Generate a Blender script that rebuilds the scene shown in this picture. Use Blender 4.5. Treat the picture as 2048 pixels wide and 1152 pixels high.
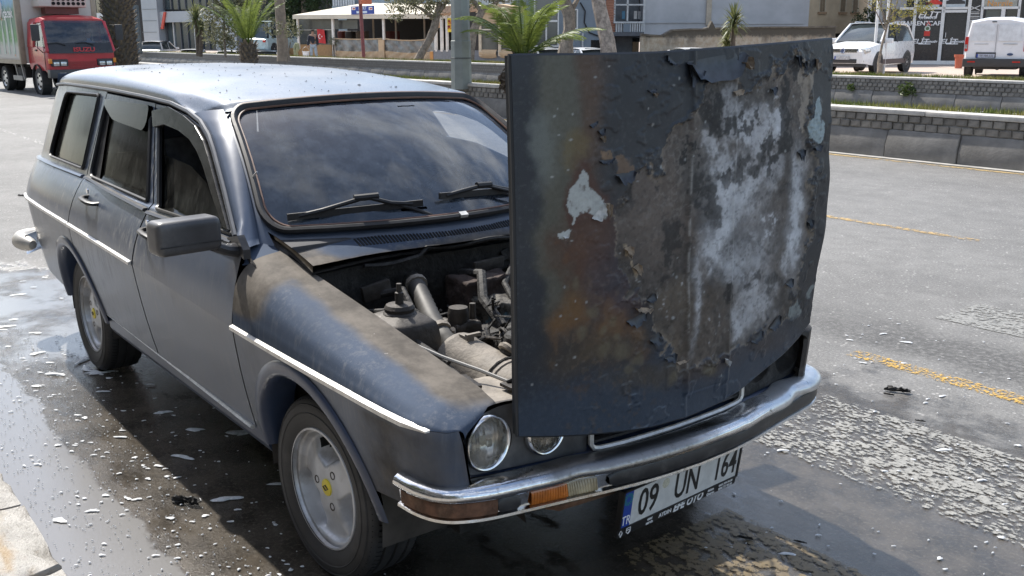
import bpy, bmesh, math, random
import numpy as np
from mathutils import Vector, Matrix, Euler
from mathutils.geometry import tessellate_polygon
random.seed(7)
for o in list(bpy.data.objects): bpy.data.objects.remove(o)
SC = bpy.context.scene
COL = SC.collection
PI = math.pi
# ------------------------------------------------------------------ camera
CAM_LOC = (2.52938, -1.93117, 1.59242)
RIGHT = Vector((0.606173, 0.795321, -0.004293)); UP = Vector((-0.19293, 0.152278, 0.969324)); FWD = Vector((-0.771578, 0.58675, -0.245748))
cd = bpy.data.cameras.new('camera'); cam = bpy.data.objects.new('camera', cd); COL.objects.link(cam)
m = Matrix((RIGHT, UP, -FWD)).transposed().to_4x4(); m.translation = CAM_LOC
cam.matrix_world = m
cd.sensor_width = 36.0; cd.lens = 2004.457 / 2048 * 36.0; cd.clip_start = 0.05; cd.clip_end = 3000
SC.camera = cam
# ------------------------------------------------------------------ sky and sun
SUN_DIR = Vector((-0.80, 0.035, 1.0)).normalized()            # towards the sun
elev = math.asin(SUN_DIR.z); azim = math.atan2(SUN_DIR.x, SUN_DIR.y)
w = bpy.data.worlds.new('World'); SC.world = w; w.use_nodes = True
nt = w.node_tree; nt.nodes.clear()
sky = nt.nodes.new('ShaderNodeTexSky'); sky.sky_type = 'NISHITA'; sky.sun_disc = False
sky.sun_elevation = elev; sky.sun_rotation = azim; sky.air_density = 1.0; sky.dust_density = 1.2; sky.ozone_density = 1.0
tc = nt.nodes.new('ShaderNodeTexCoord'); mp = nt.nodes.new('ShaderNodeMapping'); mp.inputs['Scale'].default_value = (1.6, 1.6, 4.0)
cn = nt.nodes.new('ShaderNodeTexNoise'); cn.inputs['Scale'].default_value = 1.7; cn.inputs['Detail'].default_value = 7; cn.inputs['Roughness'].default_value = 0.6
cr = nt.nodes.new('ShaderNodeValToRGB'); cr.color_ramp.elements[0].position = 0.47; cr.color_ramp.elements[1].position = 0.68
mx = nt.nodes.new('ShaderNodeMix'); mx.data_type = 'RGBA'; mx.inputs[7].default_value = (9.5, 9.8, 10.2, 1)
sc_ = nt.nodes.new('ShaderNodeMath'); sc_.operation = 'MULTIPLY'; sc_.inputs[1].default_value = 0.75
bg = nt.nodes.new('ShaderNodeBackground'); bg.inputs['Strength'].default_value = 0.115
wo = nt.nodes.new('ShaderNodeOutputWorld')
L = nt.links.new
L(tc.outputs['Generated'], mp.inputs['Vector']); L(mp.outputs[0], cn.inputs['Vector']); L(cn.outputs['Fac'], cr.inputs[0]); L(cr.outputs[0], sc_.inputs[0])
L(sc_.outputs[0], mx.inputs[0]); L(sky.outputs[0], mx.inputs[6]); L(mx.outputs[2], bg.inputs['Color']); L(bg.outputs[0], wo.inputs[0])
sd = bpy.data.lights.new('sun', 'SUN'); sd.energy = 3.7; sd.angle = math.radians(0.8); sd.color = (1.0, 0.95, 0.87)
so = bpy.data.objects.new('sun', sd); COL.objects.link(so); so.rotation_euler = SUN_DIR.to_track_quat('Z', 'Y').to_euler()
SC.view_settings.view_transform = 'Standard'; SC.view_settings.look = 'None'; SC.view_settings.gamma = 1.0
SC.view_settings.exposure = 1.0; SC.view_settings.use_curve_mapping = False
SC.render.resolution_x = 1024; SC.render.resolution_y = 576

# ------------------------------------------------------------------ material helper: node expressions
class X:
    def __init__(s, t, sock): s.t, s.s = t, sock
    def _m(s, op, *a, clamp=False):
        n = s.t.nodes.new('ShaderNodeMath'); n.operation = op; n.use_clamp = clamp
        for i, v in enumerate((s,) + a):
            if isinstance(v, X): s.t.links.new(v.s, n.inputs[i])
            else: n.inputs[i].default_value = v
        return X(s.t, n.outputs[0])
    def __add__(s, o): return s._m('ADD', o)
    __radd__ = __add__
    def __mul__(s, o): return s._m('MULTIPLY', o)
    __rmul__ = __mul__
    def __sub__(s, o): return s._m('SUBTRACT', o)
    def __rsub__(s, o): return (s * -1.0) + o
    def __truediv__(s, o): return s._m('DIVIDE', o)
    def pow(s, o): return s._m('POWER', o)
    def abs(s): return s._m('ABSOLUTE')
    def max(s, o): return s._m('MAXIMUM', o)
    def min(s, o): return s._m('MINIMUM', o)
    def gt(s, o): return s._m('GREATER_THAN', o)
    def lt(s, o): return s._m('LESS_THAN', o)
    def clamp(s): return s._m('ADD', 0.0, clamp=True)
    def step(s, a, b):
        n = s.t.nodes.new('ShaderNodeMapRange'); n.interpolation_type = 'SMOOTHSTEP'
        s.t.links.new(s.s, n.inputs[0]); n.inputs[1].default_value = a; n.inputs[2].default_value = b
        return X(s.t, n.outputs[0])

class Mat:
    """small builder round a Principled BSDF"""
    def __init__(s, name):
        s.m = bpy.data.materials.new(name); s.m.use_nodes = True; s.t = s.m.node_tree
        s.b = s.t.nodes['Principled BSDF']; s.out = s.t.nodes['Material Output']
        s._p = None
    def pos(s, obj=True):
        if s._p is None:
            n = s.t.nodes.new('ShaderNodeTexCoord'); s._p = n.outputs['Object' if obj else 'Generated']
        return s._p
    def xyz(s):
        n = s.t.nodes.new('ShaderNodeSeparateXYZ'); s.t.links.new(s.pos(), n.inputs[0])
        return [X(s.t, n.outputs[i]) for i in range(3)]
    def vec(s, scale=(1, 1, 1), loc=(0, 0, 0)):
        n = s.t.nodes.new('ShaderNodeMapping'); n.inputs['Scale'].default_value = scale; n.inputs['Location'].default_value = loc
        s.t.links.new(s.pos(), n.inputs[0]); return n.outputs[0]
    def noise(s, scale, detail=4, rough=0.55, stretch=(1, 1, 1), loc=(0, 0, 0), dist=0.0):
        n = s.t.nodes.new('ShaderNodeTexNoise'); n.inputs['Scale'].default_value = scale; n.inputs['Detail'].default_value = detail
        n.inputs['Roughness'].default_value = rough; n.inputs['Distortion'].default_value = dist
        s.t.links.new(s.vec(stretch, loc), n.inputs['Vector']); return X(s.t, n.outputs['Fac'])
    def vor(s, scale, feature='F1', stretch=(1, 1, 1), out='Distance', rnd=1.0):
        n = s.t.nodes.new('ShaderNodeTexVoronoi'); n.feature = feature; n.inputs['Scale'].default_value = scale
        n.inputs['Randomness'].default_value = rnd
        s.t.links.new(s.vec(stretch), n.inputs['Vector']); return X(s.t, n.outputs[out])
    def attr(s, name, fac=True):
        n = s.t.nodes.new('ShaderNodeAttribute'); n.attribute_name = name
        return X(s.t, n.outputs['Fac' if fac else 'Color'])
    def mix(s, f, a, b):
        n = s.t.nodes.new('ShaderNodeMix'); n.data_type = 'RGBA'; n.clamp_factor = True
        for v, i in ((f, 0), (a, 6), (b, 7)):
            if isinstance(v, X): s.t.links.new(v.s, n.inputs[i])
            elif i == 0: n.inputs[0].default_value = v
            else: n.inputs[i].default_value = (*v[:3], 1)
        return X(s.t, n.outputs[2])
    def fmix(s, f, a, b):
        n = s.t.nodes.new('ShaderNodeMix'); n.clamp_factor = True
        for v, i in ((f, 0), (a, 2), (b, 3)):
            if isinstance(v, X): s.t.links.new(v.s, n.inputs[i])
            else: n.inputs[i].default_value = v
        return X(s.t, n.outputs[0])
    def set(s, **k):
        names = dict(col='Base Color', rough='Roughness', metal='Metallic', spec='Specular IOR Level', alpha='Alpha', coat='Coat Weight', coatr='Coat Roughness',
                     emit='Emission Color', emits='Emission Strength', trans='Transmission Weight', ior='IOR', sheen='Sheen Weight', sss='Subsurface Weight')
        for kk, v in k.items():
            i = s.b.inputs[names[kk]]
            if isinstance(v, X): s.t.links.new(v.s, i)
            elif isinstance(v, (tuple, list)): i.default_value = (*v[:3], 1)
            else: i.default_value = v
        return s
    def bump(s, h, strength=0.3, dist=0.01):
        n = s.t.nodes.new('ShaderNodeBump'); n.inputs['Strength'].default_value = strength; n.inputs['Distance'].default_value = dist
        s.t.links.new(h.s, n.inputs['Height']); s.t.links.new(n.outputs[0], s.b.inputs['Normal']); return s

_simple = {}
def mat(name, col, rough=0.6, metal=0.0, var=0.12, scale=6.0, bump=0.0, bscale=60, spec=0.5, dirt=None, coat=0.0):
    """plain material with a little procedural variation"""
    if name in _simple: return _simple[name]
    M = Mat(name)
    n = M.noise(scale, 5, 0.6)
    lo = tuple(c * (1 - var) for c in col); hi = tuple(min(1, c * (1 + var)) for c in col)
    c = M.mix(n.step(0.3, 0.7), lo, hi)
    if dirt: c = M.mix(M.noise(scale * 0.5, 6, 0.65, loc=(3, 1, 7)).step(0.5, 0.72) * dirt[1], c, dirt[0])
    M.set(col=c, rough=(n * 0.2 + (rough - 0.1)).clamp(), metal=metal, spec=spec, coat=coat)
    if bump: M.bump(M.noise(bscale, 4), bump)
    _simple[name] = M.m; return M.m

# ------------------------------------------------------------------ mesh helpers
def link(name, me, material=None, parent=None):
    o = bpy.data.objects.new(name, me); COL.objects.link(o)
    if parent is not None: o.parent = parent
    if material is not None and hasattr(me, 'materials'):
        for mm in (material if isinstance(material, (list, tuple)) else [material]): me.materials.append(mm)
    return o
def from_data(name, V, F, material=None, parent=None, smooth=False, mi=None, angle=None):
    me = bpy.data.meshes.new(name); me.from_pydata([tuple(v) for v in V], [], [tuple(f) for f in F]); me.update()
    if smooth: me.polygons.foreach_set('use_smooth', [True] * len(me.polygons))
    if mi is not None: me.polygons.foreach_set('material_index', mi)
    if angle: me.set_sharp_from_angle(angle=math.radians(angle))
    return link(name, me, material, parent)
def tag(o, label=None, cat=None, group=None, kind=None):
    if label: o['label'] = label
    if cat: o['category'] = cat
    if group: o['group'] = group
    if kind: o['kind'] = kind
    return o
def empty(name, loc=(0, 0, 0), rz=0.0, label=None, cat=None, group=None):
    o = bpy.data.objects.new(name, None); COL.objects.link(o); o.location = loc; o.rotation_euler = (0, 0, rz)
    o.empty_display_size = 0.2
    return tag(o, label, cat, group)
def copy_tree(o, parent=None):
    c = o.copy(); COL.objects.link(c); c.parent = parent
    for ch in o.children: copy_tree(ch, c)
    return c

class MB:
    """collects simple shapes into one mesh"""
    def __init__(s): s.V, s.F = [], []
    def add(s, V, F):
        b = len(s.V); s.V += [tuple(v) for v in V]; s.F += [tuple(i + b for i in f) for f in F]; return s
    def box(s, c, d, rot=None):
        x, y, z = d[0] / 2, d[1] / 2, d[2] / 2
        V = [Vector((sx * x, sy * y, sz * z)) for sx in (-1, 1) for sy in (-1, 1) for sz in (-1, 1)]
        if rot is not None:
            R_ = Euler(rot).to_matrix() if not isinstance(rot, Matrix) else rot
            V = [R_ @ v for v in V]
        V = [v + Vector(c) for v in V]
        return s.add(V, [(0, 1, 3, 2), (4, 6, 7, 5), (0, 4, 5, 1), (2, 3, 7, 6), (0, 2, 6, 4), (1, 5, 7, 3)])
    def bar(s, a, b, wdt, hgt=None, up=(0, 0, 1)):
        a, b = Vector(a), Vector(b); hgt = hgt or wdt; t = (b - a).normalized(); u = Vector(up)
        sd_ = t.cross(u)
        if sd_.length < 1e-4: sd_ = t.cross(Vector((0, 1, 0)))
        sd_.normalize(); u = sd_.cross(t)
        V = []
        for p in (a, b):
            for i, j in ((-1, -1), (1, -1), (1, 1), (-1, 1)): V.append(p + sd_ * (i * wdt / 2) + u * (j * hgt / 2))
        return s.add(V, [(0, 3, 2, 1), (4, 5, 6, 7), (0, 1, 5, 4), (1, 2, 6, 5), (2, 3, 7, 6), (3, 0, 4, 7)])
    def tube(s, pts, r, n=8, closed=False, cap=True, flat=1.0, upv=None):
        pts = [Vector(p) for p in pts]; N = len(pts); rr = r if isinstance(r, (list, tuple)) else [r] * N
        V = []; prev = None
        for i, p in enumerate(pts):
            if closed: t = pts[(i + 1) % N] - pts[i - 1]
            else: t = pts[min(i + 1, N - 1)] - pts[max(i - 1, 0)]
            t = t.normalized() if t.length > 1e-9 else Vector((0, 0, 1))
            if upv is not None: a = t.cross(Vector(upv))
            elif prev is None: a = t.cross(Vector((0, 0, 1)) if abs(t.z) < 0.9 else Vector((1, 0, 0)))
            else: a = prev - t * prev.dot(t)
            if a.length < 1e-6: a = t.orthogonal()
            a.normalize(); prev = a; b = t.cross(a)
            for k in range(n):
                q = 2 * PI * k / n; V.append(p + a * (math.cos(q) * rr[i]) + b * (math.sin(q) * rr[i] * flat))
        F = []
        for i in range(N if closed else N - 1):
            j = (i + 1) % N
            for k in range(n): F.append((i * n + k, i * n + (k + 1) % n, j * n + (k + 1) % n, j * n + k))
        if cap and not closed:
            F.append(tuple(range(n - 1, -1, -1))); F.append(tuple((N - 1) * n + k for k in range(n)))
        return s.add(V, F)
    def lathe(s, prof, n=24, M=None, closed=False):
        """prof: (radius, height) along local z"""
        V = []
        for r_, h in prof:
            for k in range(n):
                q = 2 * PI * k / n; v = Vector((r_ * math.cos(q), r_ * math.sin(q), h)); V.append(M @ v if M is not None else v)
        F = []; N = len(prof)
        for i in range(N if closed else N - 1):
            j = (i + 1) % N
            for k in range(n): F.append((i * n + k, i * n + (k + 1) % n, j * n + (k + 1) % n, j * n + k))
        return s.add(V, F)
    def grid(s, fn, us, vs, flip=False):
        V = [fn(u, v) for v in vs for u in us]; n = len(us)
        F = []
        for j in range(len(vs) - 1):
            for i in range(n - 1):
                f = (j * n + i, j * n + i + 1, (j + 1) * n + i + 1, (j + 1) * n + i); F.append(f[::-1] if flip else f)
        return s.add(V, F)
    def prism(s, poly, a, b, ax='y'):
        """extrude a 2D polygon between a and b along an axis; poly coords are the two other axes in order"""
        n = len(poly); V = []
        for t in (a, b):
            for (p, q) in poly: V.append({'x': (t, p, q), 'y': (p, t, q), 'z': (p, q, t)}[ax])
        F = [tuple(range(n)), tuple(range(2 * n - 1, n - 1, -1))]
        for i in range(n): j = (i + 1) % n; F.append((j, i, n + i, n + j))
        return s.add(V, F)
    def build(s, name, material=None, parent=None, smooth=False, angle=35, bevel=0.0, seg=2):
        me = bpy.data.meshes.new(name); me.from_pydata(s.V, [], s.F)
        bm = bmesh.new(); bm.from_mesh(me)
        if bevel > 0:
            es = [e for e in bm.edges if len(e.link_faces) == 2 and e.calc_face_angle(0) > 0.5]
            bmesh.ops.bevel(bm, geom=es, offset=bevel, segments=seg, affect='EDGES', profile=0.6, clamp_overlap=True)
        bmesh.ops.recalc_face_normals(bm, faces=bm.faces)
        bm.to_mesh(me); bm.free()
        if smooth or bevel > 0:
            me.polygons.foreach_set('use_smooth', [True] * len(me.polygons)); me.set_sharp_from_angle(angle=math.radians(angle))
        me.update()
        return link(name, me, material, parent)

def interp(x, xs, ys):
    """smooth monotone-ish interpolation (xs ascending)"""
    if x <= xs[0]: return ys[0]
    if x >= xs[-1]: return ys[-1]
    n = len(xs)
    for i in range(n - 1):
        if xs[i] <= x <= xs[i + 1]: break
    h = xs[i + 1] - xs[i]; d = (ys[i + 1] - ys[i]) / h
    m0 = d if i == 0 else ((ys[i] - ys[i - 1]) / (xs[i] - xs[i - 1]) + d) / 2
    m1 = d if i == n - 2 else ((ys[i + 2] - ys[i + 1]) / (xs[i + 2] - xs[i + 1]) + d) / 2
    for_m = lambda mm, dd: 0.0 if mm * dd <= 0 else (mm if abs(mm) < 3 * abs(dd) else 3 * dd)
    m0, m1 = for_m(m0, d), for_m(m1, d)
    t = (x - xs[i]) / h
    return (2*t**3 - 3*t**2 + 1) * ys[i] + (t**3 - 2*t**2 + t) * h * m0 + (-2*t**3 + 3*t**2) * ys[i + 1] + (t**3 - t**2) * h * m1

def rounded(poly, r, n=5):
    """round the corners of a 2D polygon; r may be a list"""
    out = []; N = len(poly)
    for i, p in enumerate(poly):
        rr = r[i] if isinstance(r, (list, tuple)) else r
        p = Vector(p); a = Vector(poly[i - 1]) - p; b = Vector(poly[(i + 1) % N]) - p
        if rr <= 0: out.append((p.x, p.y)); continue
        d = min(rr, a.length * 0.45, b.length * 0.45); a.normalize(); b.normalize()
        A, B = p + a * d, p + b * d
        for k in range(n + 1):
            t = k / n; q = A * (1 - t) ** 2 + p * 2 * t * (1 - t) + B * t ** 2; out.append((q.x, q.y))
    return out

def panel(name, poly, surf, us, vs, material, parent, holes=(), flange=0.014, flip=False, attrs=None, out=0.0):
    """sheet-metal panel: a polygon in (u,v), cut by grid lines, laid on surf(u,v)->xyz, with a turned-in edge"""
    loops = [[Vector((a, b, 0)) for a, b in poly]] + [[Vector((a, b, 0)) for a, b in h] for h in holes]
    tris = tessellate_polygon(loops); flat = [p for l in loops for p in l]
    bm = bmesh.new(); vv = [bm.verts.new(p) for p in flat]
    for t in tris:
        try: bm.faces.new([vv[i] for i in t])
        except ValueError: pass
    for u in us: bmesh.ops.bisect_plane(bm, geom=bm.verts[:] + bm.edges[:] + bm.faces[:], dist=1e-5, plane_co=(u, 0, 0), plane_no=(1, 0, 0))
    for v in vs: bmesh.ops.bisect_plane(bm, geom=bm.verts[:] + bm.edges[:] + bm.faces[:], dist=1e-5, plane_co=(0, v, 0), plane_no=(0, 1, 0))
    bmesh.ops.remove_doubles(bm, verts=bm.verts, dist=1e-5)
    bmesh.ops.dissolve_degenerate(bm, edges=bm.edges, dist=1e-5)
    bm.verts.index_update(); bm.edges.ensure_lookup_table()
    P, N = [], []
    e = 0.003
    for v in bm.verts:
        a, b = v.co.x, v.co.y
        p = Vector(surf(a, b)); du = Vector(surf(a + e, b)) - Vector(surf(a - e, b)); dv = Vector(surf(a, b + e)) - Vector(surf(a, b - e))
        n = du.cross(dv)
        if n.length < 1e-12: n = Vector((0, 0, 1))
        n.normalize()
        if flip: n = -n
        P.append(p + n * out); N.append(n)
    V = list(P); NN = list(N); F = []
    for f in bm.faces:
        idx = [v.index for v in f.verts]
        fn = (P[idx[1]] - P[idx[0]]).cross(P[idx[2]] - P[idx[0]])
        F.append(idx if fn.dot(N[idx[0]]) >= 0 else idx[::-1])
    if flange > 0:
        for ed in bm.edges:
            if len(ed.link_faces) == 1:
                i, j = ed.verts[0].index, ed.verts[1].index
                c = sum((P[v.index] for v in ed.link_faces[0].verts), Vector()) / len(ed.link_faces[0].verts)
                sdv = ((P[i] + P[j]) / 2 - c); tdir = (P[j] - P[i]); tl = tdir.length
                if tl < 1e-7: continue
                tdir /= tl; sdv -= tdir * sdv.dot(tdir); nn = (N[i] + N[j]).normalized(); sdv -= nn * sdv.dot(nn)
                if sdv.length > 1e-7: sdv.normalize()
                b0 = len(V); V += [P[i], P[j], P[j] - N[j] * flange, P[i] - N[i] * flange]
                for nrm in (0.7, 0.7, 0.0, 0.0): NN.append((sdv + nn * nrm).normalized() if sdv.length > 0 else nn)
                F.append([b0, b0 + 1, b0 + 2, b0 + 3])
    bm.free()
    me = bpy.data.meshes.new(name); me.from_pydata([tuple(v) for v in V], [], F)
    me.polygons.foreach_set('use_smooth', [True] * len(me.polygons)); me.update()
    me.normals_split_custom_set_from_vertices([tuple(n) for n in NN])
    if attrs:
        for an, fn in attrs.items():
            at = me.attributes.new(an, 'FLOAT', 'POINT'); at.data.foreach_set('value', [float(fn(v)) for v in V])
    return link(name, me, material, parent)
def lin(a, b, n): return [a + (b - a) * i / (n - 1) for i in range(n)]
def sm(a, b, x):
    t = min(1.0, max(0.0, (x - a) / (b - a))); return t * t * (3 - 2 * t)

# numpy noise for painted patterns
def _hash(ix, iy, seed):
    h = (ix.astype(np.int64) * 374761393 + iy.astype(np.int64) * 668265263 + seed * 974634777) & 0xffffffff
    h = ((h ^ (h >> 13)) * 1274126177) & 0xffffffff
    return ((h ^ (h >> 16)) & 0xffff) / 65535.0
def vnoise(x, y, seed=0):
    ix, iy = np.floor(x), np.floor(y); fx, fy = x - ix, y - iy
    fx = fx * fx * fx * (fx * (fx * 6 - 15) + 10); fy = fy * fy * fy * (fy * (fy * 6 - 15) + 10)
    a, b = _hash(ix, iy, seed), _hash(ix + 1, iy, seed); c, d = _hash(ix, iy + 1, seed), _hash(ix + 1, iy + 1, seed)
    return (a * (1 - fx) + b * fx) * (1 - fy) + (c * (1 - fx) + d * fx) * fy
def fbm(x, y, seed=0, oct=5, gain=0.55):
    s_, a_, t_ = 0, 1, 0
    for i in range(oct):
        s_ = s_ + a_ * vnoise(x * 2 ** i + 17.3 * i, y * 2 ** i - 9.1 * i, seed + i); t_ += a_; a_ *= gain
    return s_ / t_
def nstep(a, b, x):
    t = np.clip((x - a) / (b - a), 0, 1); return t * t * (3 - 2 * t)
def text_mesh(name, txt, size, material, parent, loc, rot, sx=1.0, align='CENTER', ext=0.0008, bold=0.0, shear=0.0):
    cu = bpy.data.curves.new(name + '_c', 'FONT'); cu.body = txt; cu.size = size; cu.align_x = align; cu.align_y = 'CENTER'
    cu.extrude = ext; cu.offset = bold; cu.shear = shear; cu.resolution_u = 3
    t = bpy.data.objects.new('tmp', cu); COL.objects.link(t)
    me = bpy.data.meshes.new_from_object(t); me.name = name
    bpy.data.objects.remove(t); bpy.data.curves.remove(cu)
    o = link(name, me, material, parent); me.materials.clear(); me.materials.append(material)
    o.location = loc; o.rotation_euler = rot; o.scale = (sx, 1, 1)
    return o
# ================================================================== GROUND
def sheet(name, poly, z, material, us=(), vs=()):
    b = MB(); n = len(poly)
    return from_data(name, [(x, y, z) for x, y in poly], [tuple(range(n))], material)
# --- asphalt, dry far away, soaked round the car
M = Mat('wet_asphalt'); x, y, z = M.xyz()
agg = M.vor(240, 'F1'); grain = M.noise(900, 2, 0.6); big = M.noise(0.55, 5, 0.6); med = M.noise(6, 5, 0.62)
n1 = M.noise(2.3, 5, 0.6, dist=0.4); n2 = M.noise(9, 5, 0.65, stretch=(1, 1.6, 1)); n3 = M.noise(1.1, 4, 0.55, loc=(5, 2, 0))
# distance from the car's footprint; the fire brigade's water spread round it and ran to the kerb
dx = ((x + 1.0).abs() - 2.6).max(0.0); dy = ((y + 0.25).abs() - 1.25).max(0.0)
dist = (dx * dx * 0.55 + dy * dy).pow(0.5)
wet = 1.0 - (dist + (n1 - 0.5) * 1.6 + (n2 - 0.5) * 0.6).step(0.35, 1.5)
gut = 1.0 - (y + (n2 - 0.5) * 0.12 + (n1 - 0.5) * 0.14).step(-1.085, -1.06)                # standing water along the kerb
rear = (1.0 - (x + (n1 - 0.5) * 0.8).step(-2.9, -2.3)) * (1.0 - (y + (n1 - 0.5) * 1.2).step(-0.3, 1.2)) * (M.noise(1.6, 5, 0.65, loc=(9, 4, 1)).step(0.36, 0.5))
pud = gut.max(rear * 0.9) * wet.step(0.05, 0.5)
thin = wet * M.noise(5.0, 5, 0.7, stretch=(0.7, 1.5, 1), loc=(2, 7, 0)).step(0.50, 0.68)
stone = M.mix(grain.step(0.42, 0.7), (0.13, 0.128, 0.124), (0.32, 0.315, 0.30))
stone = M.mix(agg.step(0.25, 0.55) * 0.7, stone, (0.09, 0.089, 0.087))
dry = M.mix((big * 0.6 + med * 0.4).step(0.36, 0.64), stone, M.mix(0.5, stone, (0.26, 0.256, 0.247)))
trk = M.noise(0.35, 4, 0.6, stretch=(0.12, 1.6, 1)).step(0.48, 0.66)
dry = M.mix(trk * 0.45, dry, (0.11, 0.109, 0.107))
chip = M.noise(70, 4, 0.7); dry = M.mix(chip.step(0.52, 0.70) * 0.55, dry, (0.40, 0.39, 0.37)); dry = M.mix(chip.step(0.48, 0.32) * 0.6, dry, (0.075, 0.074, 0.072))
specks = (M.vor(26, 'F1').lt(0.20) * M.noise(9, 3).step(0.46, 0.60))
dry = M.mix(specks * 0.6, dry, (0.46, 0.45, 0.43))
band = ((y + (n1 - 0.5) * 0.5 - 2.85).abs()).step(0.42, 0.12) * (x + (n1 - 0.5) * 1.5).step(-1.4, -0.2)
dry = M.mix(band * M.noise(30, 4, 0.7).step(0.3, 0.6) * 0.8, dry, (0.055, 0.054, 0.053))
wetc = M.mix(med.step(0.35, 0.65), (0.034, 0.029, 0.023), (0.072, 0.061, 0.048))
wetc = M.mix(grain.step(0.5, 0.75) * 0.5, wetc, (0.07, 0.062, 0.05)); wetc = M.mix(chip.step(0.50, 0.68) * 0.5, wetc, (0.13, 0.115, 0.095))
col = M.mix(wet.step(0.1, 0.75), dry, wetc)
col = M.mix(pud * 0.85, col, (0.215, 0.212, 0.208))  # pale grey in the puddle colour stands in for sky glare
rough = M.fmix(wet.step(0.1, 0.7), 0.72, M.fmix(thin, 0.15, 0.07))
rough = M.fmix(pud.step(0.0, 0.35), rough, 0.06)
hgt = agg * 0.6 + grain * 0.4 + n2 * 0.3
M.set(col=col, rough=rough, spec=M.fmix(wet, 0.35, 0.5)); M.bump(hgt + chip * 0.5, 0.5, 0.008); bn = [n_ for n_ in M.t.nodes if n_.type == 'BUMP'][0]; M.t.links.new(M.fmix(pud, M.fmix(wet, 0.55, M.fmix(thin, 0.20, 0.10)), 0.08).s, bn.inputs['Strength'])
ASPHALT = M.m
b = MB()
gx = [-160, -60, -30, -14, -6, -3, 0, 3, 8, 20, 60]; gy = [-1.40, 0, 2, 6, 9.98]
b.grid(lambda u, v: (u, v, 0.0), gx, gy)
tag(b.build('road', ASPHALT), kind='structure')
b = MB(); b.grid(lambda u, v: (u, v, -0.01), [-160, -60, -20, 10, 60], [11.6, 15, 18.9]); tag(b.build('far_road', ASPHALT), kind='structure')
b = MB(); b.grid(lambda u, v: (u, v, -0.30), [-1500, -400, 0, 400, 1500], [-1500, -400, 0, 400, 1500])
tag(b.build('ground', mat('earth', (0.16, 0.14, 0.11), 0.95, var=0.25, scale=0.2)), kind='structure')
# --- worn paint: zebra bars along the car's direction, lane dashes, edge line
def paint(name, x0, x1, y0, y1, col, wear, scale=38, z=0.004, dirty=0.0, stretch=(0.75, 1.35, 1), edge=0.03):
    M = Mat(name + '_paint'); x, y, z_ = M.xyz()
    v = M.vor(scale, 'F1', stretch=stretch); n = M.noise(scale * 0.22, 6, 0.65); f = M.noise(scale * 1.6, 4, 0.7)
    cov = (n - 0.5) * 0.9 + (f - 0.5) * 1.1 + (0.42 - v) * 0.8 + (M.noise(scale * 5, 3, .7) - 0.5) * 0.7 + (0.5 - wear) + (M.noise(1.3, 4, .6, stretch=(.5, 1.4, 1), loc=(1, 5, 2)) - 0.5) * 1.3
    ed = (((x - x0).min(x1 - x)).min((y - y0).min(y1 - y)) + (f - 0.5) * 0.05).step(0.0, edge)
    c = M.mix(f.step(0.3, 0.7), tuple(k * 0.55 for k in col), col)
    c = M.mix(n.step(0.4, 0.75) * dirty, c, (0.16, 0.13, 0.09))
    M.set(col=c, rough=0.55, alpha=(cov.step(-0.10, 0.16) * ed.step(0.15, 0.7) * 0.92)); M.bump(f, 0.25, 0.004)
    b = MB(); b.grid(lambda u, v: (u, v, z), lin(x0, x1, 9), lin(y0, y1, 3))
    return tag(b.build(name, M.m), kind='structure')
WHITE = (0.32, 0.312, 0.285); YEL = (0.62, 0.38, 0.06)
paint('zebra_stripe', -0.05, 4.4, 1.10, 1.80, WHITE, 0.52, 44)
paint('zebra_stripe', -0.42, 4.0, 3.34, 3.86, (0.29, 0.284, 0.262), 0.42, 40)
paint('zebra_stripe', 0.45, 4.2, 0.02, 0.58, (0.17, 0.125, 0.06), 0.38, 36, dirty=0.8)
paint('zebra_stripe', -0.3, 4.2, 5.6, 6.1, (0.5, 0.49, 0.45), 0.6, 26)
paint('lane_line', -0.32, 3.2, 2.35, 2.49, (0.60, 0.36, 0.05), 0.50, 60)
paint('lane_line', -5.6, -1.38, 5.60, 5.71, (0.52, 0.35, 0.13), 0.30, 24)
paint('lane_line', -14.6, -9.4, 5.60, 5.71, (0.52, 0.35, 0.13), 0.30, 24)
paint('edge_line', -60, 16, 9.62, 9.76, (0.50, 0.36, 0.16), 0.35, 20)
paint('lane_line', -24, -12.5, 1.62, 1.74, (0.5, 0.49, 0.46), 0.55, 18)
# patched concrete gutter in front of the median wall
b = MB(); b.grid(lambda u, v: (u, v, 0.008), lin(-60, 16, 30), [9.80, 9.96]); tag(b.build('gutter', mat('gutter_concrete', (0.34, 0.33, 0.31), 0.8, var=0.3, scale=3)), kind='structure')
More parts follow.
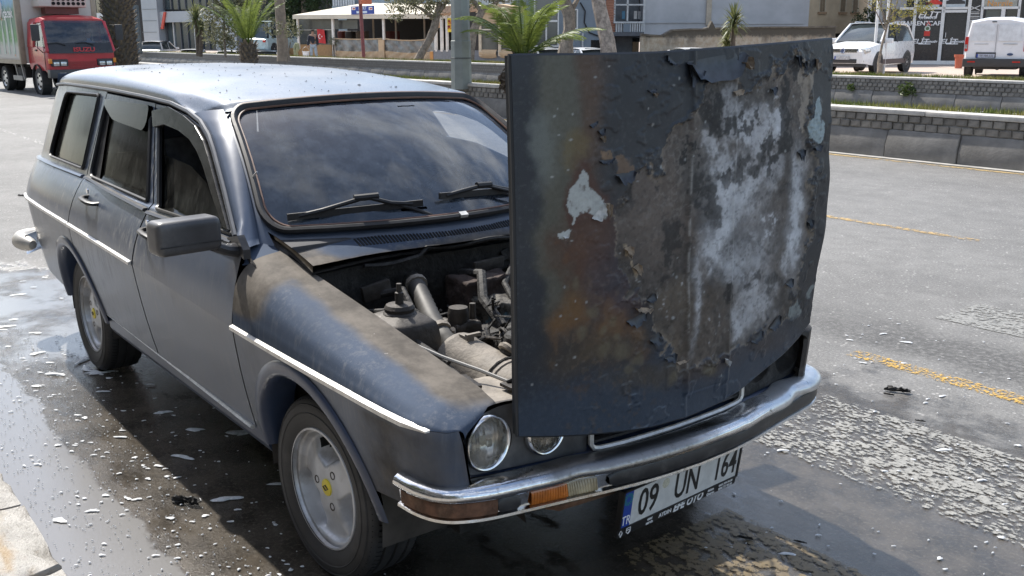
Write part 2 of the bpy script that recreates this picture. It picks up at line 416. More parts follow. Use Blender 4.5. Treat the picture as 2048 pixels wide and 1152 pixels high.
# --- stone pavement edge at the near kerb
M = Mat('wet_stone'); nn = M.noise(5, 6, 0.65); f = M.noise(60, 5, 0.7); x, y, z = M.xyz()
c = M.mix(nn.step(0.35, 0.65), (0.22, 0.205, 0.18), (0.36, 0.34, 0.31)); c = M.mix(M.noise(3.2, 4, 0.5, stretch=(1, 2.6, 1), loc=(4, 0, 0)).step(0.5, 0.66), c, (0.27, 0.18, 0.08))
M.set(col=c, rough=f * 0.5 + 0.08, spec=0.6); M.bump(f * 0.7 + nn * 0.6, 0.9, 0.012); STONE = M.m
MORT = mat('mortar', (0.20, 0.19, 0.175), 0.7, var=0.3, scale=12, bump=0.5, bscale=50)
b = MB(); b.box((-2.5, -5.36, -0.12), (60, 8.0, 0.22)); pav = tag(b.build('pavement', MORT), kind='structure')
rs = random.Random(3)
def stone_slab(x0, x1, y0, y1, top):
    cs = [(x0, y0), (x1, y0), (x1, y1), (x0, y1)]; poly = []
    for a in range(4):
        p_, q_ = cs[a], cs[(a + 1) % 4]
        for k in range(6):
            f_ = k / 6; j_ = (.035 if k == 0 else .012); px_, py_ = p_[0] + (q_[0] - p_[0]) * f_, p_[1] + (q_[1] - p_[1]) * f_
            poly.append((min(x1, max(x0, px_ + ((x0 + x1) / 2 - px_) * j_ * 2 * rs.random() + rs.uniform(-.012, .012))), min(y1, max(y0, py_ + ((y0 + y1) / 2 - py_) * j_ * 3 * rs.random() + rs.uniform(-.012, .012)))))
    cx, cy = (x0 + x1) / 2, (y0 + y1) / 2; V = []; F = []; n = len(poly)
    for sc, zz in ((1, -0.08), (1, top - 0.006), (0.985, top), (0.6, top + 0.002), (0.25, top + 0.002)):
        for px, py in poly: V.append((cx + (px - cx) * sc + rs.uniform(-.004, .004), cy + (py - cy) * sc + rs.uniform(-.004, .004), zz + (rs.uniform(-.003, .003) if zz > 0 else 0)))
    for k in range(4):
        for i in range(n): j = (i + 1) % n; F.append((k * n + i, k * n + j, (k + 1) * n + j, (k + 1) * n + i))
    F.append(tuple(range(4 * n, 5 * n)))
    from_data('stone', V, F, STONE, pav, smooth=True, angle=50)
xx = -3.6
while xx < 1.9:
    wd = rs.uniform(0.3, 0.55); stone_slab(xx, xx + wd, -1.35 - rs.uniform(0.26, 0.34), -1.355, 0.018); xx += wd + 0.01
yy = -1.67
for r_ in range(5):
    xx = -3.6 + rs.uniform(-.3, 0); dw = rs.uniform(0.28, 0.4)
    while xx < 1.9:
        wd = rs.uniform(0.3, 0.6); stone_slab(xx, xx + wd, yy - dw, yy, 0.018); xx += wd + 0.012
    yy -= dw + 0.012
# ================================================================== CAR MATERIALS
def car_paint(name, base, dusty=0.35, r0=0.30, coat0=0.30, spec0=0.45):
    M = Mat(name); x, y, z = M.xyz()
    st = M.noise(52, 6, 0.68, stretch=(1.0, 1.0, 0.09)); fine = M.noise(240, 3, 0.7); blot = M.noise(3.2, 5, 0.6); drops = M.vor(70, 'F1', stretch=(1, 1, 0.4))
    soot = M.attr('soot'); dust = M.attr('dust')
    c = M.mix(blot.step(0.35, 0.7), base, tuple(k * 1.25 for k in base))
    dm = (st.step(0.46, 0.72) * 0.8 + fine.step(0.5, 0.8) * 0.35) * (dust * 1.4 + dusty * 0.25)
    dm = dm + dust * drops.lt(0.2) * 0.25
    c = M.mix(dm * M.noise(1.7, 4, 0.6, loc=(7, 3, 1)).step(0.3, 0.7), c, (0.30, 0.30, 0.295))
    sn = (soot + (M.noise(7, 6, 0.65) - 0.5) * 0.55 * soot.step(0.0, 0.3) + (fine - 0.5) * 0.15)
    sc = M.mix(M.noise(9, 5, 0.7, loc=(4, 4, 4)).step(0.3, 0.72), (0.062, 0.055, 0.047), (0.150, 0.133, 0.114))
    c = M.mix(sn.step(0.15, 0.7), c, sc)
    chips = (M.noise(38, 5, 0.75, loc=(1, 9, 2)).step(0.70, 0.74)) * soot.step(0.1, 0.6)
    c = M.mix(chips * 0.7, c, (0.55, 0.53, 0.5))
    r = (blot * 0.10 + dm * 0.3 + r0).clamp(); r = M.fmix(sn.step(0.15, 0.7), r, 0.78)
    M.set(col=c, rough=r, metal=M.fmix(sn.step(0.1, 0.6), 0.10, 0.05), coat=M.fmix(sn.step(0.05, 0.5), coat0, 0.0), coatr=0.14, spec=M.fmix(sn.step(0.1, 0.6), spec0, 0.2))
    M.bump(fine * 0.3 + st * 0.4 + M.noise(3.5, 3, 0.5, loc=(5, 1, 8)) * 5.0, 0.06, 0.004); return M.m
PAINT = car_paint('blue_grey_paint', (0.052, 0.069, 0.104))
PAINT_W = car_paint('heat_dulled_paint', (0.054, 0.071, 0.104), 0.35, 0.66, 0.0, 0.06)
PAINT_DK = car_paint('dark_blue_paint', (0.03, 0.045, 0.085), 0.2)
def roof_paint():
    M = Mat('roof_paint'); blot = M.noise(2.2, 6, 0.62); fine = M.noise(160, 4, 0.7)
    c = M.mix(blot.step(0.35, 0.7), (0.085, 0.11, 0.15), (0.16, 0.175, 0.20)); c = M.mix(fine.step(0.45, 0.75) * 0.4, c, (0.38, 0.38, 0.37))
    sp = M.vor(26, 'F1').lt(0.11) * M.noise(5, 3, loc=(2, 2, 2)).step(0.46, 0.56); c = M.mix(sp, c, (0.03, 0.028, 0.025))
    M.set(col=c, rough=blot * 0.25 + 0.26, metal=0.35, coat=0.3, coatr=0.2); M.bump(M.noise(5, 4), 0.05, 0.02); return M.m
ROOF = roof_paint()
RUB = mat('black_rubber', (0.018, 0.018, 0.019), 0.55, var=0.3, scale=30, spec=0.4)
BLK = mat('black_plastic', (0.028, 0.028, 0.030), 0.42, var=0.25, scale=20, spec=0.45, dirt=((0.13, 0.125, 0.115), 0.5))
GREYP = mat('mirror_plastic', (0.05, 0.05, 0.053), 0.38, var=0.2, scale=8, dirt=((0.16, 0.155, 0.15), 0.45))
GASK = mat('brown_gasket', (0.13, 0.065, 0.042), 0.5, var=0.3, scale=14)
DARKIN = mat('dark_interior', (0.05, 0.05, 0.054), 0.8, var=0.3, scale=6)
SEAT = mat('seat_cloth', (0.13, 0.125, 0.13), 0.95, var=0.3, scale=20)
CHR = Mat('chrome'); n = CHR.noise(22, 5, 0.65); CHR.set(col=CHR.mix(n.step(0.5, 0.72), (0.78, 0.78, 0.78), (0.40, 0.37, 0.33)), metal=1.0, rough=n * 0.28 + 0.05); CHR = CHR.m
STRIP = mat('bright_strip', (0.66, 0.645, 0.61), 0.32, 0.25, var=0.15, scale=40, dirt=((0.30, 0.27, 0.22), 0.5))
def bumper_mat():
    M = Mat('burnt_chrome'); x, y, z = M.xyz()
    n = M.noise(9, 6, 0.65); f = M.noise(60, 5, 0.7); ash = (y + (n - 0.5) * 0.5).step(0.02, 0.45)
    col = M.mix(f.step(0.5, 0.75), (0.74, 0.74, 0.74), (0.46, 0.43, 0.39))
    col = M.mix(ash * 0.7, col, M.mix(n.step(0.35, 0.6), (0.34, 0.37, 0.41), (0.56, 0.59, 0.62)))  # ash-whitened half; its pale blue also stands in for reflected sky
    tarn = (y + (n - 0.5) * 0.35).step(-0.62, -0.45) * (1.0 - (y + (n - 0.5) * 0.3).step(-0.1, 0.12)) * (z + (f - 0.5) * 0.02).step(0.505, 0.535)
    col = M.mix(tarn * 0.8, col, (0.10, 0.095, 0.09))
    soot = (M.noise(30, 5, 0.75, loc=(2, 2, 2)).step(0.62, 0.67)) * ash; col = M.mix(soot, col, (0.03, 0.03, 0.03))
    M.set(col=col, metal=M.fmix(ash, 1.0, 0.7), rough=M.fmix(ash, n * 0.2 + 0.05, 0.28) + tarn * 0.25); M.bump(n, 0.12, 0.02); return M.m
BUMP = bumper_mat()
RUST = mat('rusty_steel', (0.13, 0.065, 0.038), 0.85, var=0.45, scale=25, bump=0.5, bscale=80, dirt=((0.30, 0.20, 0.13), 0.5))
TYRE = mat('tyre_rubber', (0.028, 0.028, 0.029), 0.62, var=0.25, scale=10, bump=0.08, bscale=120, dirt=((0.085, 0.08, 0.075), 0.5))
ALU = mat('silver_wheel', (0.55, 0.56, 0.58), 0.36, 0.35, var=0.1, scale=14, dirt=((0.24, 0.215, 0.19), 0.6))
HOLE = mat('hole_black', (0.006, 0.006, 0.006), 0.9)
CHAR = mat('charred', (0.016, 0.015, 0.014), 0.75, var=0.5, scale=30, bump=0.6, bscale=60, dirt=((0.09, 0.085, 0.08), 0.5))
ASHY = mat('ash_covered_metal', (0.215, 0.19, 0.16), 0.7, var=0.3, scale=14, bump=0.25, bscale=70, dirt=((0.07, 0.06, 0.05), 0.6))
BURNT = mat('burnt_steel', (0.034, 0.029, 0.025), 0.6, 0.2, var=0.4, scale=10, bump=0.3, bscale=50, dirt=((0.20, 0.18, 0.155), 0.55))
def glass(name, tint, dust, dustcol, rough=0.02, ior=1.62, gloss=1.0, film=0.9):
    """dusty car glass: clear tinted pane under a film of dust and a glossy surface"""
    M = Mat(name); t = M.t
    st = M.noise(18, 6, 0.68, stretch=(1, 1, 0.22)); f = M.noise(160, 4, 0.72); spk = M.vor(90, 'F1').lt(0.12) * M.noise(20, 3).step(0.55, 0.62)
    cover = (st.step(0.25, 0.85) * (dust * film) + dust * (1.0 - film) + f.step(0.5, 0.8) * dust * 0.4 + spk * 0.7).clamp()
    M.set(col=M.mix(st.step(0.4, 0.7), dustcol, tuple(k * 1.5 for k in dustcol)), rough=0.8, spec=0.0)
    tr = t.nodes.new('ShaderNodeBsdfTransparent'); tr.inputs[0].default_value = (*tint, 1)
    gl = t.nodes.new('ShaderNodeBsdfGlossy'); gl.inputs['Roughness'].default_value = rough; gl.inputs['Color'].default_value = (gloss, gloss, gloss, 1)
    fr = t.nodes.new('ShaderNodeFresnel'); fr.inputs[0].default_value = ior
    m1 = t.nodes.new('ShaderNodeMixShader'); m2 = t.nodes.new('ShaderNodeMixShader')
    t.links.new(cover.s, m1.inputs[0]); t.links.new(tr.outputs[0], m1.inputs[1]); t.links.new(M.b.outputs[0], m1.inputs[2])
    t.links.new(fr.outputs[0], m2.inputs[0]); t.links.new(m1.outputs[0], m2.inputs[1]); t.links.new(gl.outputs[0], m2.inputs[2])
    t.links.new(m2.outputs[0], M.out.inputs[0]); return M.m
WSG = glass('windscreen_glass', (0.60, 0.64, 0.68), 0.34, (0.095, 0.115, 0.145), film=0.3)  # dust film also tinted blue, for the sky's reflection in the pane
SIDEG = glass('dirty_side_glass', (0.22, 0.23, 0.22), 0.75, (0.045, 0.045, 0.041), 0.10, ior=1.36, gloss=0.55)
HNDL = mat('handle_black', (0.015, 0.015, 0.016), 0.4, var=0.2, spec=0.35)
LENS = glass('lamp_glass', (0.92, 0.92, 0.90), 0.10, (0.4, 0.38, 0.34), 0.02)
# ================================================================== BURNT ESTATE CAR (x forward, +y its left side, wheels on z=0)
car = empty('estate_car', (0, 0, 0), 0, 'burnt blue-grey estate car with charred bonnet raised, nearest on the wet road', 'car')
def zc(x): return interp(x, [-3.4, -3.1, -1.37, -0.41, 0.7], [0.772, 0.768, 0.736, 0.704, 0.688])
def yc(x): return interp(x, [-3.46, -3.43, -3.36, -3.2, -3.0, -2.4, -1.37, -0.41, 0.3, 0.55, 0.64, 0.685, 0.702], [0.60, 0.68, 0.745, 0.79, 0.802, 0.81, 0.812, 0.802, 0.790, 0.780, 0.766, 0.735, 0.695])
def yb(x): return interp(x, [-3.46, -3.4, -3.1, -2.3, -1.4, -0.3], [0.55, 0.655, 0.712, 0.730, 0.737, 0.737])
WC, WB = 0.73, 0.955
def w_of(x, z):
    if z <= zc(x): return z - (zc(x) - WC)
    if z >= WB: return z
    return WC + (z - zc(x)) / (WB - zc(x)) * (WB - WC)
def side_yz(x, w):
    c = zc(x); Y = yc(x); B = yb(x)
    if w <= WC:
        z = w + c - WC; t = (c - z) / (c - 0.30); return Y - 0.046 * t - 0.034 * t * t, z
    if w <= WB:
        t = (w - WC) / (WB - WC); z = c + t * (WB - c); return Y - (Y - B) * (0.30 * t + 0.70 * t * t), z
    return B - 0.014 * sm(WB, WB + 0.012, w) - 0.33 * (w - WB) - 0.03 * (w - WB) * (w - WB), w
def side(s, off=0.0):
    def f(x, w):
        y, z = side_yz(x, w)
        if s > 0: y *= 1 - 0.10 * sm(0.2, 0.6, x)      # the off-side wing is buckled inwards
        return (x, s * (y - off), z)
    return f
def ps(poly): return [(x, w_of(x, z)) for x, z in poly]
def arc(cx, cz, r, a0, a1, n): return [(cx + r * math.cos(math.radians(a0 + (a1 - a0) * i / (n - 1))), cz + r * math.sin(math.radians(a0 + (a1 - a0) * i / (n - 1)))) for i in range(n)]
WS_ = [0.42, 0.5, 0.58, 0.66, 0.70, 0.722, 0.727, 0.73, 0.733, 0.738, 0.76, 0.80, 0.85, 0.90, 0.935, 0.954, 0.961, 0.968, 1.05, 1.15, 1.25, 1.33]
AF = (0.0, 0.30, 0.345); AR = (-2.43, 0.30, 0.335)
DRIP = [(-3.30, 1.340), (-3.1, 1.352), (-2.6, 1.356), (-2.2, 1.355), (-1.7, 1.347), (-1.40, 1.338), (-1.2, 1.318), (-1.06, 1.292), (-0.95, 1.25), (-0.869, 1.203), (-0.70, 1.09), (-0.528, 0.966)]
soot_door = lambda v: 0.0
def dust_side(v): return 0.85 * sm(-0.35, -1.3, v[0]) * sm(0.45, 0.8, v[2]) + 0.25 * sm(0.8, 0.4, v[2])
def fender_soot_refl(v):
    x, y, z = v; y = abs(y)
    top = sm(0.73, 0.62, y) * sm(0.72, 0.55, x) * 0.95
    back = sm(-0.12, -0.30, x) * sm(0.72, 0.80, z) * 1.0
    low = sm(0.705, 0.66, z) * (.22 + .30 * sm(0.25, 0.5, x) * sm(0.80, 0.45, x))  # lower flank browned through the soot mask to imitate the reflected road
    return min(1, max(top, back, low) )
PIL = {}
for s in (-1, 1):
    fl = (s == 1)
    F_ = lambda nm, poly, us, holes=(), **k: panel(nm, ps(poly), side(s), us, WS_, k.pop('m', PAINT), car, [ps(h) for h in holes], flip=(s == -1) == False, **k)
    # front door with its window opening
    fwin = rounded([(-1.475, 1.262), (-1.255, 0.958), (-0.545, 0.966), (-0.79, 1.092), (-1.003, 1.212), (-1.15, 1.252), (-1.25, 1.264)], [0.04, 0.02, 0.01, 0.05, 0.08, 0.05, 0.05], 4)
    F_('front_door', [(-1.578, 1.326), (-1.322, 0.955), (-1.345, 0.86), (-1.364, 0.736), (-1.352, 0.36), (-0.440, 0.345), (-0.425, 0.55), (-0.412, 0.704), (-0.418, 0.92), (-0.505, 0.962), (-0.70, 1.078), (-0.869, 1.190), (-0.95, 1.236), (-1.06, 1.276), (-1.2, 1.302), (-1.40, 1.322)],
       lin(-1.55, -0.45, 14), [fwin], attrs={'dust': dust_side, 'soot': lambda v: 0.5 * sm(-0.62, -0.42, v[0]) * sm(0.7, 0.9, v[2])})
    # lowered front glass
    panel('door_glass', ps(rounded([(-1.47, 1.14), (-1.255, 0.945), (-0.56, 0.945), (-0.68, 1.0), (-0.77, 1.028), (-0.922, 1.088), (-1.11, 1.128), (-1.353, 1.140)], 0.02, 3)), side(s, 0.022), lin(-1.4, -.6, 9), [1.0, 1.05, 1.1], SIDEG, car, flip=fl, flange=0.004)
    # rear door
    rwin = rounded([(-2.235, 1.308), (-2.205, 0.978), (-1.385, 0.968), (-1.598, 1.290)], [0.03, 0.04, 0.02, 0.03], 4)
    F_('rear_door', [(-2.272, 1.338), (-2.280, 0.98), (-2.288, 0.87), (-2.296, 0.752), (-2.30, 0.66)] + arc(*AR, 64, 8, 9) + [(-2.085, 0.372), (-1.364, 0.360), (-1.376, 0.736), (-1.357, 0.86), (-1.334, 0.955), (-1.590, 1.328)],
       lin(-2.25, -1.4, 12), [rwin], attrs={'dust': dust_side})
    panel('rear_door_glass', ps([(-2.25, 1.318), (-2.22, 0.96), (-1.37, 0.95), (-1.585, 1.305)]), side(s, 0.016), lin(-2.2, -1.4, 7), [1.0, 1.1, 1.2, 1.3], SIDEG, car, flip=fl, flange=0.004)
    panel('window_trim', ps([(-2.242, 1.312), (-2.212, 0.975), (-2.095, 0.97), (-2.195, 1.312)]), side(s, 0.006), lin(-2.2, -2.1, 3), [1.1, 1.2], BLK, car, flip=fl)
    # quarter panel
    qwin = rounded([(-2.985, 1.318), (-3.02, 0.995), (-2.345, 0.995), (-2.372, 1.328)], [0.05, 0.05, 0.03, 0.03], 4)
    F_('quarter_panel', [(-3.27, 1.342), (-3.40, 1.02), (-3.452, 0.772), (-3.44, 0.40), (-3.0, 0.36), (-2.79, 0.345)] + arc(*AR, 172, 68, 15) + [(-2.308, 0.66), (-2.306, 0.752), (-2.298, 0.87), (-2.290, 0.98), (-2.283, 1.346), (-2.8, 1.35), (-3.1, 1.347)],
       lin(-3.44, -2.3, 20), [qwin], attrs={'dust': dust_side})
    panel('quarter_glass', ps([(-3.0, 1.33), (-3.035, 0.985), (-2.33, 0.985), (-2.36, 1.338)]), side(s, 0.014), lin(-3, -2.4, 6), [1.1, 1.2, 1.3], SIDEG, car, flip=fl, flange=0.004)
    # black frame round each side window
    for nm, loop in (('window_frame', qwin), ('window_frame', rwin), ('window_frame', fwin)):
        b = MB(); b.tube([side(s, -0.002)(*p) for p in ps(loop)], 0.012, 6, closed=True, flat=0.6); b.build(nm, HNDL, car, smooth=True)
    # bright belt trim
    for x0, x1, z0, z1 in ((-3.34, -2.32, 0.962, 0.967), (-2.27, -1.345, 0.968, 0.945), (-1.31, -0.50, 0.940, 0.955)):
        b = MB(); pts = [(x0 + (x1 - x0) * i / 10, z0 + (z1 - z0) * i / 10) for i in range(11)]
        b.tube([side(s, -0.004)(*p) for p in ps(pts)], 0.016, 6, flat=0.5); b.build('belt_trim', BLK if x0 > -2.3 else PAINT, car, smooth=True)
    # front wing: lower side
    F_('front_wing', [(-0.404, 0.703), (-0.416, 0.55), (-0.432, 0.345), (-0.36, 0.33)] + arc(*AF, 176, 5, 30)[0:] + [(0.36, 0.42), (0.52, 0.44), (0.70, 0.50), (0.703, 0.53), (0.703, 0.640), (0.70, 0.6882)],
       lin(-0.38, 0.5, 10) + [0.56, 0.60, 0.63, 0.65, 0.665, 0.68, 0.69, 0.697], m=PAINT if s < 0 else BURNT, attrs={'soot': fender_soot_refl, 'dust': lambda v: 0.25})
    # front wing: shoulder and top, a loft of sections
    S = [(-.404, [(.802, .704), (.797, .775), (.776, .852), (.722, .906), (.628, .926), (.620, .896)]),
         (-.20, [(.799, .701), (.794, .756), (.774, .822), (.720, .866), (.602, .880), (.594, .845)]),
         (0.0, [(.795, .698), (.790, .743), (.770, .794), (.714, .829), (.588, .842), (.580, .806)]),
         (.25, [(.790, .694), (.783, .728), (.760, .765), (.700, .789), (.573, .795), (.565, .76)]),
         (.45, [(.784, .691), (.774, .714), (.747, .738), (.684, .753), (.560, .754), (.552, .72)]),
         (.57, [(.779, .689), (.765, .705), (.733, .724), (.668, .735), (.553, .732), (.546, .70)])]
    S = [[(x, y, z) for y, z in L_] for x, L_ in S]
    S.append([(.640, .766, .688), (.636, .752, .704), (.628, .714, .720), (.612, .648, .728), (.598, .550, .721), (.59, .543, .69)])
    S.append([(.685, .735, .686), (.681, .726, .695), (.668, .698, .707), (.642, .640, .716), (.616, .547, .713), (.608, .54, .685)])
    S.append([(.702, .695, .6865), (.699, .690, .690), (.688, .664, .697), (.664, .615, .706), (.632, .546, .708), (.624, .54, .68)])
    S.append([(.704, .684, .665), (.701, .676, .675), (.692, .650, .687), (.670, .605, .698), (.640, .546, .702), (.632, .54, .675)])
    def wing(u, v, S=S, s=s):
        def cat(a, b_, c, d, t): return 0.5 * ((2 * b_) + (-a + c) * t + (2 * a - 5 * b_ + 4 * c - d) * t * t + (-a + 3 * b_ - 3 * c + d) * t ** 3)
        u = min(max(u, 0.0), len(S) - 1.0); v = min(max(v, 0.0), 5.0)
        i = min(int(u), len(S) - 2); t = u - i; q = []
        for j in range(6):
            q.append([cat(S[max(i - 1, 0)][j][k], S[i][j][k], S[i + 1][j][k], S[min(i + 2, len(S) - 1)][j][k], t) for k in range(3)])
        j = min(int(v), 4); t = v - j
        if j == 4: p = [q[4][k] * (1 - t) + q[5][k] * t for k in range(3)]
        else: p = [cat(q[max(j - 1, 0)][k] if j else 2 * q[0][k] - q[1][k], q[j][k], q[j + 1][k], q[min(j + 2, 4)][k] if j < 3 else 2 * q[4][k] - q[3][k], t) for k in range(3)]
        return (p[0], s * p[1] * (1 - 0.10 * sm(0.2, 0.6, p[0]) if s > 0 else 1), p[2])
    panel('wing_top', [(0, 0), (len(S) - 1, 0), (len(S) - 1, 5), (0, 5)], wing, lin(0.25, len(S) - 1.25, (len(S) - 1) * 4 - 1), lin(0.2, 4.8, 24), PAINT_W if s < 0 else BURNT, car, flip=fl, attrs={'soot': fender_soot_refl, 'dust': lambda v: 0.25}, flange=0.01)
    # arch lips
    for (cx, cz, r), nm in ((AF, 'arch_lip'), (AR, 'arch_lip')):
        b = MB(); A = [178 - (174) * i / 30 for i in range(31)]
        def lip(u, v, cx=cx, cz=cz, r=r, s=s):
            q = math.radians(u); rr = r + v[0]; x_, z_ = cx + rr * math.cos(q), cz + rr * math.sin(q)
            y_, z2 = side_yz(x_, w_of(x_, z_)); return (x_, s * (y_ + v[1]), z2)
        b.grid(lip, A, [(0.042, 0.002), (0.036, 0.008), (0.006, 0.012), (-0.006, 0.006), (-0.012, -0.03), (-0.012, -0.10)])
        b.build(nm, PAINT_DK, car, smooth=True, angle=60)
        b = MB(); prof = lambda u, v, cx=cx, cz=cz, r=r, s=s: (cx + (r + 0.01) * math.cos(math.radians(u)), s * v, cz + (r + 0.01) * math.sin(math.radians(u)))
        b.grid(prof, lin(-10, 190, 21), [0.42, 0.55, 0.72]); b.grid(lambda u, v, cx=cx, cz=cz, r=r, s=s: (cx + (r + .01) * v * math.cos(math.radians(u)), s * 0.42, cz + (r + .01) * v * math.sin(math.radians(u))), lin(-10, 190, 11), [0.05, 1.0])
        b.build('wheel_housing', mat('wheel_house', (0.06, 0.052, 0.045), 0.9, var=0.4, scale=8), car, smooth=True)
    # bright side strips
    for x0, x1, z0 in ((-0.405, 0.662, 0), (-3.30, -2.31, 0), (-2.295, -1.385, 0)):
        if s > 0 and x1 > 0: continue
        b = MB(); n = 14; pts = [x0 + (x1 - x0) * i / (n - 1) for i in range(n)]
        V = []
        for i, x_ in enumerate(pts):
            h = 0.010 if x_ < 0.645 else 0.003
            for dz, o in ((-h, -0.002), (-h * .6, 0.012), (h * .6, 0.012), (h, -0.002)): V.append((x_, s * (side_yz(x_, WC + dz)[0] + o), zc(x_) + dz))
        F2 = [(i * 4 + k, i * 4 + k + 1, i * 4 + k + 5, i * 4 + k + 4) for i in range(n - 1) for k in range(3)] + [(0, 1, 2, 3), ((n - 1) * 4, (n - 1) * 4 + 1, (n - 1) * 4 + 2, (n - 1) * 4 + 3)]
        b.add(V, F2); b.build('side_strip', STRIP, car)
    # sill and sill strip
    b = MB(); b.prism([(0.60, 0.27), (0.715, 0.275), (0.728, 0.30), (0.733, 0.352), (0.60, 0.36)], -2.09, -0.36, 'x')
    if s == -1: b.V = [(x_, -y_, z_) for x_, y_, z_ in b.V]
    b.build('sill', PAINT_DK, car)
    b = MB(); b.tube([(-2.075 + 1.62 * i / 8, s * 0.738, 0.372 - 0.034 * i / 8) for i in range(9)], 0.012, 6, flat=0.6); b.build('sill_strip', STRIP, car, smooth=True)
    # inner skin so the gaps read dark
    panel('inner_skin', ps([(-3.3, 0.95), (-3.3, 0.66), (-2.82, 0.40), (-2.6, 0.64), (-2.2, 0.64), (-2.06, 0.38), (-0.42, 0.37), (-0.36, 0.6), (-0.30, 0.66), (-0.36, 0.9), (-0.5, 0.94)]), side(s, 0.03), lin(-3, -.5, 6), [0.6, 0.73, 0.85], DARKIN, car, flip=fl, flange=0)
    # drip rail
    b = MB(); b.tube([side(s, -0.004)(x_, w_of(x_, z_)) for x_, z_ in DRIP], 0.009, 6); b.build('drip_rail', mat('rail_paint', (0.10, 0.105, 0.115), 0.45, 0.2), car, smooth=True)
    # wind deflectors over the doors
    panel('wind_deflector', ps(rounded([(-2.215, 1.318), (-2.205, 1.292), (-2.03, 1.238), (-1.60, 1.222), (-1.575, 1.258), (-1.60, 1.322)], [.02, .02, .05, .03, .02, .02], 3)), side(s, -0.022), lin(-2.1, -1.7, 5), [1.25, 1.28, 1.3], mat('smoked_plastic', (0.014, 0.014, 0.014), 0.22, var=0.3, scale=25, spec=0.3), car, flip=fl, flange=0.022)
    fdef = [(-1.548, 1.302), (-1.38, 1.328), (-1.2, 1.306), (-1.06, 1.278), (-0.95, 1.236), (-0.869, 1.188), (-0.70, 1.076), (-0.56, 0.985)]
    fdin = [(-0.60, 0.985), (-0.745, 1.066), (-0.90, 1.158), (-0.985, 1.198), (-1.075, 1.228), (-1.2, 1.250), (-1.38, 1.262), (-1.49, 1.245)]
    panel('wind_deflector', ps(fdef + fdin), side(s, -0.022), lin(-1.5, -.6, 10), [1.05, 1.1, 1.15, 1.2, 1.25, 1.3], _simple['smoked_plastic'], car, flip=fl, flange=0.022)
    # door handles
    for hx, hz in ((-2.09, 0.905), (-1.26, 0.885)):
        b = MB(); P_ = [(0, -.012), (0.004, .022), (.03, .038), (.09, .042), (.145, .040), (.17, .026), (.175, -.012)]
        b.tube([(hx + a - 0.01, s * (side_yz(hx, w_of(hx, hz))[0] + q), hz - 0.06 * a) for a, q in P_], 0.013, 8, flat=0.7)
        h_ = b.build('door_handle', HNDL, car, smooth=True)
        b = MB(); q0 = Vector((hx + 0.02, s * (side_yz(hx, w_of(hx, hz))[0] + 0.004), hz + 0.028)); b.tube([q0, q0 + Vector((0, s * 0.006, 0))], 0.012, 10); b.build('lock_barrel', CHR, car, smooth=True)
    # windscreen pillar
    ws_edge = lambda t, s=s: Vector(ws(s * 1.02, t))
    dr = [(-0.42, 0.925), (-0.49, 0.95), (-0.528, 0.966), (-0.70, 1.085), (-0.869, 1.196), (-0.95, 1.243), (-1.06, 1.286), (-1.17, 1.312)]
    def ws(S_, t):
        bot = Vector((-0.315 - 0.187 * S_ * S_, 0.645 * S_, 0.968 + 0.002 * (1 - S_ * S_))); top = Vector((-0.905 - 0.095 * S_ * S_, 0.535 * S_, 1.357 - 0.028 * S_ * S_))
        p = bot.lerp(top, t); bul = 0.03 * 4 * t * (1 - t); return p + Vector((0.55, 0, 0.83)) * bul
    def pil(u, v, s=s):
        k = u * (len(dr) - 1); i = min(int(k), len(dr) - 2); f = k - i
        x_ = dr[i][0] * (1 - f) + dr[i + 1][0] * f; z_ = dr[i][1] * (1 - f) + dr[i + 1][1] * f
        B_ = Vector((x_, s * (side_yz(x_, max(w_of(x_, z_), 0.9))[0] - 0.003), z_))
        A_ = Vector(ws(s * 1.015, max(-0.06, (u - 0.12) / 0.88 * 1.02)))
        p = A_.lerp(B_, v); out_ = Vector((0.55, s * 0.75, 0.35)).normalized(); return p + out_ * (0.022 * 4 * v * (1 - v)) * (0.5 + 0.5 * (1 - u))
    PIL[s] = pil
    panel('windscreen_pillar', [(0, 0), (1, 0), (1, 1), (0, 1)], pil, lin(0.05, 0.95, 19), lin(0.12, 0.88, 7), PAINT, car, flip=fl, flange=0.0)

for s in (-1, 1):
    # scuttle corner between pillar foot, wing and cowl
    q_ = [(-.56, .585, .950), (-.535, .655, .953), (-.49, .728, .944), (-.412, .752, .898), (-.398, .70, .906), (-.398, .622, .918), (-.46, .600, .932)]
    from_data('scuttle_corner', [(a, s * c_, d_ - .004) for a, c_, d_ in q_], [tuple(range(7)) if s > 0 else tuple(range(6, -1, -1))], PAINT_W, car)
# ---- roof
def zd(x): return interp(-x, [0.9, 1.0, 1.17, 1.4, 1.7, 2.2, 2.6, 3.1, 3.3], [1.300, 1.303, 1.312, 1.338, 1.347, 1.355, 1.356, 1.352, 1.340])
def zr(x): return interp(-x, [0.9, 1.0, 1.2, 1.5, 2.0, 2.6, 3.0, 3.2, 3.32], [1.357, 1.372, 1.397, 1.421, 1.446, 1.450, 1.444, 1.430, 1.395])
def yd(x): return side_yz(x, zd(x))[0] - 0.002
def roof(u, s_):
    a = abs(s_); sg = 1 if s_ >= 0 else -1
    xf = (-0.902 - 0.095 * (a / 0.90) ** 2) if a < 0.90 else -0.997 - 0.17 * ((a - 0.90) / 0.10)
    x_ = xf + ((-3.30 + 0.02 * a * a) - xf) * u
    Y = yd(x_) * a; f = max(0.0, 1 - a ** 3.2) ** (1 / 3.0)
    lo = zd(x_)
    f *= 1 - sm(0.88, 0.985, a) * (1 - sm(0.0, 0.16, u))          # front corners turn down onto the pillars
    return (x_, sg * Y, lo + (zr(x_) - lo) * f - 0.022 * (1 - sm(0.0, 0.022, u)) * sm(1.0, 0.95, a))
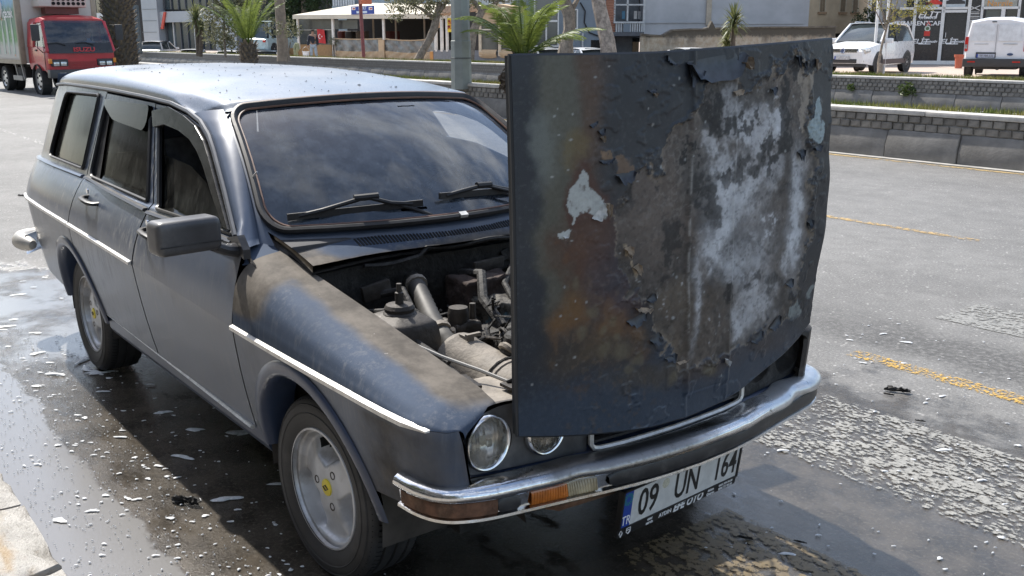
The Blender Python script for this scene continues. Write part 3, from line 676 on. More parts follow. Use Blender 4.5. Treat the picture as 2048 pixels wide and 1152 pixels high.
ss = [-1, -.997, -.99, -.98, -.965, -.945, -.92, -.89, -.85, -.8, -.72, -.62, -.5, -.35, -.18]
panel('roof', [(0, -1), (1, -1), (1, 1), (0, 1)], roof, [0.004, 0.008, 0.012, 0.016, 0.022, 0.035, 0.055] + lin(0.08, 0.95, 24) + [.97, .985], ss[1:] + [0] + [-q for q in ss[1:]][::-1], ROOF, car, flip=False, flange=0.0)
for s in (-1, 1):
    # closing plate where roof, pillar and screen meet
    lp_ = [Vector(roof(.035, s * a)) for a in (.70, .76, .82, .87, .91, .95, .98, 1.0)] + [Vector(PIL[s](.93, v)) for v in (1, .75, .5, .25, 0)] + [Vector(PIL[s](.97, 0)) + Vector((.0, -s * .03, .008)), Vector(roof(0.0, s * .70)) + Vector((.006, 0, -.004))]
    lp_ = [q - Vector((.002, 0, .004)) for q in lp_]; c_ = sum(lp_, Vector()) / len(lp_) + Vector((.0, 0, .006)); n = len(lp_)
    from_data('roof_corner', [tuple(q) for q in lp_] + [tuple(c_)], [((i, (i + 1) % n, n) if s < 0 else ((i + 1) % n, i, n)) for i in range(n)], PAINT, car, smooth=True)
# ---- windscreen
def ws(S_, t):
    bot = Vector((-0.315 - 0.187 * S_ * S_, 0.645 * S_, 0.968 + 0.002 * (1 - S_ * S_))); top = Vector((-0.905 - 0.095 * S_ * S_, 0.535 * S_, 1.357 - 0.028 * S_ * S_))
    p = bot.lerp(top, t); bul = 0.03 * 4 * t * (1 - t); q = p + Vector((0.55, 0, 0.83)) * bul; return (q.x, q.y, q.z)
wsp = rounded([(-1, 0.0), (1, 0.0), (1, 1.0), (-1, 1.0)], [0.001] * 4, 1)
wsp = []
for (cx, cy, a0) in ((0.87, 0.17, -90), (0.87, 0.83, 0), (-0.87, 0.83, 90), (-0.87, 0.17, 180)):
    for k in range(9):
        q = math.radians(a0 + 90 * k / 8); wsp.append((cx + 0.105 * math.cos(q), cy + 0.155 * math.sin(q)))
panel('windscreen', wsp, ws, lin(-.9, .9, 13), lin(.1, .9, 9), WSG, car, flange=0.004)
def loopdense(poly, n=6):
    out = []
    for i, p in enumerate(poly):
        q = poly[(i + 1) % len(poly)]; d = math.hypot(q[0] - p[0], q[1] - p[1]); k = max(1, int(d / 0.15))
        out += [(p[0] + (q[0] - p[0]) * j / k, p[1] + (q[1] - p[1]) * j / k) for j in range(k)]
    return out
wl = loopdense(wsp)
scl = lambda p, k: (p[0] * (1 + k / 0.6), 0.5 + (p[1] - 0.5) * (1 + k / 0.26))
b = MB(); b.tube([Vector(ws(*scl(p, 0.006))) + Vector((0.004, 0, 0.006)) for p in wl], 0.017, 8, closed=True, flat=0.75); b.build('windscreen_gasket', RUB, car, smooth=True)
b = MB(); b.tube([Vector(ws(*scl(p, 0.012))) + Vector((0.008, 0, 0.014)) for p in wl], 0.0065, 6, closed=True); b.build('gasket_bead', GASK, car, smooth=True)
b = MB(); b.tube([Vector(ws(*scl(p, -0.007))) + Vector((0.004, 0, 0.006)) for p in wl], 0.004, 5, closed=True); b.build('gasket_lip', GASK, car, smooth=True)
# apron between screen gasket and cowl / pillars, body coloured surround
def surround(u, v):
    k = u * len(wl); i = int(k) % len(wl); f = k - int(k); a = wl[i]; c = wl[(i + 1) % len(wl)]
    p = (a[0] + (c[0] - a[0]) * f, a[1] + (c[1] - a[1]) * f); q = Vector(ws(*scl(p, 0.004 + 0.045 * v))); return q + Vector((-0.004, 0, -0.006)) * 1.0 + Vector((0, 0, -0.012)) * v
b = MB(); b.grid(surround, lin(0, 0.99999, 73), [0, 0.5, 1.0]); b.build('screen_surround', PAINT, car, smooth=True)
# ---- cowl with its air slots
def cowl(Y, t):
    a = abs(Y); xr = -0.315 - 0.45 * a * a - 0.035; xf = interp(a, [0, 0.36, 0.60, 0.64], [-0.238, -0.250, -0.205, -0.20])
    x_ = xr + (xf - xr) * t; z0 = 0.957 - 0.06 * a * a * a
    z_ = z0 - (z0 - 0.884) * (0.45 * t + 0.55 * t * t) + 0.006 * (1 - a * a / 0.4) * t
    return (x_, Y, z_)
def cowl_soot(v): return max(0.0, sm(-0.33, -0.22, v[0]) * 0.8 + 0.65 * sm(0.45, 0.58, abs(v[1])))
panel('cowl', [(-0.618, 0), (0.618, 0), (0.618, 1), (-0.618, 1)], cowl, lin(-.6, .6, 21), lin(0.08, 0.96, 9), PAINT_W, car, attrs={'soot': cowl_soot, 'dust': lambda v: 1.0}, flange=0.03)  # full dust lightens the cowl in place of the sky's reflection
slot_me = None
for i in range(66):
    Y = -0.385 + 0.77 * i / 65
    if slot_me is None:
        b = MB(); b.box((0, 0, 0), (0.046, 0.0062, 0.004)); o = b.build('vent_slot', HOLE, car); slot_me = o.data
    else: o = link('vent_slot', slot_me, None, car)
    p0 = Vector(cowl(Y, 0.30)); p1 = Vector(cowl(Y, 0.62)); o.location = (p0 + p1) / 2 + Vector((0, 0, 0.0005)); d = (p1 - p0)
    o.rotation_euler = (0, math.atan2(-d.z, d.x), 0)
# ---- drooping burnt seal along the cowl's front edge
b = MB(); b.tube([(cowl(Y, 1.0)[0] + 0.012 + 0.01 * math.sin(Y * 17), Y, cowl(Y, 1.0)[2] + (0.012 if Y > -0.2 else -0.012) + 0.006 * math.sin(Y * 23)) for Y in lin(-0.42, 0.56, 30)], 0.008, 6); b.build('burnt_seal', CHAR, car, smooth=True)
# ---- engine bay
def slab(nm, poly, z0, z1, m): b = MB(); b.prism(poly, z0, z1, 'z'); return b.build(nm, m, car)
b = MB(); b.grid(lambda Y, t: (cowl(Y, 1.0)[0] - 0.02 - 0.04 * t, Y, 0.875 - 0.55 * t), lin(-.6, .6, 9), [0, .5, 1]); b.build('firewall', CHAR, car, smooth=True)
b = MB(); b.box((0.05, 0, 0.30), (0.8, 0.84, 0.03)); b.build('undertray', CHAR, car)
for s in (-1, 1):
    # inner wing: wall, sloping ledge and strut tower
    b = MB(); b.grid(lambda x_, t: (x_, s * (interp(x_, [-.25, 0, .3, .62], [.592, .58, .562, .545]) - 0.012 - 0.10 * t ** 1.5), interp(x_, [-.25, 0, .3, .62], [.845, .80, .755, .69]) - 0.03 - 0.30 * t * t - 0.03 * t), lin(-.25, .62, 10), lin(0, 1, 7)); b.build('inner_wing', BURNT, car, smooth=True)
    def tower(u, v):
        q = math.radians(u); k = interp(v, [0, .3, .8, 1], [1.0, .95, .62, .30]); sq = 1 / max(abs(math.cos(q)), abs(math.sin(q))) ** 0.6
        return (0.06 + 0.115 * k * sq * math.cos(q), s * (0.470 + 0.095 * k * sq * math.sin(q)), 0.60 + 0.20 * interp(v, [0, .3, .8, 1], [0, .72, .95, 1.0]))
    b = MB(); b.grid(tower, lin(0, 360, 25), lin(0, 1, 9)); b.build('strut_tower', BURNT, car, smooth=True)
    b = MB(); b.lathe([(0.0, 0.838), (0.012, 0.838), (0.013, 0.825), (0.040, 0.822), (0.046, 0.812), (0.044, 0.802), (0.05, 0.797)], 16, Matrix.Translation((0.06, s * 0.47, 0)))
    b.lathe([(0.0, 0.885), (0.008, 0.885), (0.008, 0.86), (0.013, 0.858), (0.013, 0.836)], 8, Matrix.Translation((0.06, s * 0.47, 0))); b.build('strut_mount', BURNT, car, smooth=True)
    # flat panel behind the lamps
    slab('lamp_box_top', [(0.40, s * 0.545), (0.42, s * 0.30), (0.60, s * 0.30), (0.615, s * 0.538)], 0.668, 0.682, ASHY)
# front cross panel with lip
b = MB(); b.grid(lambda Y, t: (0.60 + 0.055 * (1 - (Y / .55) ** 2) + [0, .02, .045, .05][t], Y, 0.688 + [0, .012, .004, -.06][t]), lin(-.545, .545, 17), [0, 1, 2, 3]); b.build('slam_panel', BURNT, car, smooth=True, angle=50)
b = MB(); b.box((0.56, 0.05, 0.52), (0.05, 0.62, 0.32)); b.build('radiator', CHAR, car, bevel=0.01)
# intake hose, air cleaner, cap, cable, battery, burnt engine
b = MB(); hp = [(-0.25, -0.235, 0.80), (-0.19, -0.255, 0.795), (-0.10, -0.285, 0.765), (0.0, -0.32, 0.735), (0.09, -0.335, 0.70), (0.15, -0.335, 0.665)]
hd = [];
for i in range(len(hp) - 1):
    for k in range(8): hd.append(Vector(hp[i]).lerp(Vector(hp[i + 1]), k / 8))
b.tube(hd, [0.029 + 0.0022 * (i % 2) for i in range(len(hd))], 12); hose = b.build('intake_hose', mat('hose_rubber', (0.045, 0.043, 0.04), 0.6, var=0.3, dirt=((0.15, 0.14, 0.12), .6)), car, smooth=True, angle=60)
for p, r_ in (((-0.20, -0.25, 0.797), 0.037), ((0.06, -0.33, 0.715), 0.036)):
    b = MB(); b.tube([Vector(p) + Vector((-.008, .002, .003)), Vector(p) + Vector((.008, -.002, -.003))], r_, 12); b.build('hose_clamp', ASHY, car, smooth=True)
A0, A1 = Vector((0.16, -0.345, 0.655)), Vector((0.55, -0.33, 0.615)); ax = (A1 - A0).normalized(); RM = ax.to_track_quat('Z', 'Y').to_matrix().to_4x4(); RM.translation = A0
b = MB(); Lc = (A1 - A0).length
b.lathe([(0, 0), (0.07, 0.0), (0.082, 0.010), (0.086, 0.012), (0.086, 0.03), (0.083, 0.034), (0.083, Lc * .6), (0.087, Lc * .61), (0.087, Lc * .66), (0.083, Lc * .67), (0.083, Lc - .03), (0.06, Lc), (0, Lc)], 28, RM); af = b.build('air_cleaner', ASHY, car, smooth=True, angle=40)
b = MB(); q = A0 + ax * 0.06 + Vector((0, 0, 0.086)); b.box(q, (0.05, 0.02, 0.012)); b.box(q + Vector((0.02, 0.01, 0.01)), (0.012, 0.05, 0.01)); b.build('clip', ASHY, af)
b = MB(); q = A0 + ax * (Lc * .64); b.tube([q + Vector((0, math.cos(t) * .09, math.sin(t) * .09)) for t in lin(0, 2 * PI, 20)], 0.004, 5); b.build('band', CHAR, af, smooth=True)
b = MB(); b.lathe([(0.0, .03), (0.038, .03), (0.045, .022), (0.045, .0), (0.055, -.004), (0.058, -.02), (0.05, -.03), (0.05, -.12)], 20, Matrix.Translation((0.36, -0.255, 0.735))); b.build('filler_cap', CHAR, car, smooth=True, angle=40)
b = MB(); b.tube([(0.36 + .052 * math.cos(t), -.255 + .052 * math.sin(t), .728 + .01 * math.sin(3 * t)) for t in lin(0, 2 * PI, 24)], 0.010, 6, closed=True); b.build('melted_ring', ASHY, car, smooth=True)
b = MB(); b.tube([(0.12, -0.565, 0.80), (0.22, -0.55, 0.765), (0.33, -0.50, 0.735), (0.44, -0.45, 0.715), (0.53, -0.42, 0.70)], 0.005, 6); b.build('bonnet_cable', mat('grey_cable', (0.30, 0.29, 0.27), .5), car, smooth=True)
b = MB(); b.box((0.545, -0.415, 0.697), (0.05, 0.06, 0.008)); b.tube([(0.53, -.43, .703), (.54, -.40, .712), (.56, -.39, .704)], .006, 6); b.build('cable_clamp', BURNT, car)
b = MB(); b.tube([(0.43, -0.30, 0.72), (0.46, -.27, .725), (0.52, -.25, .71), (0.58, -.24, .68)], 0.014, 8); b.box((0.44, -.30, .712), (.035, .035, .03)); b.build('coolant_pipe', ASHY, car, smooth=True)
rs = random.Random(5)
def lump(nm, c, d, m, n=10, amp=0.18, seed=0):
    bm = bmesh.new(); bmesh.ops.create_cube(bm, size=1.0); bmesh.ops.subdivide_edges(bm, edges=bm.edges, cuts=n, use_grid_fill=True)
    r_ = np.array([v.co[:] for v in bm.verts]); f1 = fbm(r_[:, 0] * 5 + r_[:, 2] * 3 + seed, r_[:, 1] * 5 + r_[:, 2] * 4, seed); f2 = fbm(r_[:, 0] * 6 - r_[:, 2] * 4, r_[:, 1] * 6 + r_[:, 2] * 5 + seed, seed + 9)
    for v, a, e in zip(bm.verts, f1, f2): v.co = Vector((c[0] + d[0] * v.co.x * (1 + amp * (a - .5) * 2), c[1] + d[1] * v.co.y * (1 + amp * (e - .5) * 2), c[2] + d[2] * (v.co.z + amp * (a + e - 1) * 1.2)))
    me = bpy.data.meshes.new(nm); bm.to_mesh(me); bm.free(); me.polygons.foreach_set('use_smooth', [True] * len(me.polygons)); return link(nm, me, m, car)
M = Mat('burnt_battery'); nb = M.noise(22, 6, 0.7); c_ = M.mix(nb.step(.4, .6), (0.03, 0.027, 0.024), (0.13, 0.12, 0.105)); c_ = M.mix(M.noise(9, 4, .6, loc=(3, 3, 3)).step(.56, .64) * .8, c_, (0.06, 0.15, 0.20))
M.set(col=c_, rough=.85); M.bump(nb, .8, .02)
lump('burnt_battery', (-0.07, 0.06, 0.66), (0.20, 0.30, 0.17), M.m, 12, 0.16, 3)
lump('burnt_box', (-0.17, -0.01, 0.735), (0.14, 0.20, 0.13), mat('charred_brown', (0.05, 0.035, 0.03), .9, var=.4, scale=20, bump=.5), 9, 0.14, 6)
lump('engine_block', (0.25, 0.02, 0.52), (0.46, 0.44, 0.36), CHAR, 12, 0.10, 2)
lump('carburettor', (0.02, -0.22, 0.66), (0.09, 0.09, 0.12), BURNT, 7, 0.2, 8)
b = MB(); b.lathe([(0, .02), (.03, .02), (.034, 0), (.034, -.05)], 16, Matrix.Translation((0.02, -0.235, 0.745))); b.lathe([(0, .05), (.01, .05), (.012, 0)], 8, Matrix.Translation((0.07, -0.215, 0.735))); b.build('float_bowl', BURNT, car, smooth=True)
for k in range(34):
    q = Vector((rs.uniform(-.18, .25), rs.uniform(-.30, .40), rs.uniform(.68, .80))); pts = [q]
    for j in range(4): pts.append(pts[-1] + Vector((rs.uniform(-.04, .06), rs.uniform(-.05, .06), rs.uniform(-.05, .02))))
    b = MB(); b.tube(pts, rs.uniform(.003, .006), 5); b.build('burnt_wire', ASHY if k % 3 == 0 else CHAR, car, smooth=True)
for k in range(14):
    q = Vector((rs.uniform(-.15, .40), rs.uniform(-.42, -.05), rs.uniform(.62, .74))); b = MB(); b.lathe([(0, .02), (.008, .02), (.009, .008), (.014, .007), (.014, 0)], 8, Matrix.Translation(q) @ Euler((rs.uniform(-1, 1), rs.uniform(-1, 1), 0)).to_matrix().to_4x4()); b.build('bolt', BURNT if k % 2 else ASHY, car)
for (a, c_, r_) in (((-.22, -.40, .78), (.02, -.30, .70), .013), ((-.23, -.05, .80), (.10, -.12, .70), .017), ((-.23, .12, .78), (.0, .0, .74), .011), ((.12, -.20, .68), (.42, -.10, .66), .02), ((-.2, -.48, .74), (.3, -.46, .70), .009)):
    A_, B_ = Vector(a), Vector(c_); b = MB(); b.tube([A_, A_.lerp(B_, .33) + Vector((0, .03, .05)), A_.lerp(B_, .66) + Vector((0, -.02, .03)), B_], r_, 8); b.build('burnt_hose', CHAR, car, smooth=True)
for q, d_ in (((-.20, -.40, .80), (.02, .10, .05)), ((-.21, .05, .82), (.015, .16, .04)), ((.30, -.48, .69), (.10, .05, .006)), ((.46, -.50, .70), (.08, .03, .01)), ((.05, -.38, .70), (.06, .02, .06))):
    b = MB(); b.box(q, d_, (rs.uniform(-.2, .2), rs.uniform(-.2, .2), rs.uniform(-.3, .3))); b.build('bracket', BURNT, car, bevel=.003)
b = MB()
for k in range(12): b.box((-0.262 + rs.uniform(-.005, .01), 0.16 + 0.026 * k, 0.835 + rs.uniform(-.02, .02)), (0.006, 0.03, 0.035), (rs.uniform(-.5, .5), rs.uniform(-.4, .4), 0))
b.build('melted_insulation', CHAR, car)
# ---- lamp panels, lamps
LP = mat('lamp_panel', (0.075, 0.075, 0.078), 0.45, 0.2, var=0.35, scale=9, dirt=((0.22, 0.21, 0.195), .6))
def nose_x(Y): return 0.662 + 0.062 * (1 - (abs(Y) / 0.68) ** 1.6)
def refl_mat():
    M = Mat('lamp_reflector'); x, y, z = M.xyz(); n = M.noise(30, 4); M.set(col=M.mix(n.step(.4, .7), (0.62, 0.60, 0.55), (0.38, 0.35, 0.30)), metal=.9, rough=n * .25 + .12); return M.m
REFL = refl_mat()
def lens_mat():
    M = Mat('fluted_lens'); t = M.t; x, y, z = M.xyz()
    fl_ = (y * 330.0)._m('SINE') * 0.5 + 0.5; n = M.noise(18, 5, .65); f = M.noise(120, 3)
    M.set(col=(0.9, 0.88, 0.84), rough=0.12, trans=1.0, ior=1.45); M.bump(fl_, .5, .004)
    d = t.nodes.new('ShaderNodeBsdfDiffuse'); d.inputs[0].default_value = (.42, .40, .36, 1); mxs = t.nodes.new('ShaderNodeMixShader')
    t.links.new((n.step(.35, .75) * .28 + .10).s, mxs.inputs[0]); t.links.new(M.b.outputs[0], mxs.inputs[1]); t.links.new(d.outputs[0], mxs.inputs[2]); t.links.new(mxs.outputs[0], M.out.inputs[0]); return M.m
FLUTE = lens_mat()
for s in (-1, 1):
    pp = rounded([(0.683, 0.60), (0.655, 0.545), (0.30, 0.532), (0.30, 0.70), (0.56, 0.712), (0.655, 0.685)], [.04, .03, .005, .005, .03, .04], 4)
    hol = [[(cy + r_ * math.cos(q), 0.622 + r_ * math.sin(q)) for q in lin(0, 2 * PI * 23 / 24, 24)] for cy, r_ in ((0.596, 0.0695), (0.428, 0.0645))]
    panel('lamp_panel', pp, lambda Y, z_, s=s: (nose_x(Y) - 0.004, s * Y * (.94 if s > 0 else 1), z_), lin(.32, .66, 9), lin(.54, .7, 6), LP if s < 0 else CHAR, car, holes=hol, flip=(s == -1), flange=0.02)
    if s == 1:      # off-side lamps are burnt out: only their charred bowls remain
        for cy, r_ in ((0.596, 0.070), (0.428, 0.065)):
            T = Matrix.Translation((nose_x(cy) - 0.006, cy * .94, 0.622)) @ Matrix.Rotation(PI / 2, 4, 'Y'); b = MB(); b.lathe([(r_, -.002)] + [((r_ - .004) * math.cos(a), -.05 * math.sin(a)) for a in lin(0.1, PI / 2, 8)], 24, T); b.build('burnt_lamp_bowl', CHAR, car, smooth=True)
        continue
    for cy, r_ in ((0.596, 0.070), (0.428, 0.065)):
        T = Matrix.Translation((nose_x(cy) - 0.002, s * cy, 0.622)) @ Matrix.Rotation(s * -0.10, 4, 'Z') @ Matrix.Rotation(PI / 2, 4, 'Y')
        b = MB(); b.lathe([(r_ - .012, -.004), (r_ - .008, .008), (r_ - .002, .010), (r_ + .003, .005), (r_ + .004, -.004), (r_, -.012)], 40, T); hl = b.build('headlamp', CHR, car, smooth=True, angle=60)
        b = MB(); b.lathe([(r_ - .007, .002)] + [((r_ - .008) * math.cos(a), .003 + .018 * math.sin(a)) for a in lin(0.1, PI / 2, 8)], 40, T); b.build('lens', FLUTE, hl, smooth=True)
        b = MB(); b.lathe([(r_ - .006, -.002)] + [((r_ - .008) * math.cos(a), -.045 * math.sin(a)) for a in lin(0.1, PI / 2, 8)], 32, T); b.build('reflector', REFL, hl, smooth=True)
        b = MB(); b.lathe([(0, .0), (.009, -.003), (.010, -.04)], 12, T); b.build('bulb', mat('bulb_cap', (.5, .48, .42), .3, .6), hl, smooth=True)
# valance below lamps and grille, grille with bright frame
b = MB(); b.grid(lambda Y, t: (nose_x(Y) + [-.03, -.004, .012, .02, .0][t], Y * (1.0 if t < 3 else 0.985), [.535, .532, .515, .46, .43][t]), lin(-.69, .69, 35), [0, 1, 2, 3, 4]); b.build('front_valance', PAINT_DK, car, smooth=True, angle=50)
b = MB()
for k in range(5): b.grid(lambda Y, t, k=k: (nose_x(Y) + [-.015, .0, .0, -.015][t], Y, .548 + .026 * k + [0, .003, .010, .013][t]), lin(-.29, .29, 13), [0, 1, 2, 3])
b.build('grille', BLK, car)
b = MB(); b.grid(lambda Y, t: (nose_x(Y) - .03, Y, .53 + .17 * t), lin(-.3, .3, 9), [0, 1]); b.build('grille_back', HOLE, car)
gl = [(-.285, .68), (-.297, .66), (-.297, .555), (-.288, .543), (-.27, .538)] + [(y_, .535) for y_ in lin(-.2, .2, 7)] + [(.27, .538), (.288, .543), (.297, .555), (.297, .66), (.285, .68)]
b = MB(); b.tube([(nose_x(a) + .010, a, c_) for a, c_ in gl], .0075, 6); b.build('grille_frame', STRIP, car, smooth=True)
for k in range(3):
    for j in range(4):
        y0 = -0.10 + 0.115 * j; b = MB(); b.grid(lambda Y, t, k=k: (nose_x(Y) + .0205 + .001 * k, Y, .468 + .018 * k + .008 * t), lin(y0, y0 + .10, 4), [0, 1]); b.build('valance_slot', HOLE, car)
# ---- front bumper
BY = [0, .15, .30, .45, .58, .66, .72, .755, .78, .795, .80]; BX = [.845, .838, .818, .790, .766, .748, .722, .695, .655, .60, .535]
def bplan(u):
    """u in [-1,1] along the bumper; returns point and outward normal"""
    n = 60; 
    if not hasattr(bplan, 't'):
        pts = [(interp(q, list(range(len(BY))), BX), interp(q, list(range(len(BY))), BY)) for q in lin(0, len(BY) - 1, 200)]; Ls = [0]
        for a, c_ in zip(pts, pts[1:]): Ls.append(Ls[-1] + math.hypot(c_[0] - a[0], c_[1] - a[1]))
        bplan.t = (pts, [l / Ls[-1] for l in Ls])
    pts, Ls = bplan.t; a = min(abs(u), 1.0); i = int(np.searchsorted(Ls, a)); i = min(max(i, 1), len(pts) - 1)
    f = (a - Ls[i - 1]) / max(1e-9, Ls[i] - Ls[i - 1]); p = [pts[i - 1][k] * (1 - f) + pts[i][k] * f for k in (0, 1)]
    j0, j1 = max(i - 4, 0), min(i + 3, len(pts) - 1); tx, ty = pts[j1][0] - pts[j0][0], pts[j1][1] - pts[j0][1]; l = math.hypot(tx, ty); nx, ny = ty / l, -tx / l
    if i < 5: nx, ny = 1, 0
    sg = 1 if u >= 0 else -1
    return p[0], sg * p[1] * (.945 if sg > 0 else .985), nx, sg * ny
def bump_pt(u, o, z_):
    x_, y_, nx, ny = bplan(u); dent = -0.012 * math.exp(-((u + .42) / .05) ** 2) * (1 if z_ > .49 else 0) - 0.016 * math.exp(-((u - .58) / .05) ** 2) * (1 if z_ > .51 else 0)
    warp = 0.0025 * math.sin(u * 23) * (1 if u > .2 else 0) * (1 if z_ > .5 else 0)
    return (x_ + nx * (o + dent), y_ + ny * o, z_ + warp - 0.012 * max(0, u - .55))
PB = [(-.085, .538), (-.06, .545), (-.022, .544), (-.006, .535), (0, .523), (-.004, .511), (-.018, .505), (-.024, .466), (-.014, .461), (-.013, .454), (-.022, .447), (-.05, .444), (-.065, .45)]
us_ = lin(-1, 1, 121)
b = MB(); b.grid(lambda u, k: bump_pt(u, *PB[k]), us_, list(range(len(PB)))); bump = b.build('front_bumper', BUMP, car, smooth=True, angle=50)
def bstrip(nm, u0, u1, o, z0, z1, m, par, round_=0.0, n=24):
    b = MB(); uu = lin(u0, u1, n)
    def fn(u, k):
        e = min(1.0, (min(u - u0, u1 - u) / max(1e-6, round_)) if round_ else 1.0); zm, hz = (z0 + z1) / 2, (z1 - z0) / 2 * (0.55 + 0.45 * math.sqrt(max(0, 1 - (1 - e) ** 2)))
        return bump_pt(u, o + [-.012, -.002, 0, 0, -.002, -.012][k], zm + hz * [-1, -1, -.7, .7, 1, 1][k] - 0)
    b.grid(fn, uu, list(range(6)))
    return b.build(nm, m, par, smooth=True, angle=50)
bstrip('rubber_strip', -0.335, 0.93, -.012, .468, .503, BLK, bump, .012, 60)
bstrip('rubber_end', -0.672, -0.607, -.012, .468, .502, BLK, bump, .012, 8)
bstrip('rusty_insert', -0.985, -0.672, -.014, .467, .503, RUST, bump, 0, 16)
AMB = mat('amber_lens', (0.46, 0.14, 0.02), 0.25, var=0.25, scale=30, dirt=((.25, .12, .03), .5), coat=.3); CLR = mat('clear_lens', (0.34, 0.28, 0.17), 0.25, var=0.25, scale=30, coat=.3)
bstrip('amber_indicator', -0.575, -0.463, -.013, .468, .502, AMB, bump, 0, 10); bstrip('clear_sidelight', -0.4625, -0.372, -.013, .468, .502, CLR, bump, 0, 10)
for k in range(26):
    u = -0.573 + 0.2 * k / 25; b = MB(); b.bar(bump_pt(u, -.0125, .470), bump_pt(u, -.0125, .500), .0016, .002); b.build('lens_rib', AMB if u < -.463 else CLR, bump)
b = MB(); b.tube([(.60, -.44, .40), (.66, -.36, .385), (.68, -.2, .39), (.66, -.05, .40)], .022, 8); b.build('tow_bracket', RUST, car, smooth=True)
# ---- the raised bonnet: hinged at the nose, its painted side facing forward. Pattern measured in (Y, z) on the sheet
HQ = [0.0011331516, 4.4934966e-05, -1.58117577, -0.00042700138, -0.00088971782, 1.64703877, -0.00026604702, -8.4676116e-05, 1.0]
def hp_(a, c_):   # converts drawing coordinates of the sheet to metres (Y, z)
    w_ = HQ[6] * a + HQ[7] * c_ + HQ[8]; return ((HQ[0] * a + HQ[1] * c_ + HQ[2]) / w_, (HQ[3] * a + HQ[4] * c_ + HQ[5]) / w_)
HB = [(-.559, .656), (-.46, .634), (-.369, .617), (-.25, .598), (-.13, .585), (0, .583), (.119, .589), (.22, .608), (.311, .636), (.38, .658), (.442, .682), (.50, .708), (.558, .741), (.60, .80)]
HT = [(-.562, 1.546), (-.336, 1.544), (-.14, 1.545), (.075, 1.553), (.292, 1.561), (.60, 1.574)]
nU, nV = 330, 440
U, V_ = np.meshgrid(np.linspace(0, 1, nU), np.linspace(0, 1, nV))
def hood_xyz(U, V_, wob=True):
    Yl = -0.5595 - 0.003 * V_; Yr = 0.598 - 0.042 * (1 - nstep(0, .36, V_)) + 0.006 * np.sin(V_ * 3.0) + 0.004 * np.sin(V_ * 21 + 1) * np.sin(V_ * 9)
    Y = Yl + (Yr - Yl) * U
    zb_ = np.interp(Y, [p[0] for p in HB], [p[1] for p in HB]); zt_ = np.interp(Y, [p[0] for p in HT], [p[1] for p in HT])
    Z = zb_ + (zt_ - zb_) * V_
    yn = (Y - 0.02) / 0.58
    Xc = 0.728 + 0.030 * (1 - yn ** 2) + 0.012 * np.sin(V_ * PI) + 0.02 * (1 - V_) ** 3
    ridge = 0.005 * nstep(-0.030, -0.014, Y) * (1 - nstep(0.150, 0.166, Y)) * nstep(0.640, 0.655, Z)   # raised middle pressing
    ridge += 0.0025 * np.exp(-((Y + 0.016) / 0.006) ** 2) + 0.002 * np.exp(-((Y - 0.15) / 0.006) ** 2)
    wv = (fbm(Y * 4, Z * 4, 40, 3) - .5) * 0.016 * nstep(-.45, 0, Y) if wob else 0
    return Xc + ridge + wv, Y, Z
XH, YH, ZH = hood_xyz(U, V_)
def inpoly(poly, Y, Z):
    ins = np.zeros(Y.shape, bool); n = len(poly)
    for i in range(n):
        (x1, y1), (x2, y2) = poly[i], poly[(i + 1) % n]
        c_ = ((y1 > Z) != (y2 > Z)) & (Y < (x2 - x1) * (Z - y1) / ((y2 - y1) or 1e-9) + x1); ins ^= c_
    return ins
def pdist(poly, Y, Z):
    """signed distance, positive inside"""
    d = np.full(Y.shape, 9.0); n = len(poly)
    for i in range(n):
        (x1, y1), (x2, y2) = poly[i], poly[(i + 1) % n]; ex, ey = x2 - x1, y2 - y1; l2 = ex * ex + ey * ey + 1e-12
        t = np.clip(((Y - x1) * ex + (Z - y1) * ey) / l2, 0, 1); d = np.minimum(d, np.hypot(Y - x1 - t * ex, Z - y1 - t * ey))
    return np.where(inpoly(poly, Y, Z), d, -d)
def reg(pts): return [hp_(*p) for p in pts]
wy = (fbm(YH * 9, ZH * 9, 1, 6, .62) - .5); wz = (fbm(YH * 9, ZH * 9, 21, 6, .62) - .5)
Yw, Zw = YH + wy * 0.16, ZH + wz * 0.16                       # warped coordinates: ragged edges
Yf, Zf = YH + (fbm(YH * 30, ZH * 30, 5, 4) - .5) * 0.03, ZH + (fbm(YH * 30, ZH * 30, 8, 4) - .5) * 0.03
col = np.zeros(YH.shape + (3,)); rgh = np.full(YH.shape, .42); hgt = np.zeros(YH.shape); met = np.full(YH.shape, .2)
def lay(mask, c_, r_=None, m_=None):
    global col, rgh, met
    k = np.clip(mask, 0, 1)[..., None]; c_ = np.array(c_) if not isinstance(c_, np.ndarray) else c_
    col = col * (1 - k) + c_ * k
    if r_ is not None: rgh = rgh * (1 - k[..., 0]) + r_ * k[..., 0]
    if m_ is not None: met = met * (1 - k[..., 0]) + m_ * k[..., 0]
n_lo = fbm(YH * 3.2, ZH * 3.2, 50, 5); n_md = fbm(YH * 11, ZH * 11, 60, 5, .6); n_hi = fbm(YH * 45, ZH * 45, 70, 4, .6); n_vh = fbm(YH * 120, ZH * 120, 80, 3, .6)
def blob(cx, cy, rx, ry, soft=.5, warp=1.0):
    (a, c_) = hp_(cx, cy); return 1 - nstep(1 - soft, 1 + soft, np.hypot((YH + wy * .10 * warp - a) / (rx * .00185), (ZH + wz * .10 * warp - c_) / (ry * .00128)))
# base: scorched dark blue
col[:] = (.022, .029, .042); lay(nstep(.35, .65, n_lo), (.034, .040, .052)); lay(nstep(.5, .7, n_md) * .5, (.018, .022, .030))
low = 1 - nstep(.70, .86, ZH + (n_lo - .5) * .18 + 0.10 * np.abs(YH)); lay(low, (.040, .062, .098), .34, .35)                         # still blue along the nose
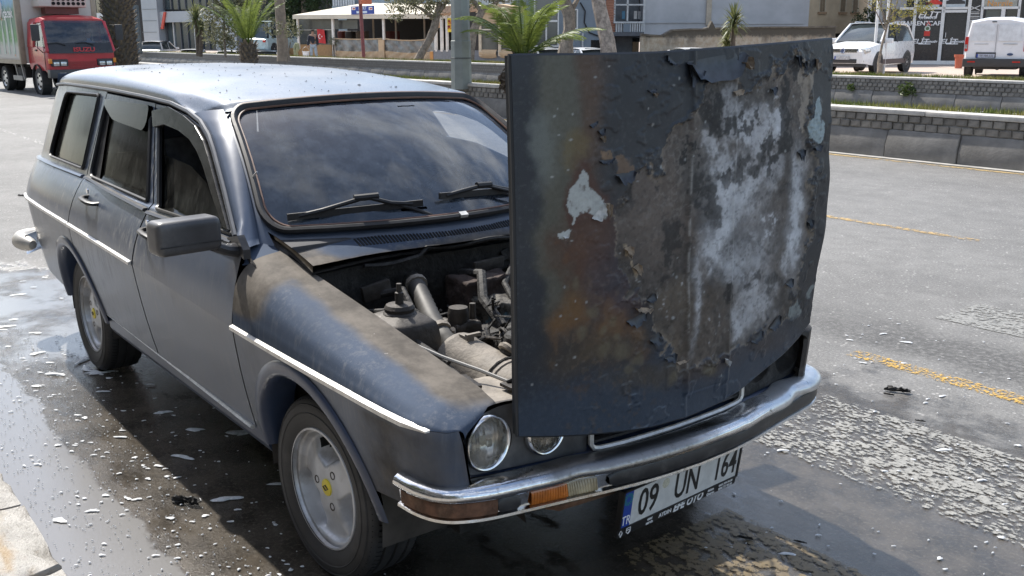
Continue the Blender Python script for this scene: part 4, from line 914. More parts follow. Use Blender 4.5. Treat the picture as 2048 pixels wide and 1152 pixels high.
# heat rainbow on the left-hand strip of the drawing: dark edge, olive grey, rust brown
e = YH + 0.56 + (n_lo - .5) * .10 + (n_md - .5) * .05
up_ = nstep(.86, 1.0, ZH)
lay(nstep(.035, .085, e) * (1 - nstep(.15, .22, e)) * up_ * .95, (.100, .098, .078), .38, .35)
lay(nstep(.15, .19, e) * (1 - nstep(.21, .30, e)) * up_ * .85, (.095, .055, .034), .45)
lay(blob(1090, 295, 24, 60) * .8, (.15, .165, .155), .36); lay(blob(1150, 300, 14, 30) * .6, (.16, .12, .05))
brown = nstep(.43, .62, n_md * .5 + n_lo * .5 + .07 * np.sin(ZH * 9)) * nstep(.06, .14, e) * (1 - nstep(.30, .46, e)) * (1 - nstep(1.16, 1.26, ZH)) * nstep(.70, .80, ZH)
lay(brown * .9, (.092, .046, .025), .5); lay(brown * nstep(.56, .68, n_md), (.14, .075, .035), .5)
lay(blob(1140, 620, 34, 42, .6) * .8, (.17, .088, .030), .5); lay(blob(1180, 490, 60, 60, .7) * .7, (.085, .038, .026)); lay(blob(1190, 700, 70, 40, .8) * .6, (.11, .072, .032))
lay(blob(1235, 560, 45, 60, .7) * .55, (.055, .046, .072)); lay(blob(1300, 745, 80, 26, .8) * .5, (.10, .075, .040)); lay(blob(1400, 730, 60, 30, .8) * .45, (.09, .055, .032)); lay(blob(1520, 680, 50, 30, .8) * .4, (.08, .05, .03))
for (a, c_, r_) in ((1180, 620, 9), (1215, 640, 8), (1205, 700, 10), (1240, 700, 11), (1230, 670, 7), (1150, 560, 8), (1265, 715, 9), (1330, 750, 10), (1195, 660, 6), (1160, 665, 7), (1250, 735, 8), (1400, 735, 12)):
    lay(blob(a, c_, r_, r_ * 1.4, .6, .6) * .55, (.155, .135, .085), .45)
spot = nstep(.66, .74, fbm(YH * 60, ZH * 60, 91, 3)) * nstep(.08, .14, e) * (1 - nstep(.36, .5, e)) * (1 - nstep(.98, 1.1, ZH)); lay(spot * .22, (.16, .11, .06))
# bare scorched steel where the paint burnt away
R1 = reg([(1440, 172), (1405, 195), (1385, 230), (1350, 262), (1320, 300), (1300, 335), (1262, 365), (1236, 420), (1232, 480), (1252, 530), (1285, 580), (1310, 620), (1318, 670), (1338, 722), (1368, 722), (1392, 716), (1440, 690), (1490, 676), (1520, 640), (1555, 630), (1590, 560), (1612, 480), (1630, 380), (1632, 290), (1622, 220), (1612, 150), (1590, 112), (1560, 140), (1530, 132), (1490, 160)])
dd = pdist(R1, Yw, Zw) + (n_hi - .5) * .028 + (n_vh - .5) * .012
bare = nstep(-.004, .004, dd)
steel = np.array((.112, .092, .078)) * (0.62 + .75 * n_md[..., None]) ; steel = steel * (0.78 + .44 * n_hi[..., None]) * (.86 + .28 * n_vh[..., None])
lay(bare, steel, .6, .25)
rim_ = np.exp(-(dd / .012) ** 2)                                   # lifted, pale edge of the paint film
lay(nstep(.50, .64, fbm(YH * 5.5 + 3, ZH * 4.5, 77, 5, .62)) * bare * .7 * nstep(.72, .9, ZH), (.030, .028, .028), .6)
lay(rim_ * nstep(.45, .6, n_hi) * nstep(-.012, .0, dd) * .9, (.24, .20, .155), .7)
hgt += (1 - bare) * .0022 + np.exp(-((dd + .010) / .008) ** 2) * .0035 * nstep(.4, .6, n_md)
lay(bare * nstep(.50, .62, fbm(YH * 7, ZH * 5, 33, 5, .62)) * .75, (.050, .046, .044), .6)
for (a, c_, rx, ry, k, cc) in ((1310, 430, 60, 110, .8, (.15, .122, .105)), (1400, 330, 50, 70, .6, (.12, .115, .11)), (1470, 620, 60, 60, .6, (.13, .105, .085)), (1340, 600, 30, 50, .6, (.16, .125, .09)), (1530, 420, 70, 120, .55, (.15, .13, .118)), (1330, 690, 26, 30, .6, (.15, .115, .08)), (1385, 620, 24, 60, .5, (.13, .10, .075))):
    lay(blob(a, c_, rx, ry, .6) * bare * k, np.array(cc) * (.7 + .6 * n_hi[..., None]), .6)
# ash: white streaks and clouds
def ash(a, c_, rx, ry, k, warp=1.6, cc=(.52, .535, .56)):
    m_ = blob(a, c_, rx * 1.1, ry * 1.1, .9, warp); soft_ = 1.0 if c_ > 335 else .25; mc_ = nstep(.30, .95, m_ * 1.15 + (n_md - .5) * .9 + (n_hi - .5) * .8 + (n_vh - .5) * .35) * (.65 + .35 * m_); ms_ = blob(a, c_, rx * 1.5, ry * 1.25, 1.0, .9) * (.45 + .75 * n_md) * (.75 + .5 * n_hi); m_ = mc_ * (1 - soft_ * .72) + ms_ * soft_ * .80; lay(m_ * k * nstep(-.01, .01, dd), np.array(cc) * (.82 + .36 * n_hi[..., None]), .85, 0)
for q in ((1425, 430, 20, 70, .85), (1412, 505, 14, 34, .75), (1462, 400, 30, 40, .6), (1490, 375, 26, 30, .6), (1440, 330, 24, 60, .5), (1480, 520, 34, 50, .42), (1500, 300, 40, 60, .42), (1515, 240, 36, 40, .5), (1465, 220, 30, 40, .45), (1555, 255, 22, 30, .85), (1592, 425, 13, 95, .95), (1602, 345, 11, 40, .6), (1575, 500, 10, 40, .7), (1500, 595, 22, 50, .55), (1470, 640, 14, 30, .7), (1530, 585, 16, 40, .45), (1455, 560, 14, 26, .5), (1545, 330, 24, 36, .4), (1380, 560, 7, 50, .5), (1374, 640, 5, 50, .45), (1420, 280, 14, 30, .5), (1512, 480, 30, 60, .25)): ash(*q)
veins = (1 - nstep(.0, .035, np.abs(fbm(YH * 13, ZH * 11, 44, 5, .6) - .5))) * bare * nstep(.42, .6, fbm(YH * 3, ZH * 3, 46, 3)); lay(veins * .22 * nstep(1.02, 1.14, ZH), (.40, .385, .36), .8)
lay(bare * nstep(.58, .64, fbm(YH * 16, ZH * 14, 55, 5, .65)) * nstep(1.1, 1.25, ZH) * .85, (.022, .023, .026), .6)
for (a, c_, rx, ry) in ((1480, 300, 12, 22), (1500, 330, 16, 20), (1440, 350, 7, 14), (1465, 340, 16, 30), (1520, 300, 22, 26), (1510, 560, 14, 18), (1545, 560, 20, 30), (1400, 390, 16, 60), (1330, 470, 20, 60), (1590, 590, 14, 26), (1440, 610, 16, 34), (1420, 240, 24, 30)): lay(nstep(.3, .8, blob(a, c_, rx, ry, .8, 1.6) + (n_hi - .5) * .9) * .75, (.020, .020, .022), .6)
for yl, z0, z1, k in ((-.016, .68, 1.30, .55), (.152, .95, 1.50, .45)):
    lay(np.exp(-((YH - yl + (n_hi - .5) * .006) / .0035) ** 2) * nstep(z0, z0 + .05, ZH) * (1 - nstep(z1 - .05, z1, ZH)) * nstep(.38, .58, n_hi) * k, (.42, .41, .39), .8)
# pale primer where flakes came off, with rust red round it
def primer(pts, c_=(.36, .375, .36), red=True):
    d_ = pdist(reg(pts), Yf, Zf) + (n_hi - .5) * .012
    if red: lay(np.clip(nstep(-.03, -.006, d_ + (n_md - .5) * .03), 0, 1) * .8, (.085, .036, .024), .6)
    k = nstep(-.001, .002, d_) * (1 - .85 * nstep(.60, .66, fbm(YH * 40, ZH * 34, 15, 4)) * nstep(.03, .0, d_)); lay(k, np.array(c_) * (.85 + .3 * n_hi[..., None]), .75, 0); return d_
primer([(1132, 402), (1140, 375), (1158, 352), (1166, 334), (1176, 352), (1184, 376), (1204, 402), (1207, 442), (1190, 428), (1170, 424), (1150, 432), (1144, 446), (1138, 425)])
primer([(1115, 470), (1138, 462), (1132, 474), (1118, 478)], red=False)
primer([(1196, 300), (1218, 302), (1224, 318), (1200, 318)], (.20, .135, .085), False); primer([(1228, 308), (1262, 306), (1262, 350), (1226, 350)], (.175, .122, .085), False)
primer([(1602, 128), (1612, 118), (1614, 160), (1630, 140), (1634, 152), (1620, 210), (1608, 270), (1600, 250), (1604, 190)], (.26, .225, .185), False)
primer([(1648, 192), (1655, 250), (1652, 282), (1640, 290), (1622, 280), (1624, 240), (1636, 210)], (.27, .33, .345), False)
primer([(1592, 600), (1602, 622), (1580, 645), (1570, 636), (1574, 618)], (.20, .22, .215), False); primer([(1626, 566), (1634, 570), (1620, 596), (1614, 590)], (.2, .22, .215), False)
primer([(1250, 510), (1256, 520), (1268, 545), (1262, 548), (1248, 524)], (.30, .235, .16), False); primer([(1238, 486), (1246, 488), (1252, 505), (1244, 508)], (.30, .235, .16), False)
for k in range(60):                                              # chips
    rr = np.random.RandomState(100 + k); a, c_ = rr.uniform(1060, 1620), rr.uniform(130, 800); lay(blob(a, c_, rr.uniform(1.2, 3.0), rr.uniform(1.5, 4), .4, .2) * .7, (.32, .33, .33))
lay(nstep(.62, .8, n_vh) * .25, (.09, .09, .09)); col = col * (.8 + .4 * n_vh[..., None])
pit = nstep(.64, .72, fbm(YH * 80, ZH * 80, 123, 3)) * bare; lay(pit * .3, (.02, .02, .02)); lay(nstep(.66, .72, fbm(YH * 70, ZH * 60, 133, 3)) * bare * .18, (.30, .28, .26))
lum = col.max(-1, keepdims=True); col = col * (.62 + .16 * nstep(.05, .09, lum) + .22 * nstep(.16, .34, lum))
# blisters
bl = nstep(.58, .70, fbm(YH * 26, ZH * 26, 99, 3)) * (1 - bare) * nstep(.14, .3, e); hgt += bl * .0016
hgt += bare * (n_hi - .5) * .0022
XH2 = XH + hgt
Vh = np.stack([XH2, YH, ZH], -1).reshape(-1, 3)
idx = np.arange(nU * nV).reshape(nV, nU); Fh = np.stack([idx[:-1, :-1], idx[:-1, 1:], idx[1:, 1:], idx[1:, :-1]], -1).reshape(-1, 4)
me = bpy.data.meshes.new('bonnet'); me.from_pydata(Vh.tolist(), [], Fh.tolist()); me.polygons.foreach_set('use_smooth', [True] * len(me.polygons)); me.update()
at = me.attributes.new('burn', 'FLOAT_COLOR', 'POINT'); at.data.foreach_set('color', np.concatenate([col.reshape(-1, 3), np.ones((nU * nV, 1))], 1).astype(np.float32).ravel())
at = me.attributes.new('brough', 'FLOAT', 'POINT'); at.data.foreach_set('value', rgh.astype(np.float32).ravel())
at = me.attributes.new('bmetal', 'FLOAT', 'POINT'); at.data.foreach_set('value', met.astype(np.float32).ravel())
M = Mat('burnt_bonnet'); fn = M.noise(300, 4, .65); bc = M.attr('burn', False); M.set(col=bc, rough=M.attr('brough') + (fn - .5) * .15, metal=M.attr('bmetal')); M.bump(fn, .25, .002)
HOODM = M.m; hood = link('bonnet', me, HOODM, car); hood['label'] = 'raised bonnet with scorched, blistered and peeling paint'
# inner pressing and rolled edge
g_ = [(u, v) for v in lin(0, 1, 12) for u in lin(0, 1, 12)]
b = MB()
def hin(u, v, o=-.022): x_, y_, z_ = hood_xyz(np.array(u), np.array(v), False); return (float(x_) + o, float(y_), float(z_))
b.grid(lambda u, v: hin(u, v), lin(.0, 1., 14), lin(.0, 1., 14)); b.build('bonnet_inner_panel', CHAR, hood, smooth=True)
b = MB()
def hout(u, v): x_, y_, z_ = hood_xyz(np.array(u), np.array(v)); return Vector((float(x_), float(y_), float(z_)))
bd = [(0, v) for v in lin(0, 1, 40)] + [(u, 1) for u in lin(0, 1, 40)][1:] + [(1, 1 - v) for v in lin(0, 1, 40)][1:] + [(1 - u, 0) for u in lin(0, 1, 40)][1:-1]
n = len(bd); Ve = [hout(*p) + Vector((.002, 0, 0)) for p in bd] + [hout(*p) + Vector((-.022, 0, 0)) for p in bd]
b.add(Ve, [(i, (i + 1) % n, n + (i + 1) % n, n + i) for i in range(n)]); b.build('bonnet_edge', mat('scorched_edge', (.03, .033, .038), .4, .3), hood)
b = MB(); b.tube([hout(*p) + Vector((-.004, 0, 0)) for p in bd], .0055, 6, closed=True); b.build('rolled_rim', _simple['scorched_edge'], hood, smooth=True)
# lifted paint flakes, each a curled scrap standing off the sheet
FLK = Mat('paint_flake'); gi = FLK.t.nodes.new('ShaderNodeNewGeometry'); bf = X(FLK.t, gi.outputs['Backfacing']); nn = FLK.noise(40, 4)
FLK.set(col=FLK.mix(bf, FLK.mix(nn.step(.4, .6), (.025, .030, .040), (.05, .05, .052)), (.30, .24, .17)), rough=.45); FLK = FLK.m
def flake(cx, cy, wpx, hpx, ang, lift, curl, seed, m=FLK, tear=.35):
    """hinged along its upper edge; the free end curls off the sheet"""
    a, c_ = hp_(cx, cy); W, H = wpx * .00175, hpx * .00128; nu, nv = 12, 8; rs_ = np.random.RandomState(seed); ed = rs_.uniform(-1, 1, nu); ed2 = rs_.uniform(-1, 1, nv); V = []
    for j in range(nv):
        for i in range(nu):
            u, v = i / (nu - 1) - .5, j / (nv - 1)
            taper = math.sqrt(max(0.02, 1 - (2 * abs(u)) ** 2.6)) if v > 0 else 1
            l = v * H * taper * (1 + tear * ed[i] * v); q = curl * v
            off = .003 + .5 * lift * v * v + (0 if curl == 0 else (H / curl) * (1 - math.cos(q)) * .45)
            dn = l if curl == 0 else (H / curl) * math.sin(q) * taper * (1 + tear * ed[i] * v)
            y_, z_ = u * W * (1 + .06 * ed2[j]), -dn; yr = y_ * math.cos(ang) - z_ * math.sin(ang); zr_ = y_ * math.sin(ang) + z_ * math.cos(ang)
            Y_, Z_ = a + yr, c_ + zr_; uu = min(1, max(0, (Y_ + .5595) / 1.157)); zb_ = np.interp(Y_, [p[0] for p in HB], [p[1] for p in HB]); zt_ = np.interp(Y_, [p[0] for p in HT], [p[1] for p in HT])
            vv = min(1, max(0, (Z_ - zb_) / (zt_ - zb_))); h_ = hout(uu, vv); V.append((h_.x + off, Y_, Z_))
    from_data('paint_flake', V, [(j * nu + i, (j + 1) * nu + i, (j + 1) * nu + i + 1, j * nu + i + 1) for j in range(nv - 1) for i in range(nu - 1)], m, hood, smooth=True)
FLB = mat('flake_black', (.024, .029, .038), .38, var=.4, scale=40); FLT = mat('flake_tan', (.25, .195, .14), .7, var=.35, scale=50); FLG = mat('flake_grey', (.42, .42, .40), .6, var=.3, scale=50)
flake(1428, 112, 128, 56, .10, .020, .5, 1, FLB, .15); flake(1482, 116, 16, 34, .5, .03, 1.2, 2, FLT); flake(1386, 132, 30, 36, -.3, .012, .6, 3, FLB)
for i, (a, c_, ww, hh, an, lf, cu, mm) in enumerate([(1192, 420, 34, 24, .7, .012, .8, FLG), (1210, 405, 10, 34, -.1, .018, 1.0, FLT), (1210, 318, 30, 12, .1, .012, .9, FLB), (1244, 344, 40, 26, .1, .02, .9, FLB), (1246, 492, 14, 30, .25, .012, 1.2, FLT), (1262, 528, 14, 34, .35, .012, 1.0, FLT), (1276, 612, 40, 18, -.2, .014, 1.3, FLT), (1262, 630, 44, 26, .2, .01, .6, FLB), (1296, 668, 24, 26, .5, .012, .8, FLB), (1326, 706, 26, 22, .2, .012, 1.0, FLB), (1350, 716, 30, 8, .05, .01, .8, FLT), (1436, 712, 10, 30, -.3, .02, 1.6, FLG), (1500, 668, 34, 22, .5, .012, .9, FLB), (1540, 640, 36, 24, .6, .012, .8, FLB), (1600, 300, 20, 30, .2, .014, .9, FLB), (1638, 292, 26, 18, .1, .014, .9, FLB), (1612, 122, 10, 26, .3, .014, .9, FLB), (1644, 120, 14, 30, -.5, .016, 1.1, FLT), (1600, 110, 12, 34, .1, .01, .8, FLB), (1570, 560, 22, 22, .4, .012, .9, FLB), (1200, 258, 14, 16, .2, .01, .9, FLB), (1186, 246, 16, 10, .4, .01, .9, FLB), (1202, 272, 8, 16, .3, .01, 1.2, FLT), (1300, 178, 18, 10, .1, .01, .9, FLB), (1306, 186, 8, 12, .1, .01, 1.2, FLT), (1290, 590, 20, 20, .5, .01, .9, FLB), (1340, 118, 26, 14, -.6, .012, .8, FLB), (1618, 440, 16, 26, .2, .012, .9, FLB), (1546, 175, 16, 20, .2, .012, .8, FLB), (1470, 180, 30, 16, .1, .012, 1.0, FLT), (1130, 470, 12, 8, .2, .008, .8, FLG)]):
    flake(a, c_, ww * .85, hh * .8, an, lf * .7, cu, 10 + i, mm)
# hinge arms at the nose
for s in (-1, 1):
    b = MB(); b.bar((.60, s * .46, .66), (.715, s * .46, .72), .012, .03); b.bar((.715, s * .46, .72), (.712, s * .46, .82), .012, .03); b.build('bonnet_hinge', BURNT, car)
# ---- number plate in its dealer frame
pc = Vector((0.724, 0.054, 0.345)); ux = Vector((-0.0809, 0.9967, -0.009)).normalized(); uz0 = Vector((0.1325, 0.0197, 0.991)); uy = uz0.cross(ux).normalized() * -1; uz = ux.cross(uy).normalized() * -1
nrm = ux.cross(uz).normalized()
if nrm.x < 0: nrm = -nrm
PM = Matrix((ux, uz, nrm)).transposed().to_4x4(); PM.translation = pc
if PM.to_3x3().determinant() < 0: PM = Matrix((-ux, uz, nrm)).transposed().to_4x4(); PM.translation = pc
plate = empty('number_plate'); plate.parent = car; plate.matrix_local = PM
plate.name = 'number_plate'
PWH = mat('plate_white', (.62, .62, .60), .4, var=.1, scale=20, dirt=((.35, .33, .30), .5)); PBL = mat('plate_blue', (.02, .06, .33), .4); INK = mat('ink_black', (.012, .012, .012), .5); PRW = mat('print_white', (.8, .8, .8), .5, var=.02); PFR = mat('frame_black', (.012, .012, .013), .35)
b = MB(); b.prism(rounded([(-.268, -.086), (.268, -.086), (.268, .062), (-.268, .062)], .008, 3), -.012, 0, 'z'); b.build('plate_frame', PFR, plate)
for a, c_, d, e_ in ((-.268, .268, .056, .062), (-.268, .268, -.060, -.0555), (-.268, -.2605, -.06, .062), (.2605, .268, -.06, .062)):
    b = MB(); b.box(((a + c_) / 2, (d + e_) / 2, .002), (c_ - a, e_ - d, .006)); b.build('frame_rim', PFR, plate)
b = MB(); b.box((.018, 0, .0012), (.482, .111, .001)); b.build('plate_face', PWH, plate)
b = MB(); b.box((-.2415, 0, .0012), (.036, .111, .001)); b.build('country_band', PBL, plate)
tx = lambda nm, t, size, m_, x_, y_, sx=1., **k: text_mesh(nm, t, size, m_, plate, (x_, y_, .0022), (0, 0, 0), sx, **k)
tx('plate_text', '09', .118, INK, -.155, -.002, .72, bold=.0012); tx('plate_text', 'UN', .118, INK, .015, -.002, .66, bold=.0012); tx('plate_text', '164', .118, INK, .195, -.002, .64, bold=.0012)
tx('plate_text', 'TR', .040, PRW, -.2415, -.036, .8)
tx('frame_text', 'EFE OTO', .034, PRW, .035, -.072, 1.0, bold=.0010, shear=.25); tx('frame_text', 'AYDIN', .018, PRW, -.068, -.073, 1.0, bold=.0003)
tx('frame_text', 'özel', .013, PRW, -.135, -.0665, 1.0, bold=.0002); tx('frame_text', 'servis', .013, PRW, -.135, -.079, 1.0, bold=.0002)
tx('frame_text', 'Bakım', .012, PRW, .142, -.0665, 1.0, bold=.0002); tx('frame_text', 'Onarım', .012, PRW, .142, -.079, 1.0, bold=.0002)
tx('frame_text', '0535 344 38 20', .0105, PRW, .214, -.0665, 1.0, bold=.0002); tx('frame_text', '0505 717 30 20', .0105, PRW, .214, -.079, 1.0, bold=.0002)
b = MB()
for k in range(16):
    q = 2 * PI * k / 16; b.add([(-.2415 + .019 * math.cos(q + .16), .03 + .019 * math.sin(q + .16), .002), (-.2415 + .006 * math.cos(q), .03 + .006 * math.sin(q), .002), (-.2415 + .019 * math.cos(q - .02), .03 + .019 * math.sin(q - .02), .002)], [(0, 1, 2)])
b.build('rosette', mat('rosette_green', (.03, .32, .13), .5), plate)
b = MB(); b.tube([(-.255, -.073 + .011, .0018), (-.249, -.073, .0018), (-.255, -.073 - .011, .0018), (-.261, -.073, .0018)], .0018, 4, closed=True); b.build('diamond_logo', PRW, plate)
b = MB(); b.tube([(-.232, -.064, .0018), (-.232, -.076, .0018), (-.224, -.083, .0018), (-.216, -.076, .0018), (-.216, -.064, .0018)], .0018, 4, closed=True); b.bar((-.232, -.071, .0018), (-.216, -.071, .0018), .002); b.build('shield_logo', PRW, plate)
b = MB(); b.lathe([(0, .0018), (.016, .0018)], 14, Matrix.Translation((-.085, .030, 0))); b.build('seal', mat('seal_cream', (.55, .53, .42), .6, var=.2, scale=200), plate)

# ---- wheels
def wheel(cx, cy, s, steer=0.0, rz=0.0):
    w_ = empty('wheel'); w_.parent = car; w_.location = (cx, s * cy, 0.284); w_.rotation_euler = (0, 0, steer)
    # local: y outward = s
    T = Matrix.Rotation(-s * PI / 2, 4, 'X')
    R_ = 0.284
    prof = [(.186, -.080), (.20, -.088), (.225, -.093), (.25, -.092), (.268, -.086), (.278, -.076), (.282, -.064)]
    for g in (-.042, 0.0, .042): prof += [(.2835, g - .006), (.277, g - .004), (.277, g + .004), (.2835, g + .006)]
    prof += [(.282, .064), (.278, .076), (.268, .086), (.25, .092), (.225, .093), (.20, .088), (.186, .080)]
    b = MB(); b.lathe(prof, 72, T); ty = b.build('tyre', TYRE, w_, smooth=True, angle=28)
    # tread blocks: cross cuts as small dark bars
    b = MB()
    for k in range(96):
        q = 2 * PI * k / 96
        for y0, y1, dq in ((.046, .066, .02), (-.066, -.046, .02), (.064, .082, .015), (-.082, -.064, .015)):
            rr = .2845 if abs(y0) < .06 else .279
            a = T @ Vector((rr * math.cos(q), rr * math.sin(q), y0)); c_ = T @ Vector(((rr if abs(y1) < .07 else .272) * math.cos(q + dq), (rr if abs(y1) < .07 else .272) * math.sin(q + dq), y1)); b.bar(a, c_, .0024, .002)
    b.build('tread_cut', HOLE, ty)['kind'] = 'stuff'
    # sidewall lettering rings
    b = MB(); b.lathe([(.232, .0935), (.234, .0950), (.236, .0935)], 60, T); b.lathe([(.258, .0905), (.260, .092), (.262, .0895)], 60, T); b.build('sidewall_ring', TYRE, ty, smooth=True)
    # wheel trim: three broad spokes with scooped windows
    def hf(r_, q):
        f = 0.060 + .022 * sm(.02, .05, r_) * 0 ; base = .066 - .020 * sm(.06, .16, r_) + .022 * sm(.158, .172, r_)
        a = (q - rz) % (2 * PI / 3); a = abs(a - PI / 3)                       # 0 at the scoop's middle
        wdt = 0.62 * sm(.050, .12, r_) ** .8 + .02; sc = 1 - sm(wdt * .62, wdt * 1.0, a); rad = sm(.058, .098, r_) * (1 - sm(.160, .170, r_))
        return base - .042 * sc * rad, sc * rad
    rs_ = [0.0, .018, .03, .042, .05, .056, .064, .072, .08, .088, .096, .104, .112, .12, .128, .136, .144, .15, .156, .161, .166, .171, .176, .180, .184]; nq = 120
    V = []; F = []; mi = []
    for r_ in rs_:
        for k in range(nq):
            q = 2 * PI * k / nq; h, sc = hf(r_, q); V.append(T @ Vector((r_ * math.cos(q), r_ * math.sin(q), h)))
    for j in range(len(rs_) - 1):
        for k in range(nq):
            F.append((j * nq + k, j * nq + (k + 1) % nq, (j + 1) * nq + (k + 1) % nq, (j + 1) * nq + k))
            r_ = (rs_[j] + rs_[j + 1]) / 2; q = 2 * PI * (k + .5) / nq; a = ((q - rz) % (2 * PI / 3)) - PI / 3
            mi.append(1 if (.104 < r_ < .160 and abs(a - .16) < .42 * math.sqrt(max(0, 1 - ((r_ - .136) / .026) ** 2)) ) else 0)
    rim = from_data('wheel_trim', V, F, [ALU, HOLE], w_, smooth=True, mi=mi, angle=60)
    b = MB(); b.lathe([(.184, .068), (.187, .076), (.1885, .080), (.186, .085), (.18, .086)], 60, T); b.lathe([(.15, -.07), (.184, -.07), (.184, .06)], 40, T); b.build('rim_flange', ALU, w_, smooth=True, angle=50)
    b = MB(); b.lathe([(0, .0715), (.022, .0715), (.0255, .070), (.027, .064)], 28, T); cap_ = b.build('centre_cap', mat('cap_yellow', (.72, .58, .05), .4), rim, smooth=True, angle=40)
    b = MB(); dm = [(0, .014), (.008, 0), (0, -.014), (-.008, 0)]; b.tube([T @ Vector((a, c_, .0725)) for c_, a in [(p[0], p[1]) for p in dm]], .0022, 5, closed=True); b.build('diamond_emblem', mat('emblem_dark', (.05, .05, .05), .4, .4), cap_)
    for k in range(3):
        q = rz + 2 * PI * k / 3 + .35; b = MB(); b.lathe([(0, .063), (.008, .063), (.009, .0665), (.0125, .0675), (.013, .064)], 14, T @ Matrix.Translation((.060 * math.cos(q), .060 * math.sin(q), 0))); b.build('wheel_bolt', mat('bolt_dark', (.06, .05, .045), .5, .5), rim, smooth=True)
    b = MB(); b.lathe([(0, -.06), (.14, -.06)], 24, T); b.build('brake_disc', mat('brake_rust', (.10, .07, .05), .8), w_)
    return w_
wheel(0.0, 0.640, -1, 0.05, 0.6); wheel(-2.441, 0.640, -1, 0, 2.0); wheel(0.0, 0.640, 1, 0.05, 1.0); wheel(-2.441, 0.640, 1, 0, 0.3)
# ---- door mirrors
for s in (-1, 1):
    b = MB(); b.box((0, 0, 0), (.095, .205, .105)); mo = b.build('door_mirror', GREYP, car, bevel=.026, seg=5, angle=70); mo.location = (-.435, s * .918, 1.008); mo.rotation_euler = (0, 0, s * -.10)
    b = MB(); b.box((-.049, 0, 0), (.004, .185, .085)); b.build('mirror_glass', CHR, mo)
    b = MB(); b.box((.0475, 0, -.022), (.003, .20, .0035)); b.build('seam', BLK, mo)
    b = MB(); b.tube([(-.455, s * .745, .935), (-.445, s * .79, .945), (-.435, s * .835, .965)], [.030, .024, .022], 10, flat=.8); b.build('mirror_arm', BLK, car, smooth=True)
    b = MB(); b.prism([(-.53, .965), (-.40, .915), (-.40, .945), (-.44, .985)], s * .728, s * .752, 'y'); b.build('mirror_base', BLK, car)
# ---- wipers
def wiper(pv, tip0, tip1, mid):
    b = MB(); b.lathe([(0, .03), (.013, .028), (.016, .012), (.014, -.03)], 12, Matrix.Translation(pv)); wp = b.build('wiper', RUB, car, smooth=True)
    b = MB(); b.tube([Vector(pv) + Vector((0, 0, .022)), Vector(pv).lerp(Vector(mid), .35) + Vector((0, 0, .022)), mid], [.010, .007, .005], 8); b.build('wiper_arm', RUB, wp, smooth=True)
    t0, t1 = Vector(tip0), Vector(tip1); m_ = Vector(mid)
    b = MB(); b.bar(t0, t1, .010, .022); b.build('wiper_blade', RUB, wp)
    b = MB(); b.tube([t0.lerp(t1, .08), t0.lerp(t1, .25) + Vector((.006, 0, .012)), m_, t0.lerp(t1, .75) + Vector((.006, 0, .012)), t0.lerp(t1, .92)], .008, 7); b.tube([m_ - (t1 - t0) * .09, m_ + (t1 - t0) * .09], .012, 8); b.build('wiper_bridge', RUB, wp, smooth=True)
W = lambda S_, t, o=.018: Vector(ws(S_, t)) + Vector((.55, 0, .83)) * o
wiper((-.345, -.075, .958), W(-.88, .07), W(-.18, .10), W(-.48, .15, .03)); wiper((-.355, .42, .955), W(-.06, .13), W(.52, .10), W(.26, .15, .03))
b = MB(); b.box(W(.02, -.0, .02), (.02, .03, .012), (0, .5, 0)); b.build('screen_clip', STRIP, car)
# ---- interior
b = MB(); b.box((-1.7, 0, .34), (2.9, 1.30, .05)); b.build('floor_pan', DARKIN, car)
b = MB(); b.prism([(-.62, .95), (-.36, .945), (-.36, .6), (-.75, .6), (-.80, .85)], -.62, .62, 'y'); b.build('dashboard', DARKIN, car, bevel=.02)
for sx in (-.34, .34):
    b = MB(); b.box((-1.25, sx, .55), (.50, .50, .16), (0, -.1, 0)); b.box((-1.55, sx, .88), (.16, .50, .62), (0, -.28, 0)); b.build('front_seat', SEAT, car, bevel=.04)
b = MB(); b.box((-2.15, 0, .56), (.45, 1.25, .16)); b.box((-2.42, 0, .80), (.14, 1.25, .50), (0, -.3, 0)); b.build('rear_seat', SEAT, car, bevel=.04)
T = Matrix.Translation((-.86, .36, .93)) @ Matrix.Rotation(-1.05, 4, 'Y')
b = MB(); b.tube([T @ Vector((.185 * math.cos(q), .185 * math.sin(q), 0)) for q in lin(0, 2 * PI * 35 / 36, 36)], .013, 8, closed=True); sw = b.build('steering_wheel', BLK, car, smooth=True)
b = MB(); b.tube([T @ Vector((-.17, 0, 0)), T @ Vector((.17, 0, 0))], .014, 6); b.tube([T @ Vector((0, 0, .02)), T @ Vector((0, 0, -.35))], .03, 8); b.build('steering_column', BLK, sw, smooth=True)
b = MB(); b.tube([(-.62 + .05 * math.sin(t * 1.3), -.60, .98 + .035 * t) for t in lin(0, 5, 14)], .003, 5); b.build('hanging_wire', mat('wire_pale', (.4, .4, .4), .6), car, smooth=True)
# ---- tail: tailgate, lamps, rear bumper
b = MB(); b.grid(lambda Y, t: (interp(t, [0, .45, .5, 1], [-3.455, -3.46, -3.44, -3.29]) + .03 * (Y / .6) ** 2, Y * interp(t, [0, .5, 1], [1.07, 1.0, .92]), interp(t, [0, .5, 1], [.42, .93, 1.40])), lin(-.60, .60, 13), lin(0, 1, 11)); b.build('tailgate', PAINT, car, smooth=True)
b = MB(); b.grid(lambda Y, t: (-3.447 + .13 * t + .03 * (Y / .6) ** 2, Y * (1 - .1 * t), .98 + .34 * t), lin(-.50, .50, 7), lin(0, 1, 5)); b.build('rear_window', SIDEG, car, smooth=True)
b = MB(); b.grid(lambda u, k: (-3.52 + .26 * max(0, abs(u) - .72) ** 1.6 * 6 + [0, -.03, -.035, -.02, .0][k], u * .80 * (1 - .0 * k), [.545, .54, .49, .45, .44][k]), lin(-1, 1, 41), list(range(5))); b.build('rear_bumper', CHR, car, smooth=True, angle=50)
